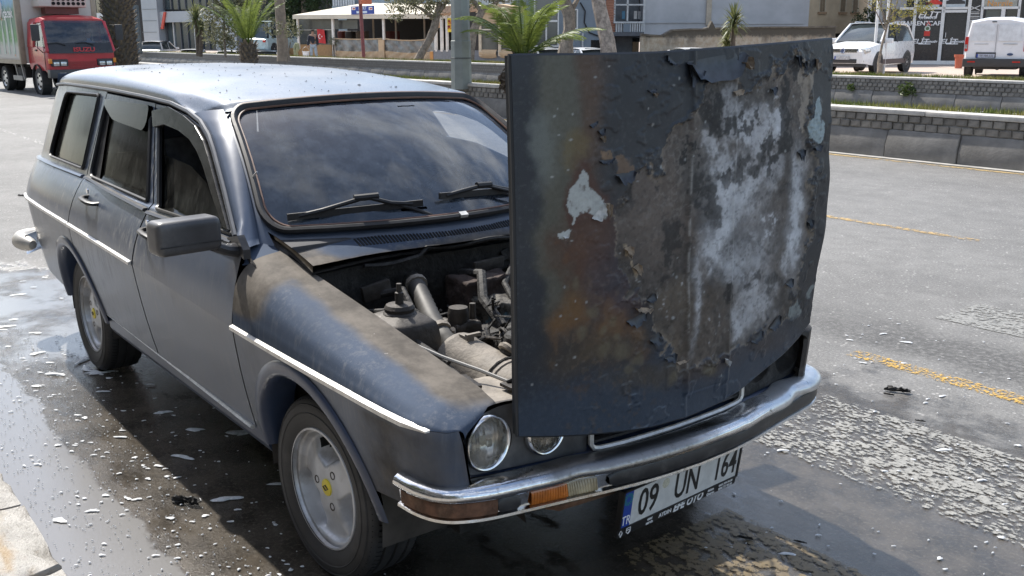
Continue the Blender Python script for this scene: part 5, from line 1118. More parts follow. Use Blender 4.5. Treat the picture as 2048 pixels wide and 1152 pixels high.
for s in (-1, 1):
    b = MB(); b.tube([(-3.27, s * .772, .495), (-3.275, s * .775, .495), (-3.30, s * .785, .497), (-3.36, s * .80, .50), (-3.42, s * .802, .50), (-3.47, s * .785, .50), (-3.50, s * .75, .50), (-3.515, s * .70, .50)], [.004, .024, .036, .045, .048, .049, .048, .047], 18, flat=1.0); b.build('bumper_corner', mat('bumper_corner', (.48, .46, .42), .45, .3, var=.2, dirt=((.12, .11, .1), .6)), car, smooth=True)
    b = MB(); b.box((-3.45, s * .56, .68), (.05, .13, .20)); b.build('tail_lamp', mat('tail_red', (.35, .02, .02), .25), car, bevel=.01)
b = MB(); b.tube([(-3.0, .3, .20), (-2.2, .28, .20), (-.6, .2, .2)], .03, 8); b.box((-1.4, 0, .26), (3.6, 1.0, .06)); b.build('underbody', CHAR, car)
for s in (-1, 1):
    b = MB(); b.tube([(-2.441, s * .6, .284), (-2.441, 0, .25)], .04, 8); b.tube([(0, s * .6, .284), (.05, 0, .28)], .03, 8); b.build('axle', CHAR, car, smooth=True)
# ================================================================== STREET: walls, verges
CAMV = Vector(CAM_LOC)
def at(px, py, D):
    """a point D metres in front of the station point, in the direction read off the photograph"""
    return CAMV + RIGHT * ((px - 1024) / 2004.457 * D) + UP * ((576 - py) / 2004.457 * D) + FWD * D
KERB = mat('kerb_concrete', (0.185, 0.178, 0.168), 0.88, var=0.3, scale=2.2, bump=0.3, bscale=40, dirt=((0.12, 0.115, 0.105), .7))
BRK = [mat('grey_block_%s' % n_, tuple(k * .68 for k in c_), .92, var=.3, scale=7, bump=.5, bscale=40, dirt=((.07, .065, .055), .6)) for n_, c_ in (('a', (.27, .25, .225)), ('b', (.22, .205, .185)), ('c', (.31, .29, .26)))]
MORTW = mat('wall_mortar', (.20, .19, .175), .95, var=.2, scale=8)
COPE = mat('coping_stone', (.44, .42, .39), .85, var=.18, scale=5, bump=.2, bscale=30)
def wall(name, label, Y, x0, x1, bx0, bx1, bw, rows, kerb_h, row_h, cop, kl, seed):
    r_ = random.Random(seed); root = empty(name, (0, 0, 0), 0, label, 'wall')
    top = kerb_h + rows * row_h
    b = MB(); b.box(((x0 + x1) / 2, Y + .20, top / 2 - .15), (x1 - x0, .30, top + .298)); b.build('core', MORTW, root)
    # plain stretches beyond the pieces that can be told apart
    M = Mat(name + '_far_blocks'); t = M.t; br = t.nodes.new('ShaderNodeTexBrick'); br.inputs['Scale'].default_value = 1.0; br.inputs['Brick Width'].default_value = bw; br.inputs['Row Height'].default_value = row_h; br.inputs['Mortar Size'].default_value = .008
    br.inputs['Color1'].default_value = (.185, .17, .153, 1); br.inputs['Color2'].default_value = (.15, .136, .122, 1); br.inputs['Mortar'].default_value = (.10, .095, .085, 1)
    cx = t.nodes.new('ShaderNodeCombineXYZ'); sx, sy, sz = M.xyz(); t.links.new(sx.s, cx.inputs[0]); t.links.new(sz.s, cx.inputs[1]); t.links.new(cx.outputs[0], br.inputs['Vector']); t.links.new(br.outputs[0], M.b.inputs['Base Color']); M.set(rough=.9)
    for a, c_ in ((x0, bx0), (bx1, x1)):
        if c_ - a > .5: b = MB(); b.box(((a + c_) / 2, Y + .055, (kerb_h + top) / 2), (c_ - a - .01, .05, top - kerb_h - .004)); b.build('far_blocks', M.m, root)
    mes = []
    for k in range(9):
        b = MB(); b.box((0, 0, 0), (bw - .012 + r_.uniform(-.006, .004), .07, row_h - .012)); o = b.build('brick', BRK[k % 3], None, bevel=.007, seg=1); mes.append(o.data); bpy.data.objects.remove(o)
    for rw in range(rows):
        xx = bx0 + (bw / 2 if rw % 2 else 0); 
        while xx < bx1:
            o = link('brick', mes[r_.randrange(9)], None, root); o.location = (xx + bw / 2, Y + .065 + r_.uniform(-.012, .010), kerb_h + row_h * (rw + .5)); o.rotation_euler = (r_.uniform(-.06, .06), r_.uniform(-.05, .05), r_.uniform(-.06, .06)); o.scale = (r_.uniform(.9, 1.03), 1, r_.uniform(.88, 1.03)); xx += bw
    kme = []
    for k in range(3):
        b = MB(); b.prism([(-.02, 0), (-.02, kerb_h * .42), (.03, kerb_h - .03), (.045, kerb_h), (.16, kerb_h), (.16, 0)], -kl / 2 + .006, kl / 2 - .006, 'x'); o = b.build('kerb_block', KERB, None, bevel=.012, seg=2); kme.append(o.data); bpy.data.objects.remove(o)
    xx = x0
    while xx < x1:
        o = link('kerb_block', kme[r_.randrange(3)], None, root); o.location = (xx + kl / 2, Y + r_.uniform(-.008, .008) - .01, r_.uniform(-.006, .006)); o.rotation_euler = (0, r_.uniform(-.006, .006), r_.uniform(-.008, .008)); xx += kl
    b = MB(); b.box((0, 0, 0), (1.49, .30, cop)); o = b.build('coping_slab', COPE, None, bevel=.012); cme = o.data; bpy.data.objects.remove(o); xx = x0
    while xx < x1:
        o = link('coping_slab', cme, None, root); o.location = (xx + .75, Y + .165, top + cop / 2 + r_.uniform(-.004, .004)); o.rotation_euler = (0, 0, r_.uniform(-.006, .006)); xx += 1.5
    return root, top + cop
w1, H1 = wall('median_wall', 'low grey block wall with big kerb blocks across the near lanes', 9.96, -42, 12, -15.0, 2.0, .157, 2, .36, .10, .06, 1.0, 11)
w2, H2 = wall('terrace_wall', 'farther low wall of small grey blocks below the parked white cars', 18.72, -75, 14, -17.5, -5.0, .128, 3, .30, .088, .055, 1.0, 12)
EARTH = mat('verge_soil', (.20, .165, .115), .95, var=.3, scale=3, bump=.4, bscale=12)
b = MB(); b.grid(lambda u, v: (u, v, .50 + .04 * math.sin(u * 1.7 + v)), lin(-42, 12, 55), [10.2, 10.7, 11.25]); tag(b.build('median', EARTH, smooth=True), kind='structure')
b = MB(); b.box((-15, 11.42, .12), (54, .30, .84)); mk_ = tag(b.build('median_back_kerb', KERB), kind='structure')
# ground beyond the second wall: verge then paved forecourt
def tz(x, y): return .56 - .36 * sm(19.4, 20.6, y) * sm(-66, -58, x) - .56 * sm(20.4, 21.6, y) * sm(28.4, 27.4, y) * sm(-33.5, -32, x) * sm(-18, -19.5, x)     # sunken yard before the grey house
PAVE = Mat('forecourt_tiles'); t = PAVE.t; br = t.nodes.new('ShaderNodeTexBrick'); br.inputs['Scale'].default_value = 2.5; br.offset = 0.0; br.inputs['Color1'].default_value = (.46, .35, .28, 1); br.inputs['Color2'].default_value = (.42, .36, .31, 1); br.inputs['Mortar'].default_value = (.3, .27, .24, 1); br.inputs['Mortar Size'].default_value = .012; br.inputs['Row Height'].default_value = .5
t.links.new(PAVE.pos(), br.inputs['Vector']); PAVE.t.links.new(br.outputs[0], PAVE.b.inputs['Base Color']); PAVE.set(rough=.8); PAVE = PAVE.m
b = MB(); b.grid(lambda u, v: (u, v, tz(u, v)), lin(-110, 14, 125), [19.05, 19.4, 19.9, 20.4, 20.8, 21.2, 21.5]); tag(b.build('verge', EARTH, smooth=True), kind='structure')
b = MB(); b.grid(lambda u, v: (u, v, tz(u, v)), lin(-110, 14, 125), [21.5, 22.5, 24, 26, 27, 27.5, 28, 28.5, 30, 60, 90]); tag(b.build('forecourt', PAVE, smooth=True), kind='structure')
# grass
GRS = Mat('grass'); ng = GRS.noise(1.2, 4, .6); GRS.set(col=GRS.mix(ng.step(.35, .65), (.13, .17, .035), (.33, .29, .09)), rough=.7, spec=.25); GRS = GRS.m
def grass(name, n, fx, label):
    r_ = np.random.RandomState(hash(name) % 1000 if False else len(name)); V, F = [], []
    for i in range(n):
        x_, y_, z_ = fx(r_); h = r_.uniform(.05, .16); w_ = r_.uniform(.006, .014); a = r_.uniform(0, PI); lx, ly = r_.uniform(-.06, .06, 2); k = len(V)
        V += [(x_ - w_ * math.cos(a), y_ - w_ * math.sin(a), z_), (x_ + w_ * math.cos(a), y_ + w_ * math.sin(a), z_), (x_ + lx, y_ + ly, z_ + h)]; F.append((k, k + 1, k + 2))
    return tag(from_data(name, V, F, GRS), label, 'grass', kind='stuff')
grass('median_grass', 30000, lambda r_: (r_.uniform(-22, 3), 10.25 + 1.0 * r_.beta(1, 2.2), .52), 'patchy green grass on top of the near median')
grass('verge_grass', 45000, lambda r_: ((lambda x_, y_: (x_, y_, tz(x_, y_) + .0))(r_.uniform(-70, -2) if r_.rand() < .5 else r_.uniform(-30, -2), 19.08 + 1.6 * r_.beta(1, 3))), 'sunlit grass strip behind the farther wall')
# ================================================================== PLANTS
BARK = mat('grey_bark', (.20, .165, .13), .95, var=.35, scale=10, bump=.8, bscale=22, dirt=((.34, .29, .23), .6))
BARKD = mat('dark_bark', (.10, .08, .062), .95, var=.35, scale=10, bump=.8, bscale=22)
def leafmat(name, a, c_, tr=.25):
    M = Mat(name); n = M.noise(2.2, 4, .6); M.set(col=M.mix(n.step(.35, .65), a, c_), rough=.5, spec=.35)
    t = M.t; tl = t.nodes.new('ShaderNodeBsdfTranslucent'); tl.inputs[0].default_value = (*[min(1, k * 1.6) for k in c_], 1); mx_ = t.nodes.new('ShaderNodeMixShader'); mx_.inputs[0].default_value = tr
    t.links.new(M.b.outputs[0], mx_.inputs[1]); t.links.new(tl.outputs[0], mx_.inputs[2]); t.links.new(mx_.outputs[0], M.out.inputs[0]); return M.m
LEAF = leafmat('leaf_green', (.035, .065, .018), (.085, .115, .03)); LEAFD = leafmat('leaf_dark', (.018, .04, .014), (.045, .07, .022)); LEAFO = leafmat('leaf_olive', (.075, .085, .045), (.15, .15, .085)); LEAFY = leafmat('leaf_yellowish', (.10, .12, .025), (.24, .21, .05)); PALML = leafmat('palm_leaf', (.055, .095, .02), (.15, .19, .04)); YUC = leafmat('yucca_leaf', (.06, .085, .035), (.16, .17, .07))
def leaves(name, parent, blobs, n, size, m_, seed, aspect=.45):
    """leaf-sized faces spread through the crown's volume, denser towards the shell; blobs: (centre, radii)"""
    r_ = np.random.RandomState(seed); V, F = [], []
    wts = np.array([b_[1][0] * b_[1][1] * b_[1][2] for b_ in blobs]) ** .8; wts /= wts.sum()
    ks = r_.choice(len(blobs), n, p=wts)
    cl = [[r_.normal(size=3) for _ in range(26)] for _ in blobs]
    for k in ks:
        c_, rad = blobs[k]; d = cl[k][r_.randint(26)]; d = d / np.linalg.norm(d); q = d * (.55 + .45 * r_.rand()) + r_.normal(size=3) * .16
        p = np.array(c_) + q * np.array(rad); a = r_.normal(size=3); a /= np.linalg.norm(a); e = np.cross(a, r_.normal(size=3)); e /= (np.linalg.norm(e) + 1e-9); s_ = size * r_.uniform(.6, 1.3); i = len(V)
        V += [p - a * s_, p - e * s_ * aspect, p + a * s_, p + e * s_ * aspect]; F.append((i, i + 1, i + 2, i + 3))
    return from_data(name, V, F, m_, parent)
def tree(name, base, trunk, branches, blobs, n, size, lm, label, cat='tree', group=None, seed=1, bark=BARK):
    """trunk / branches: lists of (x, y, z, r) relative to the base"""
    root = empty(name, base, 0, label, cat, group)
    b = MB(); b.tube([p[:3] for p in trunk], [p[3] for p in trunk], 10)
    for br_ in branches: b.tube([p[:3] for p in br_], [p[3] for p in br_], 7)
    b.build('trunk', bark, root, smooth=True)
    if n: leaves('crown', root, blobs, n, size, lm, seed)
    return root
def frond(L_, up, droop, az, r_, n=26, wid=.34, z0=0.0, out0=.05):
    """one feather frond: curved midrib with leaflets"""
    V, F = [], []; ca, sa = math.cos(az), math.sin(az); P = []
    for i in range(n + 1):
        t = i / n; ang = up - droop * t * t; 
        if i == 0: x_, z_ = out0, z0
        else: x_, z_ = x_ + L_ / n * math.cos(ang), z_ + L_ / n * math.sin(ang)
        P.append(Vector((x_ * ca, x_ * sa, z_)))
    side_ = Vector((-sa, ca, 0))
    b = MB(); b.tube(P, [.022 * (1 - .85 * i / n) for i in range(n + 1)], 4)
    for i in range(3, n + 1):
        t = i / n; l = wid * (math.sin(PI * min(1, .12 + .88 * t)) ** .7 + .12); tg = (P[i] - P[i - 1]).normalized(); nv = side_.cross(tg)
        for sg in (-1, 1):
            for h_ in (0, .5):
                o = P[i].lerp(P[i - 1], h_); d = (side_ * sg * .85 + tg * .65 + nv * r_.uniform(.05, .3)).normalized(); e = o + d * l * r_.uniform(.85, 1.1) - Vector((0, 0, l * .12)); mid = o + d * l * .5; wv = tg * .016
                b.add([o, mid - wv, e, mid + wv], [(0, 1, 2, 3)])
    return b
def palm(name, base, th, tr, nf, L_, label, seed, ups=(1.45, .7), droop=1.1, trunkmat=BARKD, group=None, wid=.34):
    r_ = random.Random(seed); root = empty(name, base, 0, label, 'palm tree', group)
    b = MB(); n = max(4, int(th / .12)); b.tube([(0, 0, th * i / n) for i in range(n + 1)], [tr * (1.15 - .15 * i / n) * (1 + .05 * (i % 2)) for i in range(n + 1)], 12); b.build('trunk', trunkmat, root, smooth=True)
    # cut leaf bases that clothe the trunk
    b = MB(); m_ = int(th * tr * 330)
    for k in range(m_):
        z_ = th * ((k + .5) / m_); a = k * 2.399963; rr = tr * (1.1 - .12 * z_ / th); c_, s_ = math.cos(a), math.sin(a); o = Vector((rr * .9 * c_, rr * .9 * s_, z_)); tip = Vector(((rr * 1.28 + r_.uniform(0, .05)) * c_, (rr * 1.28 + r_.uniform(0, .05)) * s_, z_ + r_.uniform(.12, .24))); sd_ = Vector((-s_, c_, 0)) * r_.uniform(.05, .09)
        b.add([o - sd_, o + sd_, tip + sd_ * .4, tip - sd_ * .4, o - sd_ * .6 + Vector((0, 0, .05)), o + sd_ * .6 + Vector((0, 0, .05))], [(0, 1, 2, 3), (3, 2, 5, 4)])
    if m_: b.build('leaf_bases', mat('palm_stub', (.17, .135, .095), .9, var=.4, scale=6), root)
    for k in range(nf):
        az = 2 * PI * k / nf + r_.uniform(-.25, .25); up = r_.uniform(ups[1], ups[0]); fb = frond(L_ * r_.uniform(.85, 1.1), up, droop * r_.uniform(.8, 1.2), az, r_, wid=wid, z0=th); fb.build('frond', PALML, root)
    return root
def yucca(name, base, heads, label, seed, group=None):
    r_ = random.Random(seed); root = empty(name, base, 0, label, 'plant', group)
    for (hx, hy, hz, rad, nl, tr) in heads:
        b = MB(); b.tube([(hx * .3, hy * .3, 0), (hx * .7, hy * .7, hz * .5), (hx, hy, hz)], [tr * 1.2, tr, tr * .8], 8); b.build('stem', BARKD, root, smooth=True)
        b = MB()
        for k in range(nl):
            a = r_.uniform(0, 2 * PI); e = r_.uniform(-.75, 1.45); l = rad * r_.uniform(.75, 1.1); d = Vector((math.cos(a) * math.cos(e), math.sin(a) * math.cos(e), math.sin(e))); o = Vector((hx, hy, hz + r_.uniform(-.15, .2))); sd_ = Vector((-math.sin(a), math.cos(a), 0)) * .03; m_ = o + d * l * .5 + Vector((0, 0, .03)); t_ = o + d * l - Vector((0, 0, .12 * l * (1 - math.sin(max(0, e)))))
            b.add([o - sd_ * .7, o + sd_ * .7, m_ + sd_, t_, m_ - sd_], [(0, 1, 2, 4), (4, 2, 3)])
        b.build('leaf_head', YUC, root)
    return root
def gp(px, D, z): p = at(px, 100, D); return (p.x, p.y, z)
# big palm trunk behind the truck
pt = gp(243, 33, .5); palm('date_palm', pt, 7.5, .43, 14, 2.6, 'massive rough palm trunk standing behind the red truck', 1, trunkmat=BARKD)
palm('date_palm', gp(497, 40, .5), .75, .30, 15, 2.3, 'stocky young palm with arching fronds left of the tall bare trunk', 2, ups=(1.5, .85), droop=.75)
pm = at(1046, 105, 19.6); palm('date_palm', (pm.x, pm.y, .52), .62, .17, 18, 1.6, 'bright green palm just above the bonnet beside the lamp post', 3, ups=(1.52, .55), droop=1.0, wid=.28)
yucca('yucca', gp(397, 50, .58), [(0, 0, 1.75, .85, 150, .12), (.35, .1, 1.3, .6, 70, .1)], 'dark spiky yucca in front of the grey showroom', 4)
yucca('yucca', gp(1465, 30.5, .5), [(0, 0, 1.35, .62, 120, .08), (-.32, .1, .72, .50, 90, .07)], 'pale spiky yucca above the bonnet against the stained wall', 5)
p = gp(450, 47, .58); tree('shrub_tree', p, [(0, 0, 0, .06), (.05, 0, 1.2, .05), (0, .1, 2.2, .03)], [], [((0, 0, 1.55), (1.0, .9, 1.15)), ((.6, .2, 2.2), (.8, .8, 1.0)), ((-.5, 0, .95), (.75, .7, .6)), ((.3, .2, 3.0), (.9, .9, .9)), ((1.0, .6, 2.6), (1.0, .9, 1.0)), ((-.3, .3, 3.8), (1.2, 1.0, .8))], 5200, .085, LEAFO, 'loose pale-leaved young tree between the yucca and the stocky palm', seed=6)
p = gp(612, 66, .2); tree('ficus_tree', p, [(0, 0, 0, .25), (0, 0, 2.5, .2), (0, 0, 4, .1)], [], [((0, 0, 2.9), (2.2, 2, 2.2)), ((-1.6, 0, 3.6), (1.6, 1.6, 2.2)), ((.6, 0, 4.4), (1.6, 1.6, 1.5)), ((-3.2, .5, 3.2), (1.5, 1.5, 2.4)), ((-1.2, -.5, 1.6), (1.5, 1.2, 1.3))], 9000, .12, LEAFD, 'dense dark green tree at the left end of the canopy', seed=7)
p = gp(566, 43, .5); tree('bare_trunk', p, [(.02, 0, 0, .30), (0, 0, .4, .25), (-.05, 0, 2.2, .215), (-.1, 0, 5, .19)], [], [((0, 0, 7), (1.5, 1.5, 1.2))], 500, .12, LEAF, 'straight thick brown trunk left of the man with the bucket', seed=8, bark=mat('brown_bark', (.24, .19, .145), .95, var=.2, scale=6, bump=.5, bscale=30))
p = gp(572, 41, .5); tree('olive_sapling', (p[0], p[1], .5), [(0, 0, 0, .03), (.25, .1, .8, .02)], [], [((.35, .15, 1.25), (.42, .4, .45)), ((-.45, -.3, 1.35), (.4, .4, .4))], 500, .06, LEAFO, 'grey-green sapling beside the straight brown trunk', seed=9)
# leaning olives in front of the canopy
def off(a, b_): return (b_ - a)
bo = at(833, 129, 41); rel = lambda px, py, D=41: tuple(at(px, py, D) - Vector((bo.x, bo.y, .45)))
def rt(*pts): return [(*rel(a, c_), r_) for a, c_, r_ in pts]
tree('olive_tree', (bo.x, bo.y, .45), rt((833, 129, .22), (842, 108, .16), (858, 80, .15), (869, 55, .17), (874, 30, .14), (880, 5, .10)), [rt((872, 40, .12), (852, 24, .07), (838, 15, .05)), rt((875, 30, .1), (895, 0, .07), (905, -20, .05)), rt((850, 20, .05), (815, 5, .04))],
     [(rel(800, 8), (.62, .6, .62)), (rel(790, 25), (.30, .4, .35)), (rel(845, 10), (.6, .6, .45)), (rel(868, 22), (.42, .4, .40)), (rel(880, -12), (.9, .8, .5)), (rel(820, -15), (.9, .8, .5))], 3600, .055, LEAFO, 'leaning olive tree in front of the canopy, left of the lamp post', 'tree', 'olive trees before the restaurant', 11)
bo = at(938, 128, 39); rel = lambda px, py, D=39: tuple(at(px, py, D) - Vector((bo.x, bo.y, .45)))
tree('olive_tree', (bo.x, bo.y, .45), rt((938, 128, .2), (941, 100, .17), (946, 65, .16), (957, 38, .15), (966, 15, .12)), [rt((957, 36, .11), (975, 15, .07), (990, 5, .04)), rt((962, 22, .09), (945, 0, .06)), rt((970, 14, .05), (1000, 2, .03), (1020, 5, .02))],
     [(rel(940, -2), (.55, .5, .32)), (rel(985, -12), (.6, .5, .35)), (rel(930, 22), (.2, .25, .22)), (rel(1010, 0), (.3, .3, .15))], 1500, .055, LEAFO, 'leaning olive tree just right of the lamp post', 'tree', 'olive trees before the restaurant', 12)
for px, D, pts, lab, sd_ in ((1135, 31, [(1131, 108, .26), (1133, 85, .20), (1139, 60, .185), (1138, 30, .19), (1128, 0, .20), (1120, -40, .18)], 'smooth curved tree trunk before the blue-grey house, nearer the palm', 13), (1212, 30.5, [(1218, 110, .25), (1215, 85, .24), (1206, 45, .22), (1198, 10, .21), (1190, -40, .2)], 'mottled tree trunk before the blue-grey house, nearer the blank wall', 14)):
    bo = at(pts[0][0], pts[0][1], D); zb_ = .45; rel = lambda px, py, D=D: tuple(at(px, py, D) - Vector((bo.x, bo.y, zb_)))
    tree('street_tree', (bo.x, bo.y, zb_), [(0, 0, 0, pts[0][2] * 1.05)] + rt(*pts), [rt((pts[3][0], pts[3][1], .1), (pts[3][0] + 22, pts[3][1] - 40, .06))] , [((0, 0, 6.0), (2.4, 2.2, 1.5)), (rel(pts[1][0] - 12, 82), (.12, .12, .14))], 1500, .10, LEAFY, lab, 'tree', 'trees before the blue-grey house', sd_, bark=BARK if sd_ == 13 else mat('mottled_bark', (.30, .25, .21), .95, var=.4, scale=7, bump=.7, bscale=20, dirt=((.13, .10, .08), .8)))
# sapling on the verge before the SUV
bo = at(1772, 152, 29); rel = lambda px, py, D=29: tuple(at(px, py, D) - Vector((bo.x, bo.y, .42)))
tree('sapling', (bo.x, bo.y, .42), rt((1759, 152, .085), (1760, 128, .075), (1757, 126, .04), (1764, 90, .035), (1774, 52, .032), (1780, 20, .025), (1785, -20, .02)), [rt((1772, 55, .025), (1764, 20, .02), (1758, -30, .015)), rt((1774, 52, .025), (1790, 20, .018), (1800, -20, .014)), rt((1770, 60, .02), (1748, 15, .014), (1728, 2, .012)), rt((1776, 45, .02), (1800, 40, .012), (1822, 30, .01)), rt((1775, 48, .02), (1752, -10, .015))],
     [(rel(1795, 35), (.36, .35, .30)), (rel(1825, 12), (.45, .4, .32)), (rel(1765, 8), (.40, .4, .25)), (rel(1790, 62), (.16, .16, .16)), (rel(1850, 15), (.30, .25, .22))], 900, .035, LEAFY, 'thin sapling with yellow-green leaves in front of the white off-roader', seed=15)
bo = at(1740, 60, 46); rel = lambda px, py, D=46: tuple(at(px, py, D) - Vector((bo.x, bo.y, .25)))
tree('laurel_bush', (bo.x, bo.y, .25), [(0, 0, 0, .1), (0, 0, 1.5, .06)], [], [(rel(1735, 40), (.7, .6, .55)), (rel(1770, 25), (.8, .7, .8)), (rel(1795, 55), (.6, .5, .5)), (rel(1715, 52), (.3, .3, .2))], 1700, .07, LEAFD, 'dark shrub between the beige house and the black shopfront', 'bush', seed=16)
# ================================================================== BUILDINGS
class Fac:
    """a building front standing between two surveyed corners; local u along the front, v into the building, z up"""
    def __init__(s, name, pL, pR, DL, DR, z0, label, cat='building', group=None):
        A, B = at(pL, 100, DL), at(pR, 100, DR); s.z0 = z0; s.O = Vector((A.x, A.y, z0)); e = Vector((B.x - A.x, B.y - A.y, 0)); s.W = e.length; s.e = e.normalized(); s.n = Vector((-s.e.y, s.e.x, 0))
        s.root = empty(name, s.O, math.atan2(s.e.y, s.e.x), label, cat, group)
    def uz(s, px, py, v=0.0):
        d = at(px, py, 1.0) - CAMV; o = s.O + s.n * v; t = (o - CAMV).dot(s.n) / d.dot(s.n); p = CAMV + d * t - s.O; return p.dot(s.e), p.z
    def box(s, name, a, b_, v0, v1, m, parent=None, bevel=0.0):
        """a, b_: opposite corners as (px, py) on the plane v0"""
        u0, z1 = s.uz(a[0], (a[1] + b_[1]) / 2, v0)[0], s.uz((a[0] + b_[0]) / 2, min(a[1], b_[1]), v0)[1]; u1, z0 = s.uz(b_[0], (a[1] + b_[1]) / 2, v0)[0], s.uz((a[0] + b_[0]) / 2, max(a[1], b_[1]), v0)[1]
        return s.lbox(name, u0, u1, z0, z1, v0, v1, m, parent, bevel)
    def lbox(s, name, u0, u1, z0, z1, v0, v1, m, parent=None, bevel=0.0):
        b = MB(); b.box(((u0 + u1) / 2, (v0 + v1) / 2, (z0 + z1) / 2), (abs(u1 - u0), abs(v1 - v0), abs(z1 - z0))); return b.build(name, m, parent or s.root, bevel=bevel)
    def text(s, name, txt, px, py, h, v, m, sx=1.0, **k):
        u, z_ = s.uz(px, py, v); return text_mesh(name, txt, h, m, s.root, (u, v, z_), (PI / 2, 0, 0), sx, **k)
ALW = mat('white_aluminium', (.62, .62, .61), .45, .2, var=.05); DGL = mat('dark_glass', (.012, .014, .015), .06, var=.3, scale=.6, spec=.7); BGL = mat('blue_glass', (.05, .065, .07), .08, var=.3, scale=.5, spec=.7); BLKP = mat('black_panel', (.014, .014, .016), .25, var=.2, scale=2); WHP = mat('white_letters', (.80, .80, .80), .5, var=.02); REDP = mat('red_print', (.55, .03, .02), .45)
# --- car-hire shop
sh = Fac('hire_shop', 1806, 2075, 44, 42.5, .22, 'car hire shop with black glass front and white frames', 'shop')
H_ = 6.0
sh.lbox('side_wall', -1.2, -.02, 0, H_, .05, 6, mat('shop_grey', (.30, .30, .30), .8)); sh.lbox('upper_wall', -.02, sh.W + 6, 3.55, H_, .05, .4, mat('shop_upper', (.22, .22, .225), .7)); sh.lbox('back_wall', -.02, sh.W + 6, 0, 3.55, 3.0, 3.2, mat('shop_inside', (.10, .10, .10), .9))
sh.lbox('plinth', -.05, sh.W + 6, 0, .16, -.04, .25, ALW)
for a, c_ in (((1762, 18), (1826, 124)), ((1829, 18), (1880, 124)), ((1888, 24), (1932, 124))):
    sh.box('glass_panel', a, c_, .05, .09, BLKP)
for a, c_ in (((1825, -30), (1831, 128)), ((1881, -30), (1888, 128)), ((1933, -30), (1939, 128)), ((1800, 14), (1936, 19)), ((1886, 20), (1934, 25))):
    sh.box('frame_bar', a, c_, -.03, .07, ALW)
pic = mat('poster_pale', (.45, .50, .53), .3, var=.1)
for a, c_ in (((1832, -20), (1880, 14)), ((1889, -20), (1932, 14))):
    p_ = sh.box('poster', a, c_, .05, .09, pic)
    # printed cars on the fascia posters
def carprint(px, py, m_, w_=40):
    u, z_ = sh.uz(px, py, .045); k = w_ / 2004 * 44; b = MB(); b.prism([(u - k / 2, z_), (u - k / 2, z_ + .12 * k), (u - .3 * k, z_ + .18 * k), (u - .15 * k, z_ + .32 * k), (u + .2 * k, z_ + .32 * k), (u + .36 * k, z_ + .18 * k), (u + k / 2, z_ + .13 * k), (u + k / 2, z_)], .040, .048, 'y'); b.build('poster_car', m_, sh.root)
carprint(1846, 11, mat('print_black', (.03, .03, .035), .4), 34); carprint(1868, 9, REDP, 30); carprint(1909, 8, _simple['print_black'], 38)
for t_, px, py, h, m_, sx in (('ELİT', 1857, 30, .34, WHP, 1.25), ('OTOMOTİV', 1856, 36, .13, WHP, 1.0), ('RENT', 1842, 47, .26, WHP, 1.05), ('A', 1857, 47, .28, REDP, 1.1), ('CAR', 1870, 47, .26, WHP, 1.1), ('RENT', 1788, 47, .26, WHP, 1.05), ('A', 1801, 47, .28, REDP, 1.1), ('CAR', 1815, 47, .26, WHP, 1.1), ('ELİT', 1840, 83, .27, WHP, 1.2), ('otomotiv', 1860, 83, .15, WHP, 1.0), ('ELİT', 1897, 83, .27, WHP, 1.2), ('otomotiv', 1916, 83, .15, WHP, 1.0), ('0256 000', 1849, 88, .07, WHP, 1.2), ('0256 000', 1904, 88, .07, WHP, 1.2), ('OTOMOTİV', 1806, 83, .13, WHP, 1.0)):
    if '0256' in t_: sh.box('small_print', (px - 12, py - 1), (px + 12, py + .6), .040, .046, WHP); continue
    sh.text('lettering', t_, px, py, h, .044, m_, sx, shear=.25 if 'E' in t_[:1] or 'o' in t_[:1] else 0, bold=.004)
def disc(f, nm, px, py, r_, v, m_):
    u, z_ = f.uz(px, py, v); b = MB(); b.lathe([(0, -.004), (r_, -.004), (r_, .004)], 18, Matrix.Translation((u, v, z_)) @ Matrix.Rotation(PI / 2, 4, 'X')); return b.build(nm, m_, f.root)
disc(sh, 'round_badge', 1855, 57, .12, .044, mat('badge_pale', (.62, .66, .58), .5)); disc(sh, 'badge_centre', 1855, 57, .07, .038, mat('badge_dark', (.08, .14, .06), .5)); sh.box('red_badge', (1848, 62), (1860, 72), .040, .046, REDP)
b = MB(); u, z_ = sh.uz(1891, 70, -.03); b.tube([(u, -.06, z_ - .1), (u, -.06, z_ + .1)], .015, 6); b.build('door_handle', ALW, sh.root)
# louvred bay and the next shop
sh.box('louvre_back', (1940, -20), (1962, 42), .05, .09, BLKP)
for k in range(6): sh.box('louvre', (1940, 22 + 3.6 * k), (1959, 23.6 + 3.6 * k), .0, .05, ALW if k % 2 else mat('louvre_grey', (.25, .25, .25), .5))
for k in (-1, 1):
    u0, z0_ = sh.uz(1949, 16, .02); b = MB(); b.bar((u0 - .22, .02, z0_ - k * .1), (u0 + .22, .02, z0_ + k * .1), .03); b.build('cross_brace', ALW, sh.root)
sh.box('base_panel', (1936, 42), (1965, 124), .03, .09, mat('pale_panel', (.5, .48, .47), .6))
for a, c_ in (((1962, -20), (1967, 60)), ((2036, -20), (2041, 60)), ((1964, 13), (2040, 18)), ((2001, 18), (2009, 60))): sh.box('frame_bar', a, c_, -.03, .07, ALW)
sh.box('shop_window', (1967, -20), (2036, 13), .05, .09, mat('poster_beige', (.32, .32, .28), .3, var=.2)); sh.box('shop_window', (1967, 20), (2001, 124), .05, .09, BGL); sh.box('shop_window', (2009, 20), (2036, 124), .05, .09, DGL); sh.box('dark_bay', (2041, -20), (2110, 124), .05, .09, BLKP)
sh.text('lettering', 'Nargile', 2000, 7, .34, .03, mat('orange_letters', (.65, .28, .05), .5), 1.0)
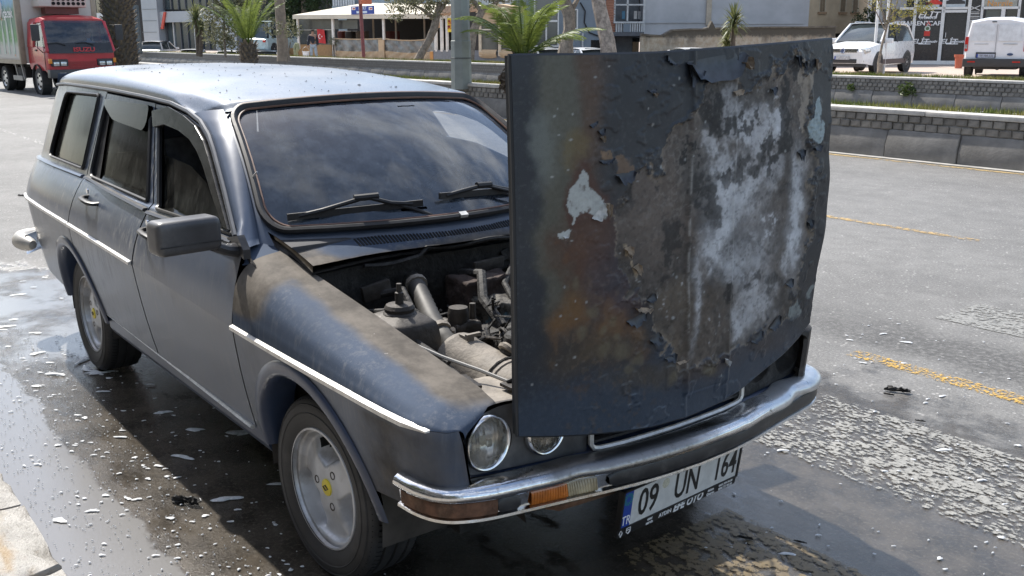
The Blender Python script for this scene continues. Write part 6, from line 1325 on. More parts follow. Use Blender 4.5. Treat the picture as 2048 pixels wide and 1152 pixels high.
# --- beige house
be = Fac('beige_house', 1611, 1728, 48.5, 50.5, .3, 'beige rendered house with shuttered windows beside the blank wall')
CRM = mat('cream_render', (.56, .47, .34), .9, var=.12, scale=1.2, bump=.15, bscale=12, dirt=((.38, .30, .20), .5)); TRM = mat('cream_trim', (.55, .50, .40), .8)
be.lbox('wall', -.02, be.W, 1.25, 7, 0, 6, CRM)
for x0 in (1640, 1681, 1706):
    wdw = be.box('window', (x0, -30), (x0 + 13, 24), -.03, .01, TRM); be.box('shutter', (x0 + 2, -30), (x0 + 6, 23), -.05, -.03, mat('shutter_brown', (.23, .18, .12), .7)); be.box('shutter', (x0 + 7, -30), (x0 + 11, 23), -.05, -.03, _simple['shutter_brown']); be.box('sill', (x0 - 2, 24), (x0 + 14, 28), -.10, .0, mat('sill_brown', (.36, .25, .16), .8))
be.lbox('plinth_gap', -.02, be.W, 1.05, 1.25, .1, 6, HOLE)
sdw = Fac('side_house', 1726, 1800, 55, 58, .3, 'pale grey house wall behind the sapling and shrub'); sdw.lbox('wall', 0, sdw.W, 0, 8, 0, 3, mat('pale_render', (.52, .52, .52), .9, var=.1))
# --- blank grey gable
bw_ = Fac('blank_gable', 1288, 1613, 46, 46.5, .3, 'large blank pale grey gable wall above the stained wall')
GAB = mat('pale_grey_render', (.40, .41, .425), .92, var=.10, scale=.9, bump=.12, bscale=14, dirt=((.30, .30, .30), .5)); bw_.lbox('wall', 0, bw_.W, .9, 9, 0, 6, GAB)
bw_.box('pilaster', (1414, -40), (1424, 50), -.10, 0, mat('tan_render', (.40, .35, .28), .9)); bw_.box('upper_panel', (1424, -40), (1610, 48), -.05, 0, GAB); bw_.box('ledge', (1288, 44), (1414, 46), -.05, .02, GAB)
# --- stained boundary wall
st_ = Fac('boundary_wall', 1283, 1672, 41.5, 42, .2, 'old stained boundary wall below the blank gable', 'wall')
M = Mat('stained_plaster'); n1 = M.noise(1.6, 6, .65, stretch=(1, 1, .35)); n2 = M.noise(4.5, 6, .7); x, y, z = M.xyz(); topk = z.step(.75, 1.45)
c_ = M.mix(n2.step(.35, .65), (.34, .27, .19), (.46, .41, .33)); c_ = M.mix(n1.step(.46, .66) * (topk * .7 + .25), c_, (.07, .06, .05)); c_ = M.mix((topk + (n2 - .5) * .8).step(.65, .95), c_, (.085, .075, .06)); M.set(col=c_, rough=.95); M.bump(n2, .4, .03); STN = M.m
V = []; tops = [(1283, 70), (1300, 72), (1325, 73), (1345, 62), (1380, 60), (1408, 60), (1416, 58), (1424, 42), (1432, 58), (1480, 57), (1540, 56), (1610, 56), (1672, 55)]
pts = [st_.uz(a, c2, 0) for a, c2 in tops]; b = MB(); b.prism([(pts[-1][0], 0), (pts[0][0], 0)] + pts, 0, .35, 'y'); b.build('plaster', STN, st_.root)
for (a, c2), (d_, e_) in zip(pts, pts[1:]):
    if abs(c2 - e_) < .25: b = MB(); b.bar((a, .17, c2 + .03), (d_, .17, e_ + .03), .45, .07); b.build('wall_cap', mat('cap_dark', (.12, .105, .085), .95, var=.3, scale=5), st_.root)
# --- blue-grey house
ap = Fac('grey_house', 1030, 1292, 45, 46, .25, 'blue-grey rendered house with white framed window and balcony'); BGR = mat('blue_grey_render', (.20, .235, .27), .9, var=.1, scale=1.0, bump=.1, bscale=14)
ap.lbox('wall', 0, ap.uz(1222, 50)[0], 0, 8, 0, 6, BGR)
def win(f, a, c_, m_, fr, th=.035, mull=(), v=-.03):
    w_ = f.box('window', a, c_, v, v + .03, m_)
    (x0, y0), (x1, y1) = a, c_
    for p, q in (((x0 - 2, y0 - 2), (x1 + 2, y0)), ((x0 - 2, y1), (x1 + 2, y1 + 3)), ((x0 - 2, y0), (x0 + .6, y1)), ((x1 - .6, y0), (x1 + 2, y1))): f.box('window_frame', p, q, v - .05, v + .02, fr)
    for k in mull: f.box('mullion', *k, v - .05, v - .001, fr)
win(ap, (1070, -20), (1116, 91), BGL, ALW, mull=(((1091, 42), (1094, 91)), ((1070, 40), (1116, 44))))
win(ap, (1146, 20), (1154, 56), DGL, ALW); ap.box('window', (1195, 22), (1203, 40), -.02, .02, DGL)
b = MB(); b.tube([ap.uz(px, py)[0:1] + (-.05,) + ap.uz(px, py)[1:] for px, py in ((1160, 5), (1170, 22), (1168, 45), (1178, 65), (1196, 72), (1222, 70))], .03, 6); b.build('drain_cable', RUB, ap.root, smooth=True)
ap.box('shutter', (1212, -10), (1230, 80), -.02, .3, mat('red_brick_face', (.30, .14, .09), .9, var=.3, scale=20))
for k in range(16): ap.box('shutter_slat', (1212, -8 + 5 * k), (1230, -5 + 5 * k), -.05, -.02, mat('slat_red', (.36, .17, .11), .8))
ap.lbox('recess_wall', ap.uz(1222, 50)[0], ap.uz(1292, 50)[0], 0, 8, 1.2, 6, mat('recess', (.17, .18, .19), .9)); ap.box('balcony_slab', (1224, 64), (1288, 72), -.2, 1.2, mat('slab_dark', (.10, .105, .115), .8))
for k in range(12): ap.box('baluster', (1232 + 4.6 * k, 46), (1234.6 + 4.6 * k, 64), -.15, -.05, mat('baluster_white', (.48, .49, .49), .8))
ap.box('balcony_rail', (1228, 43), (1288, 46.5), -.2, 0, _simple['baluster_white']); ap.box('balcony_step', (1247, 48), (1260, 64), -.22, -.12, BGR)
for a, c_ in (((1228, -10), (1231, 44)), ((1286, -10), (1290, 108)), ((1254, -10), (1257, 42)), ((1228, 8), (1288, 11))): ap.box('balcony_frame', a, c_, -.05, .05, _simple['baluster_white'])
for px, col_ in ((1244, (.10, .22, .32)), (1268, (.5, .48, .46)), (1276, (.3, .3, .3))): ap.box('laundry', (px, 22), (px + 6, 38), .3, .33, mat('laundry_%d' % px, col_, .9))
ap.box('door_dark', (1265, 76), (1278, 106), 1.15, 1.2, DGL); ap.box('garage_shade', (1182, 80), (1205, 106), -.02, .05, DGL); ap.box('pipe', (1164, 66), (1167, 95), -.1, 0, _simple['baluster_white'])
# --- curtain pavilion by the lamp post
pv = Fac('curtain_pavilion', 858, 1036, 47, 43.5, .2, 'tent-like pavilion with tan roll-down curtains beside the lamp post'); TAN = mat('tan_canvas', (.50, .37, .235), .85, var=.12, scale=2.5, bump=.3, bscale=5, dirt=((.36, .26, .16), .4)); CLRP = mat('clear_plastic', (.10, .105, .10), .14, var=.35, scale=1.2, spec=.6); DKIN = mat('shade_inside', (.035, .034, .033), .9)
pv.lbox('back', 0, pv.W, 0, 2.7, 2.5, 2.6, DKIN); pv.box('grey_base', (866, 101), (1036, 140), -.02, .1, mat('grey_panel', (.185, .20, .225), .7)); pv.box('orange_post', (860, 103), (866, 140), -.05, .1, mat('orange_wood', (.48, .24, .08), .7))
for (x0, x1) in ((960, 994), (1000, 1030)):
    cu = pv.box('curtain_top', (x0, 24), (x1, 47), -.06, -.03, TAN); pv.box('curtain_window', (x0 + 1, 47), (x1, 99), -.06, -.03, CLRP); pv.box('curtain_bar', (x0 + 1, 58), (x1, 60.5), -.08, -.06, mat('cream_bar', (.62, .58, .50), .7))
    u0, z0_ = pv.uz(x0, 99, -.06); u1, _ = pv.uz(x1, 99, -.06)
    b = MB(); b.grid(lambda u, v: (u, -.07 - .07 * math.sin(v * PI) , z0_ - .33 * v - .05 * v * math.sin((u - u0) / (u1 - u0) * PI)), lin(u0, u1, 9), lin(0, 1, 6)); b.build('rolled_hem', TAN, pv.root, smooth=True)
for px in (957, 996, 1032): pv.box('post', (px, 22), (px + 5, 112), -.12, -.06, mat('cream_post', (.60, .52, .40), .7))
b = MB(); L_ = [pv.uz(954, 26), pv.uz(962, 12), pv.uz(1000, 8), pv.uz(1036, 14), pv.uz(1036, 26)]; b.prism(L_, -.10, .4, 'y'); b.build('pelmet', TAN, pv.root)
for a, c_ in (((870, 62), (873, 103)), ((880, 30), (884.5, 103)), ((891, 30), (895, 103))): pv.box('post', a, c_, -.05, .03, mat('white_post', (.68, .66, .62), .6))
yb_ = pv.box('menu_board', (895, 36), (914, 64), -.06, -.03, mat('sign_yellow', (.80, .60, .05), .5)); pv.text('lettering', 'BÜFE', 905, 45, .24, -.07, REDP, 1.0, bold=.004); pv.text('lettering', 'DÖNER', 905, 55, .22, -.07, REDP, .85, bold=.004)
for py in (42, 53): disc(pv, 'board_icon', 898, py, .06, -.068, INK)
disc(pv, 'round_sign', 877, 47, .2, -.03, mat('sign_orange', (.5, .26, .10), .7))
b = MB(); q = [pv.uz(880, 16), pv.uz(886, 14), pv.uz(940, 8), pv.uz(940, 22), pv.uz(886, 28), pv.uz(880, 32)]; b.prism(q, -.3, .6, 'y'); b.build('tiled_eave', mat('eave_tile', (.42, .30, .22), .85, var=.3, scale=6), pv.root)
# --- canopy restaurant
rs_f = Fac('canopy_restaurant', 588, 905, 60, 50.5, .12, 'open restaurant under a cream canopy with roll-down tarpaulins'); CRC = mat('cream_canopy', (.60, .545, .445), .8, var=.08, scale=1.2)
W_ = rs_f.W
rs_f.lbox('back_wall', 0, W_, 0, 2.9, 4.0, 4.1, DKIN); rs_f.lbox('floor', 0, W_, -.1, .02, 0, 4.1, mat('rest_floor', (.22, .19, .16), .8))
b = MB(); f0 = [rs_f.uz(585, 30, -.3), rs_f.uz(905, 27, -.3)]; f1 = [rs_f.uz(585, 38, -.3), rs_f.uz(905, 37, -.3)]
b.add([(f0[0][0], -.3, f0[0][1]), (f0[1][0], -.3, f0[1][1]), (f1[1][0], -.3, f1[1][1]), (f1[0][0], -.3, f1[0][1]), (f0[0][0], -.22, f0[0][1]), (f0[1][0], -.22, f0[1][1]), (f1[1][0], -.22, f1[1][1]), (f1[0][0], -.22, f1[0][1])], [(0, 1, 2, 3), (4, 7, 6, 5), (0, 4, 5, 1), (3, 2, 6, 7), (0, 3, 7, 4), (1, 5, 6, 2)]); b.build('fascia', CRC, rs_f.root)
b = MB(); zf = f0[0][1]; zf1 = f0[1][1]; b.add([(f0[0][0], -.28, zf), (f0[1][0], -.28, zf1), (W_, 3.8, zf1 + .45), (2.2, 3.8, zf + .72)], [(0, 1, 2, 3)]); b.add([(f0[0][0], -.28, zf - .03), (f0[1][0], -.28, zf1 - .03), (W_, 3.8, zf1 + .42), (2.2, 3.8, zf + .69)], [(0, 3, 2, 1)]); b.build('canopy_roof', CRC, rs_f.root)
for px0, px1, py1 in ((594, 597, 98), (664, 668, 123), (764.5, 768, 80), (868, 872, 104)): rs_f.box('post', (px0, 37), (px1, py1), -.12, -.04, _simple['white_post'])
for px in (745, 790, 847): rs_f.box('thin_post', (px, 38), (px + 2, 80), 1.4, 1.46, mat('tan_post', (.40, .34, .28), .7))
BRN = mat('brown_panel', (.30, .185, .085), .75, var=.12); rs_f.box('half_wall', (597, 89), (664, 123), .35, .45, BRN); rs_f.box('half_wall', (575, 96), (594, 123), .3, .4, BRN)
rs_f.box('plastic_screen', (597, 38), (664, 89), .38, .40, mat('dim_plastic', (.055, .06, .06), .25, var=.4, scale=.8)); rs_f.box('screen_rail', (597, 59), (664, 60.5), .32, .38, mat('rail_grey', (.40, .39, .36), .6)); rs_f.box('upper_screen', (668, 40), (715, 58), .2, .22, _simple['dim_plastic'])
def tarp(px0, px1, sag, wpx0, wpx1):
    u0, zt = rs_f.uz(px0, 77, -.02); u1, zt1 = rs_f.uz(px1, 78, -.02); zbm = rs_f.uz(px0, 124, -.02)[1]; z1_, z2_ = rs_f.uz(px0, 80, -.02)[1], rs_f.uz(px0, 101, -.02)[1]
    fold = lambda u, z_: -.05 + .03 * math.sin(u * 7 + 3 * math.sin(z_ * 4)) + .02 * math.sin(u * 19 + z_ * 9)
    tf = lambda u: -sag * math.sin((u - u0) / (u1 - u0) * PI)
    b = MB(); b.grid(lambda u, k: (u, fold(u, k), zbm + (z2_ - zbm + tf(u)) * k), lin(u0, u1, 36), lin(0, 1, 8)); tp = b.build('tarpaulin', TAN, rs_f.root, smooth=True)
    b = MB(); b.grid(lambda u, k: (u, fold(u, 1 + k), z2_ + tf(u) + (zt - z2_) * k), lin(u0, u1, 36), lin(0, 1, 6)); b.build('clear_strip', CLRP2, tp, smooth=True)
    b = MB(); b.tube([(u, fold(u, 2) - .02, zt + tf(u)) for u in lin(u0, u1, 24)], .03, 5); b.build('top_hem', TAN, tp, smooth=True)
CLRP2 = mat('clear_tarp', (.16, .165, .165), .22, var=.45, scale=1.6, spec=.6, bump=.3, bscale=3); tarp(670, 768, .04, 0, 0); tarp(768, 872, .10, 0, 0)
rs_f.box('tarp_fold', (757, 79), (768, 124), -.14, -.08, TAN)
# blue banner on the canopy
bl = rs_f.box('banner', (702, 12), (748, 28.5), -.36, -.33, mat('banner_blue', (.02, .05, .30), .5)); rs_f.text('lettering', 'MERT', 725, 16.5, .22, -.365, mat('banner_pale', (.62, .72, .82), .5), 1.3, bold=.006); rs_f.box('banner_strip', (713, 22), (734, 26.5), -.37, -.36, _simple['banner_pale'])
for px in (707, 741): rs_f.box('banner_emblem', (px - 3.5, 14), (px + 3.5, 20), -.37, -.36, WHP); rs_f.box('banner_mark', (px - 1.5, 16), (px + 2.5, 18.5), -.378, -.37, REDP)
for k, (px, w_) in enumerate(((680, 10), (697, 14), (716, 9), (775, 14))): rs_f.box('stored_furniture', (px - w_ / 2, 62), (px + w_ / 2, 110), 2.2, 2.9, mat('furn_%d' % (k % 3), ((.10, .025, .02), (.03, .03, .03), (.16, .13, .10))[k % 3], .8), bevel=.08)
# flag on the restaurant's back screen
u, z_ = rs_f.uz(643, 73, .28); fl_ = empty('flag', rs_f.O + rs_f.e * u + rs_f.n * .28 + Vector((0, 0, z_)), math.atan2(rs_f.e.y, rs_f.e.x), 'red flag with white crescent and star hanging behind the man', 'flag')
b = MB(); b.grid(lambda u_, v_: (u_, .03 * math.sin(u_ * 9 + v_ * 3), v_ - .10 * (u_ + .4) ** 2), lin(-.40, .36, 14), lin(-.36, .42, 8)); b.build('cloth', mat('flag_red', (.50, .025, .03), .7, var=.1), fl_, smooth=True)
def cres(cx, cz, r_, r2, dx): 
    out = [(cx + r_ * math.cos(q), cz + r_ * math.sin(q)) for q in lin(.5, 2 * PI - .5, 18)]; inn = [(cx + dx + r2 * math.cos(q), cz + r2 * math.sin(q)) for q in lin(2 * PI - .62, .62, 18)]; return out + inn
b = MB(); b.prism(cres(-.10, .0, .14, .112, .03), -.05, -.04, 'y'); b.build('crescent', WHP, fl_); b = MB(); b.prism([(.10 + (.06 if k % 2 == 0 else .025) * math.cos(PI + k * PI / 5), (.06 if k % 2 == 0 else .025) * math.sin(PI + k * PI / 5)) for k in range(10)], -.05, -.04, 'y'); b.build('star', WHP, fl_)
# building above the canopy
up = Fac('balcony_house', 655, 872, 64, 58, .2, 'pale blue house with slatted balcony above the canopy'); PBL_ = mat('pale_blue_render', (.40, .47, .50), .9, var=.06); up.lbox('wall', 0, up.W, 0, 9, 1.0, 5, PBL_); up.box('balcony_band', (664, 12), (715, 20), -.02, 1, PBL_)
for k in range(9): up.box('balcony_slat', (665 + 5 * k, -25), (668 + 5 * k, 12), -.05, .0, mat('slat_pale', (.60, .62, .62), .7))
up.box('balcony_back', (664, -25), (703, 12), .3, .35, mat('balcony_dark', (.22, .24, .25), .9)); up.box('window', (795, -20), (845, 6), .94, 1.0, BGL); up.box('brick_ledge', (700, 8), (872, 13), .6, 1.0, mat('ledge_tile', (.36, .24, .19), .8))
# --- showroom on the left
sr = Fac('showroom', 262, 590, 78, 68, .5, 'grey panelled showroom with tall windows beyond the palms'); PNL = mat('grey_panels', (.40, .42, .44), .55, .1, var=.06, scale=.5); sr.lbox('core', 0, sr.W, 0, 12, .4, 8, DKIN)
for a, c_ in (((284, -40), (315, 100)), ((310, 22), (440, 44)), ((430, -40), (470, 100))): sr.box('panel', a, c_, -.3 if a[0] == 284 else -.1, .4, PNL)
for py in (18, 41, 64): sr.box('panel_joint', (284, py), (313, py + .8), -.32, -.3, mat('joint_dark', (.16, .17, .18), .6))
for k in range(9): sr.box('mullion', (312 + 14 * k, -30), (313.4 + 14 * k, 19), .2, .3, mat('mullion_dark', (.09, .09, .10), .5)); sr.box('window', (313.4 + 14 * k, -30), (326 + 14 * k, 19), .3, .36, BGL)
for k in range(8): sr.box('window', (320 + 14 * k, 44), (333 + 14 * k, 100), .3, .36, BGL); sr.box('mullion', (333 + 14 * k, 44), (334.4 + 14 * k, 100), .2, .3, ALW if k % 3 == 1 else _simple['mullion_dark'])
b = MB(); q = [sr.uz(328, 24, -.15), sr.uz(332, 24, -.15), sr.uz(327, 58, -.15), sr.uz(322, 58, -.15)]; b.prism(q, -.2, -.1, 'y'); b.build('red_stripe', mat('stripe_red', (.55, .08, .05), .5), sr.root)
sr.box('sign_box', (312, 30), (324, 58), -.12, .1, mat('sign_grey', (.34, .36, .38), .6)); sr.text('lettering', '15.', 317, 50, .5, -.14, WHP, 1.0, bold=.01)
bk = Fac('glass_block', 176, 300, 92, 84, .4, 'dark glazed office block behind the truck and palm trunk'); bk.lbox('core', 0, bk.W, 0, 14, .3, 8, mat('block_grey', (.30, .32, .34), .7))
for k in range(12):
    bk.box('window', (182 + 9 * k, -40), (189 + 9 * k, 28), .2, .3, BGL)
    if k % 2: bk.box('window', (182 + 9 * k, 44), (189 + 9 * k, 90), .2, .3, DGL)
bk.box('panel', (186, 26), (216, 100), .1, .3, mat('panel_pale', (.52, .55, .57), .5)); pl_ = Fac('pylon', 262, 281, 62, 62, .5, 'tall dark grey sign pylon right of the palm trunk', 'sign'); pl_.lbox('board', 0, pl_.W, 0, 2.9, 0, .35, mat('pylon_grey', (.10, .125, .14), .5)); pl_.lbox('board_edge', -.05, 0, 0, 2.95, -.02, .4, mat('pylon_edge', (.22, .25, .27), .5))
# --- houses on the near side of the street (seen mirrored in the car's flank)
for i, (x0, x1, hh, c_) in enumerate(((-34, -22, 12, (.42, .36, .28)), (-21.5, -10, 9, (.50, .48, .44)), (-9.5, 3, 13, (.38, .33, .28)), (3.5, 16, 10, (.46, .44, .40)))):
    root = empty('terrace_house', (x0, -9, 0), 0, ('tan', 'off-white', 'brown', 'grey')[i] + ' rendered street house on the near pavement, %s' % ('farthest left', 'second from left', 'second from right', 'farthest right')[i], 'building', 'houses along the near pavement')
    b = MB(); b.box(((x1 - x0) / 2, -4, hh / 2), (x1 - x0, 8, hh)); b.build('wall', mat('near_render_%d' % i, tuple(k * .55 for k in c_), .9), root)
    for fl__ in range(int(hh // 3)):
        for k in range(4):
            cx = (x1 - x0) * (k + .5) / 4; b = MB(); b.box((cx, .02, 1.7 + 3 * fl__), (1.5, .08, 1.7 if fl__ else 2.3)); b.build('window', DGL, root)
            if fl__: b = MB(); b.box((cx, .45, .75 + 3 * fl__), (2.2, .9, .15)); b.box((cx, .88, 1.2 + 3 * fl__), (2.2, .05, .8)); b.build('balcony', mat('balc', (.45, .43, .4), .8), root)

for i, (x_, y_) in enumerate(((-16, -5.2), (-9.5, -5.6), (-3.2, -5.4), (6.5, -5.5))):
    tree('pavement_tree', (x_, y_, .02), [(0, 0, 0, .16), (.05, .02, 1.6, .13), (0, .1, 3.2, .10)], [[(0, .05, 2.2, .08), (.6, .2, 3.4, .05)], [(0, .05, 2.4, .08), (-.6, -.2, 3.5, .05)]], [((0, 0, 4.0), (1.5, 1.3, 1.2)), ((.9, .2, 3.6), (1.0, 1.0, .9)), ((-.9, -.2, 3.7), (1.0, 1.0, .9)), ((.1, .1, 5.0), (1.0, 1.0, .8))], 2600, .10, LEAF, 'leafy street tree on the near pavement, ' + ('farthest back along the street', 'second from the back', 'second from the front', 'farthest forward')[i], 'tree', 'trees on the near pavement', 60 + i)
# ================================================================== VEHICLES
def loftbody(stations, parent, name, m_, seg_smooth=40):
    """stations: (x, [(y, z) half section from bottom to top centre])"""
    b = MB(); secs = []
    for x_, half in stations: secs.append([(x_, -y_, z_) for y_, z_ in half] + [(x_, y_, z_) for y_, z_ in reversed(half)])
    n = len(secs[0]); V = [p for s_ in secs for p in s_]; F = []
    for i in range(len(secs) - 1):
        for k in range(n - 1): F.append((i * n + k, i * n + k + 1, (i + 1) * n + k + 1, (i + 1) * n + k))
        F.append((i * n + n - 1, i * n, (i + 1) * n, (i + 1) * n + n - 1))
    F.append(tuple(range(n - 1, -1, -1))); F.append(tuple((len(secs) - 1) * n + k for k in range(n))); b.add(V, F)
    return b.build(name, m_, parent, smooth=True, angle=seg_smooth)
WHT = mat('white_car_paint', (.72, .73, .74), .28, var=.03, coat=.5); CARG = mat('car_glass', (.035, .045, .048), .07, var=.4, scale=1.0, spec=.7); TY2 = mat('far_tyre', (.03, .03, .03), .8); RIM2 = mat('far_rim', (.50, .51, .52), .35, .6); TRIM = mat('dark_trim', (.04, .04, .042), .6); LMP = mat('lamp_clear', (.55, .57, .58), .12, .5, var=.3, scale=9); RLM = mat('lamp_red', (.42, .02, .015), .2)
def simple_wheel(parent, x_, y_, r_, w_):
    s = 1 if y_ > 0 else -1; e = empty('wheel'); e.parent = parent; e.location = (x_, y_, r_); T = Matrix.Rotation(-s * PI / 2, 4, 'X')
    b = MB(); b.lathe([(r_ * .62, -w_ / 2), (r_ * .95, -w_ / 2), (r_, -w_ * .35), (r_, w_ * .35), (r_ * .95, w_ / 2), (r_ * .64, w_ / 2)], 28, T); b.build('tyre', TY2, e, smooth=True, angle=40)
    b = MB(); b.lathe([(r_ * .66, w_ * .5), (r_ * .60, w_ * .42), (r_ * .2, w_ * .46), (0, w_ * .5)], 24, T); b.build('rim', RIM2, e, smooth=True, angle=30)
    for k in range(5):
        q = 2 * PI * k / 5; b = MB(); b.box(T @ Vector((r_ * .42 * math.cos(q), r_ * .42 * math.sin(q), w_ * .47)), (r_ * .16, .02, r_ * .16)); b.build('rim_hole', HOLE, e)
def arches(parent, xs, Y, r_):
    for x_ in xs:
        for s in (-1, 1): b = MB(); b.lathe([(0, -.01), (r_ * 1.13, -.01), (r_ * 1.16, .0), (r_ * 1.14, .012), (0, .012)], 26, Matrix.Translation((x_, s * Y, r_)) @ Matrix.Rotation(PI / 2, 4, 'X')); b.build('wheel_arch', TRIM, parent)
def quad(parent, nm, P_, m_, th=.01):
    """thin plate through four points"""
    P_ = [Vector(p) for p in P_]; n_ = (P_[1] - P_[0]).cross(P_[2] - P_[0]).normalized() * th; b = MB(); b.add(P_ + [p + n_ for p in P_], [(0, 1, 2, 3), (7, 6, 5, 4), (0, 4, 5, 1), (1, 5, 6, 2), (2, 6, 7, 3), (3, 7, 4, 0)]); return b.build(nm, m_, parent)
def hatch(name, loc, rz, label, m_=WHT, L_=4.1, W_=1.72, H=1.46, group=None):
    root = empty(name, loc, rz, label, 'car', group); w_ = W_ / 2; h = L_ / 2
    loftbody([(-h, [(w_ * .80, .30), (w_ * .86, .5), (w_ * .82, .80), (w_ * .3, .84)]), (-h + .12, [(w_ * .95, .22), (w_, .5), (w_ * .94, .90), (w_ * .3, .93)]), (-.2, [(w_ * .96, .2), (w_, .5), (w_ * .95, .92), (w_ * .3, .95)]), (h - 1.05, [(w_ * .96, .2), (w_, .5), (w_ * .95, .90), (w_ * .3, .98)]), (h - .2, [(w_ * .93, .22), (w_ * .96, .5), (w_ * .86, .70), (w_ * .3, .76)]), (h, [(w_ * .75, .28), (w_ * .80, .45), (w_ * .7, .60), (w_ * .3, .62)])], root, 'body', m_)
    g = [(-h + .15, .88, .93), (-h + .62, H - .10, .72), (-h + 1.2, H, .71), (.15, H, .70), (.45, H - .08, .70), (h - 1.0, .93, .90)]
    b = MB(); V = []; 
    for x_, z_, k in g: V += [(x_, -w_ * k, z_), (x_, w_ * k, z_)]
    gl = loftbody([(-h + .14, [(w_ * .93, .86), (w_ * .92, .90), (w_ * .3, .905)]), (-h + .60, [(w_ * .94, .86), (w_ * .72, H - .12), (w_ * .3, H - .08)]), (-h + 1.2, [(w_ * .94, .88), (w_ * .71, H - .05), (w_ * .3, H)]), (.2, [(w_ * .94, .88), (w_ * .70, H - .06), (w_ * .3, H - .01)]), (h - 1.0, [(w_ * .90, .90), (w_ * .86, .93), (w_ * .3, .97)])], root, 'cabin', CARG, 50)
    b = MB(); b.grid(lambda u, v: (u, v * w_ * .70, H + .02 - .03 * v * v - .045 * ((u + h - 1.25) / .85) ** 2), lin(-h + .5, -h + 2.25, 9), lin(-1, 1, 7)); b.build('roof', m_, root, smooth=True)
    for s in (-1, 1):
        for xa, xb in ((-h + .35, -h + .62), (-.35, -.27)): quad(root, 'pillar', [(xa, s * w_ * .935, .90), (xb, s * w_ * .93, .90), (xb + .18, s * w_ * .73, H - .08), (xa + .25, s * w_ * .73, H - .08)], m_, .012 * s)
        b = MB(); b.bar((.2, s * w_ * .72, H - .05), (h - 1.02, s * w_ * .87, .94), .05); b.build('front_pillar', m_, root)
        b = MB(); b.box((-h + .04, s * w_ * .78, .74), (.12, .18, .15)); b.build('tail_lamp', RLM, root, bevel=.02); b = MB(); b.box((h - .14, s * w_ * .72, .60), (.22, .34, .14)); b.build('headlamp', LMP, root, bevel=.03)
        b = MB(); b.box((h - 1.2, s * (w_ + .07), .98), (.10, .18, .12)); b.build('mirror', m_, root, bevel=.02)
    arches(root, (-h + .75, h - .82), w_ * .985, .30)
    for x_ in (-h + .75, h - .82):
        for s in (-1, 1): simple_wheel(root, x_, s * (w_ - .09), .30, .19)
    b = MB(); b.box((-h - .01, 0, .60), (.02, .5, .11)); b.build('plate', PWH, root)
    return root
# --- white off-roader facing us, parked before the shop
sp = at(1733, 146, 35.5); hd = math.atan2(CAMV.y - sp.y, CAMV.x - sp.x) - .38
root = empty('off_roader', (sp.x, sp.y, .22), hd, 'white sport utility car parked nose-on behind the sapling', 'car'); w_ = .90
loftbody([(-2.15, [(.72, .40), (.82, .6), (.80, 1.0), (.3, 1.04)]), (-2.0, [(.86, .30), (.90, .7), (.86, 1.08), (.3, 1.10)]), (0, [(.87, .28), (.905, .7), (.86, 1.06), (.3, 1.08)]), (1.0, [(.87, .28), (.905, .7), (.86, 1.02), (.5, 1.10), ][:4] if False else [(.87, .28), (.905, .7), (.85, 1.00), (.4, 1.08)]), (1.75, [(.86, .30), (.89, .62), (.80, .90), (.4, .98)]), (2.05, [(.80, .34), (.83, .58), (.74, .82), (.4, .88)]), (2.18, [(.66, .36), (.70, .54), (.64, .74), (.4, .78)])], root, 'body', WHT)
loftbody([(-2.08, [(.82, 1.02), (.80, 1.10), (.3, 1.12)]), (-1.75, [(.84, 1.02), (.66, 1.58), (.3, 1.62)]), (-1.0, [(.85, 1.02), (.66, 1.65), (.3, 1.69)]), (.1, [(.85, 1.02), (.65, 1.62), (.3, 1.67)]), (.98, [(.82, 1.0), (.78, 1.06), (.3, 1.10)])], root, 'cabin', CARG, 50)
b = MB(); b.grid(lambda u, v: (u, v, 1.675 + .025 * (1 - (v / .66) ** 2) - .03 * max(0, u + .15) * 2 - .05 * max(0, -1.3 - u) * 2), lin(-1.78, .15, 9), lin(-.66, .66, 7)); b.build('roof', WHT, root, smooth=True)
for s in (-1, 1):
    b = MB(); b.tube([(.98, s * .80, 1.04), (.55, s * .735, 1.35), (.12, s * .665, 1.64), (-.6, s * .665, 1.67), (-1.4, s * .665, 1.65), (-1.78, s * .68, 1.57), (-2.05, s * .80, 1.10)], .045, 6); b.build('window_pillar', WHT, root, smooth=True); b = MB(); b.bar((-.35, s * .845, 1.04), (-.42, s * .672, 1.64), .07); b.build('door_pillar', TRIM, root)
    b = MB(); b.tube([(-.1, s * .60, 1.70), (-.2, s * .60, 1.735), (-1.5, s * .60, 1.725), (-1.65, s * .6, 1.69)], .018, 6); b.build('roof_rail', RIM2, root, smooth=True)
    b = MB(); b.box((1.98, s * .66, .78), (.26, .34, .17), (0, .25, s * -.35)); b.build('headlamp', LMP, root, bevel=.04); b = MB(); b.box((.72, s * 1.0, 1.10), (.14, .24, .16)); b.build('mirror', WHT, root, bevel=.04); b = MB(); b.box((2.09, s * .62, .47), (.10, .22, .10)); b.build('fog_lamp', TRIM, root, bevel=.02)
    b = MB(); b.box((0, s * .90, .40), (2.4, .03, .16)); b.build('sill_cladding', mat('cladding', (.10, .07, .065), .6), root)
b = MB(); b.box((2.13, 0, .775), (.10, 1.0, .13)); gr_ = b.build('grille', mat('grille_dark', (.02, .025, .035), .4), root, bevel=.01)
for zz in (.745, .805): b = MB(); b.box((2.19, 0, zz), (.03, .98, .022)); b.build('grille_bar', CHR, gr_)
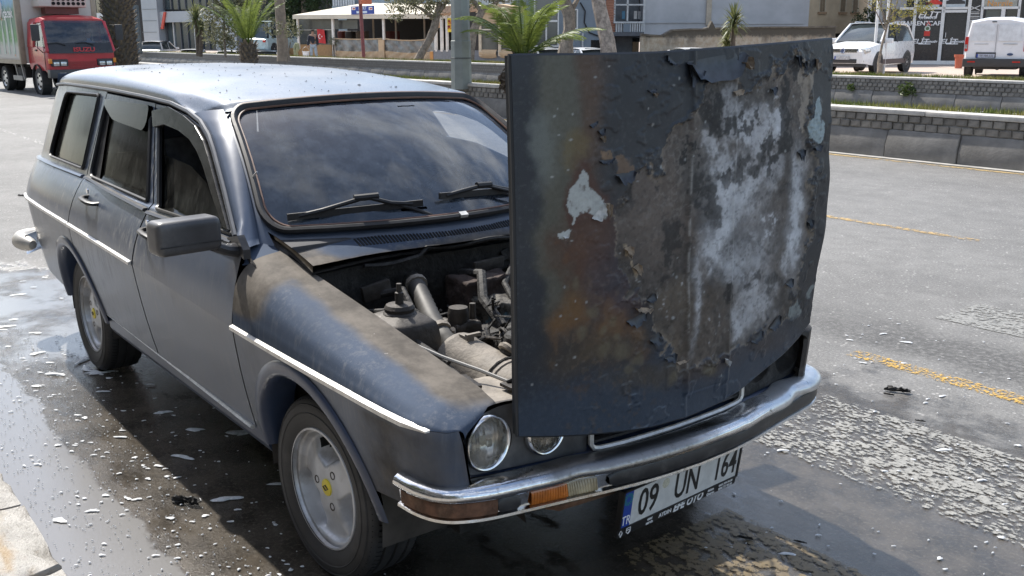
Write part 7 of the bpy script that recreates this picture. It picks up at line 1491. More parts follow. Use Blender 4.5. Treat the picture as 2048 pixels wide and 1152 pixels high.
b = MB(); b.lathe([(0, 0), (.085, 0), (.09, -.02)], 20, Matrix.Translation((2.215, 0, .775)) @ Matrix.Rotation(PI / 2, 4, 'Y')); b.build('badge', mat('badge_blue', (.05, .10, .28), .3), gr_); b = MB(); b.tube([(2.22, .075 * math.cos(q), .775 + .075 * math.sin(q)) for q in lin(0, 2 * PI * 19 / 20, 20)], .009, 5, closed=True); b.bar((2.22, -.045, .82), (2.22, 0, .72), .012); b.bar((2.22, .045, .82), (2.22, 0, .72), .012); b.build('badge_ring', CHR, gr_)
b = MB(); b.box((2.15, 0, .44), (.10, 1.0, .14)); b.build('air_dam', TRIM, root, bevel=.03); b = MB(); b.box((2.21, 0, .545), (.02, .52, .115)); pl__ = b.build('plate', mat('plate_blur', (.45, .46, .48), .5, var=.25, scale=14), root); b = MB(); b.box((2.222, -.24, .545), (.004, .04, .11)); b.build('plate_band', PBL, pl__); b = MB(); b.box((2.05, 0, .30), (.2, 1.5, .10)); b.build('under_guard', TRIM, root)
arches(root, (-1.32, 1.30), .90, .35)
for x_ in (-1.32, 1.30):
    for s in (-1, 1): simple_wheel(root, x_, s * .80, .345, .23)
# --- white panel van, seen from behind
sp = at(1985, 150, 30.5); hd = math.atan2(sp.y - CAMV.y, sp.x - CAMV.x) - .10
root = empty('panel_van', (sp.x, sp.y, .24), hd, 'white panel van with closed rear doors at the right edge', 'van'); VW = mat('white_van_paint', (.70, .72, .75), .3, var=.03, coat=.4)
loftbody([(-.02, [(.76, .42), (.80, .55), (.80, 1.0), (.70, 1.62), (.3, 1.70)]), (.10, [(.82, .34), (.86, .55), (.86, 1.02), (.74, 1.68), (.3, 1.77)]), (1.5, [(.84, .32), (.87, .55), (.87, 1.02), (.75, 1.72), (.3, 1.80)]), (2.7, [(.84, .32), (.87, .55), (.86, 1.02), (.72, 1.68), (.3, 1.78)]), (3.45, [(.84, .32), (.86, .55), (.82, 1.02), (.74, 1.08), (.3, 1.14)]), (4.3, [(.74, .36), (.76, .55), (.66, .80), (.5, .86), (.3, .88)])], root, 'body', VW)
for s in (-1, 1):
    quad(root, 'door_window_panel', [(-.035, s * .05, 1.08), (-.035, s * .70, 1.08), (-.030, s * .63, 1.56), (-.030, s * .05, 1.58)], mat('van_panel', (.60, .635, .67), .35), .012); quad(root, 'door_groove', [(-.03, s * .20, .985), (-.03, s * .60, .985), (-.03, s * .60, 1.0), (-.03, s * .20, 1.0)], mat('groove_grey', (.32, .34, .36), .5), .016)
    b = MB(); b.box((.03, s * .815, .99), (.16, .10, .44)); tl_ = b.build('tail_lamp', RLM, root, bevel=.03); b = MB(); b.box((-.055, s * .82, .92), (.02, .07, .12)); b.build('reverse_lens', LMP, tl_)
    b = MB(); b.box((3.2, s * 1.0, 1.08), (.12, .22, .22)); b.build('mirror', TRIM, root, bevel=.03)
    b = MB(); b.box((1.9, s * .885, .45), (3.0, .03, .12)); b.build('side_moulding', TRIM, root)
b = MB(); b.box((-.035, .0, 1.0), (.012, .010, 1.15)); b.build('door_gap', mat('gap_grey', (.20, .21, .22), .7), root)
b = MB(); b.box((-.05, 0, .44), (.22, 1.74, .24)); bp_ = b.build('rear_bumper', TRIM, root, bevel=.04)
for s in (-1, 1): b = MB(); b.box((-.165, s * .62, .47), (.01, .22, .04)); b.build('reflector', RLM, bp_)
b = MB(); b.box((-.03, .25, .665), (.03, .56, .17)); b.build('plate_recess', TRIM, root, bevel=.02); b = MB(); b.box((-.055, .25, .645), (.012, .50, .11)); pl__ = b.build('plate', mat('van_plate', (.42, .46, .55), .5, var=.2, scale=16), root); b = MB(); b.box((-.064, .48, .645), (.004, .04, .11)); b.build('plate_band', PBL, pl__)
text_mesh('plate_text', '09 ABR 523', .085, INK, pl__, (-.064, .22, .645), (PI / 2, 0, -PI / 2), .9)
b = MB(); b.lathe([(0, 0), (.085, 0), (.085, -.01)], 18, Matrix.Translation((-.045, -.42, .69)) @ Matrix.Rotation(-PI / 2, 4, 'Y') @ Matrix.Scale(.45, 4, (1, 0, 0))); b.build('badge', mat('badge_navy', (.03, .06, .14), .3), root); b = MB(); b.box((-.02, .10, 1.645), (.04, .13, .03)); b.build('brake_light', TRIM, root, bevel=.008)
arches(root, (.78, 3.45), .868, .31)
for x_ in (.78, 3.45):
    for s in (-1, 1): simple_wheel(root, x_, s * .77, .31, .20)
b = MB(); b.box((2, 0, .3), (3.6, 1.2, .12)); b.tube([(.05, -.1, .30), (.5, -.1, .30)], .08, 8); b.build('underbody', TRIM, root)
# --- red box truck coming down the lanes
tr = empty('box_truck', (-27.3, 5.85, 0), .06, 'red refrigerated box truck approaching behind the estate car', 'truck'); REDC = mat('truck_red', (.46, .025, .035), .35, var=.1, scale=2, coat=.3, dirt=((.25, .04, .04), .5)); CH_ = mat('chassis', (.035, .034, .033), .8)
W2 = .93
cab = loftbody([(-1.62, [(.90, .72), (W2, .9), (W2, 1.30), (.92, 1.42), (.6, 1.43), (.3, 1.43)]), (-.30, [(.90, .70), (W2, .9), (W2, 1.30), (.91, 1.38), (.6, 1.40), (.3, 1.40)]), (-.12, [(.90, .62), (W2, .85), (.92, 1.22), (.90, 1.30), (.6, 1.32), (.3, 1.32)]), (0.0, [(.84, .62), (.88, .82), (.88, 1.18), (.86, 1.22), (.6, 1.23), (.3, 1.23)])], tr, 'cab', REDC, 35)
loftbody([(-1.62, [(.84, 2.02), (.86, 2.06), (.80, 2.17), (.6, 2.23), (.3, 2.25)]), (-.75, [(.84, 2.04), (.86, 2.08), (.80, 2.20), (.6, 2.26), (.3, 2.28)]), (-.42, [(.84, 2.06), (.85, 2.08), (.80, 2.15), (.6, 2.18), (.3, 2.19)])], tr, 'cab_roof', REDC, 40)
b = MB(); b.box((-1.58, 0, 1.72), (.06, 1.70, .66)); b.build('cab_back', DARKIN, tr)
for s in (-1, 1):
    b = MB(); b.bar((-.02, s * .885, 1.24), (-.44, s * .825, 2.10), .09, .07); b.build('cab_pillar', REDC, tr, bevel=.012); b = MB(); b.bar((-1.05, s * .92, 1.38), (-1.02, s * .845, 2.06), .10, .06); b.build('cab_pillar', REDC, tr, bevel=.012); b = MB(); b.box((-1.36, s * .885, 1.72), (.52, .05, .72), (s * .11, 0, 0)); b.build('cab_quarter', REDC, tr, bevel=.012)
def wsf(y_, t): return (0.045 - .44 * max(0, t) ** 1.2 - .03 * (y_ / .85) ** 2, y_ * (1.0 - .05 * t), 1.22 + .90 * t)
b = MB(); b.grid(wsf, lin(-.86, .86, 11), lin(-.03, 1, 9)); b.build('windscreen', WSG, tr, smooth=True)
b = MB(); b.grid(lambda y_, t: tuple(Vector(wsf(y_, t * .30)) + Vector((.012, 0, 0))), lin(-.855, .855, 9), lin(-.1, 1, 4)); b.build('black_band', mat('band_black', (.025, .026, .03), .3), tr, smooth=True)
text_mesh('lettering', 'ISUZU', .17, mat('letters_red', (.50, .04, .05), .5), tr, (.062, .06, 1.295), (PI / 2, 0, PI / 2), 1.25, bold=.006)
for y_ in (-.45, .30): b = MB(); b.tube([(.0, y_ + .05, 1.42), (-.03, y_ - .15, 1.50), (-.03, y_ - .42, 1.48)], .012, 5); b.build('wiper', RUB, tr)
for s in (-1, 1):
    quad(tr, 'side_window', [(-.14, s * .918, 1.38), (-1.0, s * .925, 1.40), (-1.0, s * .845, 2.05), (-.46, s * .835, 2.06)], WSG, .012); b = MB(); b.box((.0, s * .62, .93), (.10, .46, .20)); hl = b.build('lamp_surround', TRIM, tr, bevel=.03)
    for k in (0, 1): b = MB(); b.box((.05, s * (.52 + .19 * k), .90), (.03, .15, .12)); b.build('headlamp', LMP, hl, bevel=.015)
    b = MB(); b.box((.02, s * .86, .98), (.12, .08, .14)); b.build('indicator', mat('orange_lens', (.65, .22, .02), .25), hl, bevel=.015)
    b = MB(); b.tube([(-.25, s * .92, 2.0), (-.12, s * 1.08, 1.98), (-.12, s * 1.10, 1.35), (-.2, s * .95, 1.22)], .014, 5); mm_ = b.build('mirror_arm', TRIM, tr); b = MB(); b.box((-.12, s * 1.12, 1.78), (.06, .22, .46)); b.build('mirror', TRIM, mm_, bevel=.03)
    b = MB(); b.box((-.85, s * .945, 1.28), (.14, .02, .05)); b.build('door_handle', TRIM, tr); b = MB(); b.box((-.16, s * .937, 1.2), (.012, .012, .95)); b.build('door_gap', TRIM, tr)
b = MB()
for k in range(4): b.box((.015, 0, .80 + .05 * k), (.04, .72, .022))
b.build('grille', mat('grille_red', (.33, .02, .025), .4), tr); b = MB(); b.box((.02, 0, .62), (.26, 1.86, .24)); fb = b.build('front_bumper', mat('bumper_black', (.05, .05, .052), .5), tr, bevel=.03)
for s in (-1, 1): b = MB(); b.box((.155, s * .60, .62), (.02, .16, .07)); b.build('fog_lamp', LMP, fb)
# driver
dv = empty('person', (-27.3 - .75, 5.85 + .42, .95), .06, 'truck driver in a light blue shirt behind the windscreen', 'person')
bmx = MB(); bmx.lathe([(0, .82), (.055, .80), (.075, .74), (.08, .68), (.07, .61), (.05, .57), (.055, .52), (.10, .50), (.20, .46), (.22, .38), (.18, .2), (.17, 0), (0, 0)], 16, Matrix.Scale(.75, 4, (1, 0, 0))); bmx.tube([(0, -.20, .43), (.12, -.26, .25), (.36, -.14, .30)], [.06, .05, .04], 8); bmx.tube([(0, .20, .43), (.12, .26, .25), (.36, .14, .30)], [.06, .05, .04], 8); bmx.build('body', mat('driver_shirt', (.16, .30, .46), .9), dv, smooth=True)
b = MB(); b.lathe([(0, .825), (.058, .80), (.079, .74), (.082, .68), (.07, .61), (.052, .58)], 14, Matrix.Scale(.85, 4, (1, 0, 0))); b.build('face', mat('skin_far', (.36, .22, .16), .7), dv, smooth=True); b = MB(); b.lathe([(0, .84), (.07, .81), (.088, .75), (.086, .72)], 14, Matrix.Scale(.9, 4, (1, 0, 0))); b.build('hair', mat('hair_dark', (.03, .025, .02), .9), dv, smooth=True)
# box body
BX_ = mat('box_white', (.55, .52, .48), .6, var=.08, scale=1.0, dirt=((.36, .32, .26), .4)); b = MB(); b.box((-3.85, 0, 2.02), (4.2, 2.16, 2.26)); bx_ = b.build('box_body', BX_, tr, bevel=.02)
RAILM = mat('box_rail', (.34, .29, .22), .6, .2)
for s in (-1, 1):
    b = MB(); b.box((-1.80, s * 1.04, 2.02), (.14, .16, 2.30)); b.build('corner_post', RAILM, bx_, bevel=.03); b = MB(); b.box((-3.85, s * 1.06, .93), (4.2, .07, .13)); b.build('bottom_rail', RAILM, bx_)
# printed side panel: sky, hills, poster bottles
M = Mat('side_print'); x, y, z = M.xyz(); n_ = M.noise(2.6, 5, .6); n2 = M.noise(7, 5, .65)
c_ = M.mix((z + (n_ - .5) * .6).step(2.35, 2.8), (.04, .17, .10), (.10, .34, .58)); c_ = M.mix((1.0 - (z + (n_ - .5) * .5).step(1.75, 2.05)), c_, (.05, .24, .06)); c_ = M.mix((1.0 - (z + (n_ - .5) * .3).step(1.35, 1.6)), c_, (.42, .42, .40)); c_ = M.mix(n2.step(.60, .70) * .5, c_, (.62, .64, .62)); c_ = M.mix(M.noise(4, 4, .6, loc=(6, 2, 3)).step(.64, .70), c_, (.55, .18, .05)); M.set(col=c_, rough=.45)
for s in (-1, 1): b = MB(); b.box((-3.82, s * 1.085, 2.06), (3.85, .012, 2.05)); b.build('printed_panel', M.m, bx_)
for k, (xx, hh) in enumerate(((-2.35, 1.2), (-2.85, 1.35), (-3.3, 1.0), (-3.9, 1.3), (-4.6, 1.2))): b = MB(); b.prism([(xx - .10, 1.15), (xx + .10, 1.15), (xx + .10, 1.15 + hh * .55), (xx + .04, 1.15 + hh * .8), (xx + .04, 1.15 + hh), (xx - .04, 1.15 + hh), (xx - .04, 1.15 + hh * .8), (xx - .10, 1.15 + hh * .55)], -1.098, -1.092, 'y'); b.build('printed_bottle', mat('print_glass', (.34, .44, .40), .4), bx_)
b = MB(); b.lathe([(0, 0), (.34, 0), (.34, -.006)], 24, Matrix.Translation((-3.5, -1.096, 2.55)) @ Matrix.Rotation(PI / 2, 4, 'X')); b.build('printed_roundel', mat('print_maroon', (.30, .05, .05), .5), bx_); b = MB(); b.tube([(-3.5 + .34 * math.cos(q), -1.10, 2.55 + .34 * math.sin(q)) for q in lin(0, 2 * PI * 23 / 24, 24)], .03, 5, closed=True); b.build('roundel_ring', WHP, bx_)
text_mesh('lettering', 'içecek', .40, WHP, bx_, (-2.62, -1.10, 2.35), (PI / 2, 0, 0), 1.0, bold=.006)
# refrigeration unit over the cab
RF = mat('fridge_unit', (.56, .46, .41), .55, var=.1); b = MB(); b.box((-1.45, 0, 2.82), (.66, 1.30, .62)); rf = b.build('fridge_unit', RF, tr, bevel=.06); b = MB(); b.box((-1.42, -.50, 2.82), (.70, .34, .58)); b.build('fridge_side', BX_, rf, bevel=.03)
b = MB(); b.lathe([(0, .0), (.05, 0), (.05, -.02)], 14, Matrix.Translation((-1.112, 0, 0)) @ Matrix.Rotation(PI / 2, 4, 'Y')); vo = b.build('vent_hole', HOLE, rf); vme = vo.data; bpy.data.objects.remove(vo)
for r_ in range(4):
    for k in range(7): o = link('vent_hole', vme, None, rf); o.location = (0, -.26 + .135 * k, 2.62 + .125 * r_)
b = MB(); b.box((-1.45, 0, 2.42), (.4, .9, .2)); b.build('fridge_base', mat('base_red', (.16, .06, .05), .7), rf)
# chassis and wheels
b = MB()
for s in (-1, 1): b.box((-3.4, s * .38, .72), (5.0, .10, .18))
b.box((-2.6, -.72, .60), (.7, .35, .32)); b.box((-3.2, .72, .60), (.8, .35, .36)); b.build('chassis', CH_, tr)
for s in (-1, 1):
    b = MB()
    for xx in (-2.15, -2.75): b.bar((xx, s * 1.0, .88), (xx + .12, s * .98, .42), .05)
    b.bar((-2.2, s * .98, .44), (-3.1, s * .98, .44), .06, .14); b.build('side_guard', mat('guard_grey', (.30, .29, .27), .6, .3), tr)
    simple_wheel(tr, -.95, s * .80, .39, .24)
    simple_wheel(tr, -4.15, s * .86, .39, .22); simple_wheel(tr, -4.15, s * .60, .39, .22)
    b = MB(); b.lathe([(.39 * 1.12, -.12), (.39 * 1.18, -.12), (.39 * 1.18, .12), (.39 * 1.12, .12)], 26, Matrix.Translation((-.95, s * .84, .42)) @ Matrix.Rotation(PI / 2, 4, 'X'), closed=True); b.build('wheel_arch', CH_, tr); b = MB(); b.box((-4.72, s * .8, .62), (.03, .5, .55)); b.build('mud_flap', RUB, tr)
b = MB(); b.box((-.95, 0, .66), (1.1, 1.5, .22)); b.build('cab_floor', CH_, tr); tr.scale = (1, 1, .945)
# --- other cars
p = at(6, 158, 37); hatch('parked_car', (p.x - 1.6, p.y - .3, 0), 0.1, 'white car partly hidden behind the red truck', mat('white_paint_b', (.62, .62, .60), .35), H=1.75, L_=4.3)
p = at(318, 82, 68); hatch('parked_car', (p.x, p.y, p.z - 1.46), math.radians(140), 'white saloon with red tail lamp left of the dark yucca', group=None)
p = at(388, 98, 66); hatch('parked_car', (p.x, p.y, p.z - 1.46), math.radians(150), 'white car behind the dark yucca')
p = at(462, 101, 64); hatch('parked_car', (p.x, p.y, p.z - 1.46), math.radians(145), 'white car with black roof edge just left of the stocky palm', mat('white_paint_c', (.62, .63, .62), .3))
p = at(552, 112, 62); hatch('parked_car', (p.x, p.y, .5), math.radians(120), 'pale blue van-like car behind the straight brown trunk', mat('pale_blue_paint', (.36, .47, .50), .35), H=1.9)
p = at(545, 101, 61); hatch('parked_car', (p.x, p.y, p.z - 1.46), math.radians(140), 'white car right of the stocky palm', mat('white_paint_d', (.62, .63, .62), .3))
for px, D, lab, m_, hh in ((1095, 38, 'white car roof behind the bonnet under the white framed window', WHT, 1.36), (1182, 38.5, 'white car roof behind the bonnet between the two tree trunks', WHT, 1.40), (1392, 39, 'white car roof with dark rail behind the bonnet near the yucca', WHT, 1.42)):
    p = at(px, 100, D); hatch('yard_car', (p.x, p.y, -.36 if px < 1300 else at(px, 96, D).z - 1.46), math.atan2(CAMV.y - p.y, CAMV.x - p.x) + .5, lab, m_, H=at(px, 96, D).z + .36 if px < 1300 else 1.46, L_=3.7, W_=1.6, group=None)
# ================================================================== STREET FURNITURE, PERSON, DEBRIS
q = at(923, 172, 20.6); lp = empty('lamp_post', (q.x, q.y, .50), .3, 'thick grey-green lamp post on the near median', 'lamp post'); GPL = mat('post_grey_green', (.235, .255, .24), .65, .1, var=.12, scale=3, dirt=((.16, .165, .155), .5))
b = MB(); b.lathe([(.215, 0), (.205, .95), (.203, .96), (.19, .97), (.17, 9.0)], 8); b.build('shaft', GPL, lp); b = MB(); b.lathe([(.19, .60), (.218, .61), (.215, .63), (.19, .64)], 8); b.build('seam', mat('seam_dark', (.10, .105, .10), .7), lp); b = MB(); b.tube([(0, 0, 9), (0, -.8, 9.6), (0, -2.2, 9.8)], .07, 8); b.build('arm', GPL, lp, smooth=True); b = MB(); b.box((0, -2.5, 9.78), (.28, .7, .14)); b.build('lantern', GPL, lp, bevel=.04)
q = at(728, 126, 47); rp = empty('sign_post', (q.x, q.y, .35), 0, 'slim dark red post leaning in front of the canopy', 'post'); tpp = at(719, -20, 47); b = MB(); b.tube([(0, 0, 0), tuple(Vector((tpp.x, tpp.y, tpp.z)) - Vector((q.x, q.y, .35)))], .085, 10); b.build('pole', mat('post_red', (.20, .055, .05), .5, var=.15, scale=5), rp, smooth=True)
s2 = at(731, 2, 46.9); b = MB(); b.box(tuple(s2 - Vector((q.x, q.y, .35))), (.2, .55, .28)); b.build('plate', mat('sign_red_orange', (.55, .16, .08), .6), rp)
for px0, py0, px1, py1, D, lab in ((1753, 56, 1758, -10, 34, 'white post left of the sapling above the off-roader roof'), (1775, 45, 1779, -10, 34, 'pale post right of the sapling above the off-roader roof')):
    a, c_ = at(px0, py0, D), at(px1, py1, D); rt_ = empty('white_post', (a.x, a.y, .22), 0, lab, 'post'); b = MB(); b.tube([(0, 0, 0), (0, 0, 1.5), tuple(c_ - Vector((a.x, a.y, .22)))], .05, 8); b.build('pole', mat('post_white', (.66, .65, .63), .5), rt_, smooth=True)
q = at(1917, 133, 39); pt_ = empty('flower_pot', (q.x, q.y, .22), 0, 'terracotta red pot at the shop door', 'pot'); b = MB(); b.lathe([(0, .02), (.13, 0), (.16, .42), (.19, .42), (.20, .52), (.165, .52), (.14, .44), (0, .44)], 20); b.build('pot', mat('terracotta', (.42, .11, .06), .7), pt_, smooth=True, angle=30); b = MB(); b.lathe([(0, .45), (.15, .45)], 16); b.build('soil', BARKD, pt_)
# dark stump / plant tuft on the median beside the bonnet
q = at(1017, 158, 19.3); sb = empty('dry_bush', (q.x, q.y, .5), 0, 'dry brown tuft on the median at the bonnet edge', 'bush'); leaves('tuft', sb, [((0, 0, .22), (.16, .16, .24))], 260, .07, mat('dry_leaf', (.10, .075, .055), .9), 31)
# weeds at the foot of the terrace wall
for px, lab in ((1838, 'small dark weed growing in the farther wall, left of the other'), (2025, 'larger green weed growing in the farther wall near the right edge')):
    q = at(px, 188 if px < 1900 else 192, 25); wd = empty('weed', (q.x, 18.68, .30), 0, lab, 'plant'); leaves('leaves', wd, [((0, 0, .06), (.10, .05, .08) if px < 1900 else (.22, .08, .16))], 60 if px < 1900 else 160, .045, LEAF, 33)
# foliage in front of the restaurant
q = at(667, 92, 57); fl = empty('potted_plant', (q.x, q.y, .15), 0, 'pale flowering plant by the canopy post', 'plant'); b = MB(); b.tube([(0, 0, 0), (0, 0, .9)], .04, 6); b.build('stem', BARKD, fl); leaves('leaves', fl, [((0, 0, 1.05), (.28, .25, .28))], 220, .05, LEAFO, 34)
q = at(592, 108, 56); ct = empty('cactus', (q.x, q.y, .15), 0, 'pale cactus by the brown half wall', 'plant'); b = MB(); b.tube([(0, 0, 0), (0, 0, .8), (.1, 0, 1.0)], [.12, .14, .06], 8); b.tube([(.05, 0, .5), (.3, 0, .7), (.35, 0, 1.0)], [.08, .1, .05], 8); b.build('stem', mat('cactus_pale', (.22, .24, .15), .8), ct, smooth=True)
# --- man walking with a bucket
mp_ = at(628, 121, 56); face = math.atan2(CAMV.y - mp_.y, CAMV.x - mp_.x)
man = empty('person', (mp_.x, mp_.y, .12), face, 'man in a dark jacket and light jeans walking with a white bucket', 'person')
def skin(name, verts, edges, radii, m_, parent, sub=1, root=0):
    me = bpy.data.meshes.new(name); me.from_pydata(verts, edges, []); o = link(name, me, m_, parent); md = o.modifiers.new('skin', 'SKIN')
    for i, r_ in enumerate(radii): me.skin_vertices[0].data[i].radius = (r_, r_) if not isinstance(r_, tuple) else r_
    me.skin_vertices[0].data[root].use_root = True
    sb_ = o.modifiers.new('sub', 'SUBSURF'); sb_.levels = sub; sb_.render_levels = sub; return o
# local: x towards us, y to his left (image right), z up
Vv = [(0, 0, .93), (.0, 0, 1.15), (.01, 0, 1.38), (.0, .19, 1.40), (.0, -.19, 1.40), (-.02, .25, 1.14), (.06, .24, .90), (.02, -.25, 1.13), (.03, -.29, .88), (.01, 0, 1.50), (.03, 0, 1.62), (.02, 0, 1.70), (.02, .10, .88), (.12, .13, .50), (-.02, .20, .08), (-.02, -.09, .88), (.02, -.12, .48), (.08, -.16, .08), (.10, .21, .04), (.20, -.17, .04), (.08, .235, .82), (.04, -.295, .80)]
Ee = [(0, 1), (1, 2), (2, 3), (2, 4), (3, 5), (5, 6), (4, 7), (7, 8), (2, 9), (9, 10), (10, 11), (0, 12), (12, 13), (13, 14), (0, 15), (15, 16), (16, 17), (14, 18), (17, 19), (6, 20), (8, 21)]
Rr = [(.15, .12), (.16, .12), (.17, .12), .075, .075, .055, .042, .055, .042, .055, (.085, .075), (.07, .065), .095, .075, .05, .095, .075, .05, .045, .045, .045, .045]
skin('body', Vv, Ee, Rr, mat('skin_tone', (.30, .19, .14), .75), man, 2)
jk = [0, 1, 2, 3, 4, 5, 6, 7, 8]; skin('jacket', [Vv[i] for i in jk], [(0, 1), (1, 2), (2, 3), (2, 4), (3, 5), (5, 6), (4, 7), (7, 8)], [(.175, .14), (.18, .14), (.19, .14), .09, .09, .07, .055, .07, .055], mat('jacket_dark', (.022, .026, .038), .9), man, 2)
tr_i = [0, 12, 13, 14, 15, 16, 17]; skin('jeans', [Vv[i] for i in tr_i], [(0, 1), (1, 2), (2, 3), (0, 4), (4, 5), (5, 6)], [(.155, .125), .11, .088, .068, .11, .088, .068], mat('jeans_pale', (.33, .40, .46), .9), man, 2)
skin('shoe', [(-.02, .20, .05), (.10, .21, .045), (.20, .215, .04)], [(0, 1), (1, 2)], [.05, .05, .035], mat('shoe_dark', (.03, .03, .03), .7), man, 1); skin('shoe', [(.06, -.16, .05), (.18, -.17, .045), (.28, -.175, .04)], [(0, 1), (1, 2)], [.05, .05, .035], _simple['shoe_dark'], man, 1)
b = MB(); b.lathe([(0, 1.775), (.06, 1.765), (.092, 1.73), (.098, 1.68), (.09, 1.655)], 14, Matrix.Translation((.005, 0, 0))); b.build('hair', _simple['hair_dark'], man, smooth=True)
for s in (-1, 1): b = MB(); b.bar((-.03, s * .235, 1.44), (-.02, s * .315, 1.12), .02); b.build('sleeve_stripe', WHP, man)
bk_ = empty('bucket', mp_ + Vector((0, 0, 0)), face, 'white plastic bucket in the walking man\'s hand', 'bucket'); bo = Vector((mp_.x, mp_.y, .12)) + Matrix.Rotation(face, 3, 'Z') @ Vector((.06, -.42, .06)); bk_.location = bo
b = MB(); b.lathe([(0, .02), (.15, .0), (.19, .48), (.205, .48), (.205, .52), (.185, .52), (.145, .05), (0, .05)], 22); b.build('pail', mat('bucket_white', (.74, .77, .80), .4), bk_, smooth=True, angle=30); b = MB(); b.tube([(0, .19 * math.cos(q_), .50 + .26 * math.sin(q_)) for q_ in lin(0, PI, 12)], .008, 5); b.build('handle', RIM2, bk_, smooth=True)
# --- foam from the extinguishers: scattered thin froth, uncountable; specks also imitate sun glints
FOAM = Mat('foam'); nf = FOAM.noise(60, 4, .6); FOAM.set(col=FOAM.mix(nf.step(.3, .7), (.44, .46, .48), (.66, .67, .68)), rough=.5, sss=0.0); FOAM.bump(nf, .4, .004); FOAM = FOAM.m
rf_ = np.random.RandomState(4); V, F = [], []
def froth(x_, y_, a, c_, ang, h):
    h = max(h, .006); n = rf_.randint(9, 14); k = len(V); ph = rf_.uniform(0, 6.28, 3); ca, sa = math.cos(ang), math.sin(ang)
    for lv, (sc, zz) in enumerate(((1, .0045), (.78, h), (.3, h * 1.15))):
        for i in range(n):
            q_ = 2 * PI * i / n; r_ = sc * (1 + .25 * math.sin(2 * q_ + ph[0]) + .20 * math.sin(3 * q_ + ph[1]) + .12 * math.sin(5 * q_ + ph[2])); u, v = a * r_ * math.cos(q_), c_ * r_ * math.sin(q_); V.append((x_ + u * ca - v * sa, y_ + u * sa + v * ca, zz))
    for lv in range(2):
        for i in range(n): j = (i + 1) % n; F.append((k + lv * n + i, k + lv * n + j, k + (lv + 1) * n + j, k + (lv + 1) * n + i))
    F.append(tuple(k + 2 * n + i for i in range(n)))
SA = math.radians(53)     # froth drifts in streaks across the camber
for i in range(1500):      # fine bubbles in the gutter water
    froth(rf_.uniform(-3.5, .6), rf_.uniform(-1.34, -.85), *(lambda q: (q * 1.3, q))(rf_.lognormal(-6.3, .4)), rf_.uniform(0, 3), .0062)
for i in range(420):      # along the kerb side of the car
    x_ = rf_.uniform(-3.2, .5); y_ = rf_.normal(-.95, .22)
    if y_ < -1.33 or y_ > -.35: continue
    s_ = rf_.lognormal(-5.6, .55); froth(x_, y_, s_ * 1.5, s_ * .8, SA + rf_.normal(0, .3), .003 + s_ * .15)
for i in range(14):      # bigger islands by the sill
    x_ = rf_.uniform(-2.5, -.5); y_ = rf_.uniform(-.95, -.35) ; s_ = rf_.lognormal(-4.1, .45); froth(x_, y_, s_ * 1.9, s_ * .55, SA + rf_.normal(0, .25), .006 + s_ * .12)
for i in range(160):      # behind the car: white specks imitating the wet road's glints
    x_ = rf_.uniform(-6.5, -2.6); y_ = rf_.uniform(-1.3, 1.2); s_ = rf_.lognormal(-4.7, .5); froth(x_, y_, s_ * 1.8, s_ * .6, SA + rf_.normal(0, .3), .004)
for i in range(230):      # off side and ahead
    x_ = rf_.uniform(-.6, 1.6); y_ = rf_.uniform(.3, 3.2); s_ = rf_.lognormal(-5.7, .5); froth(x_, y_, s_ * 1.6, s_ * .8, SA + rf_.normal(0, .4), .003 + s_ * .1)
for i in range(14):
    x_ = rf_.uniform(.1, 1.4); y_ = rf_.uniform(.2, 2.4); s_ = rf_.lognormal(-4.5, .35); froth(x_, y_, s_ * 1.7, s_ * .7, SA + rf_.normal(0, .3), .007)
for cx, cy in ((-2.5, -.62),):
    for i in range(14): q_ = rf_.uniform(PI, 2 * PI); froth(cx + .13 * math.cos(q_) * 1.1, cy - .09 + .05 * math.sin(q_), .05, .012, q_ + 1.5, .008)
tag(from_data('foam', V, F, FOAM, smooth=True), 'white extinguisher foam and imitated sun glints scattered on the wet road round the car', 'foam', kind='stuff')
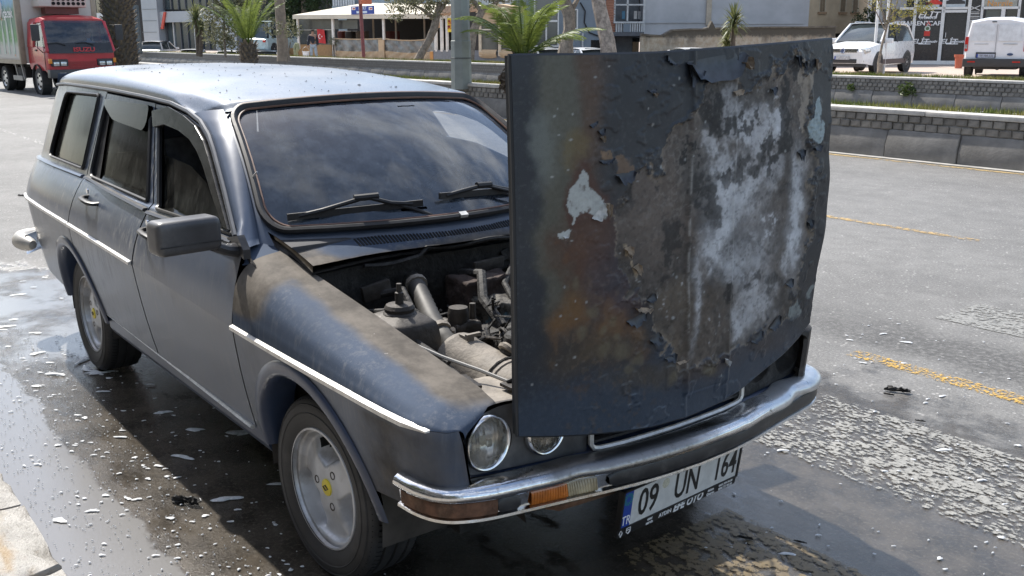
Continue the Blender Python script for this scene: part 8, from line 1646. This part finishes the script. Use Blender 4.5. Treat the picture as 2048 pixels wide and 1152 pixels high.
# --- charred scraps on the road
def scrap(px, py, D, label, seed, L_=.09):
    d = at(px, py, 1.0) - CAMV; t_ = -CAMV.z / d.z; g0 = CAMV + d * t_; r_ = random.Random(seed); root = empty('charred_scrap', (g0.x, g0.y, 0), 0, label, 'debris', 'charred scraps on the road')
    bm = bmesh.new(); bmesh.ops.create_cube(bm, size=1.0); bmesh.ops.subdivide_edges(bm, edges=bm.edges, cuts=4, use_grid_fill=True)
    for v in bm.verts: v.co = Vector((v.co.x * L_ * (1 + r_.uniform(-.25, .25)) + v.co.y * .02, v.co.y * L_ * .38 * (1 + r_.uniform(-.4, .4)) + L_ * .25 * math.sin(v.co.x * 4), (v.co.z + .5) * L_ * .22 * (1 + r_.uniform(-.6, .6)) + .006))
    me = bpy.data.meshes.new('fragment'); bm.to_mesh(me); bm.free(); link('fragment', me, CHAR, root); return root
scrap(372, 1008, 0, 'charred scrap on the wet road in front of the near front wheel', 1, .075); scrap(1796, 785, 0, 'charred scrap beside the yellow road line on the right', 2, .07); scrap(1490, 1080, 0, 'small charred crumb below the number plate, right of it', 3, .025); scrap(1600, 1088, 0, 'small charred crumb on the brown paint near the bottom edge', 4, .02); scrap(1840, 845, 0, 'tiny charred crumb on the right between the paint stripes', 5, .02); scrap(42, 393, 0, 'charred scrap on the wet road behind the car, far left', 6, .05); scrap(1778, 792, 0, 'charred crumb left of the larger scrap by the yellow line', 7, .022)
# flakes of soot lying on the roof
r_ = random.Random(9); V, F = [], []
for i in range(220):
    u, s_ = r_.uniform(.03, .95), r_.uniform(-.85, .85); p = Vector(roof(u, s_)); sz = r_.uniform(.0012, .005) * (2.0 if r_.random() < .12 else 1); a = r_.uniform(0, 6.28); k = len(V)
    for j in range(5): q_ = a + j * 1.256; V.append((p.x + sz * 1.4 * math.cos(q_) * r_.uniform(.6, 1.2), p.y + sz * math.sin(q_) * r_.uniform(.6, 1.2), p.z + .0015 + (.003 if j == 0 else 0)))
    F.append(tuple(range(k, k + 5)))
so_ = from_data('soot_flakes', V, F, CHAR, car); so_['kind'] = 'stuff'
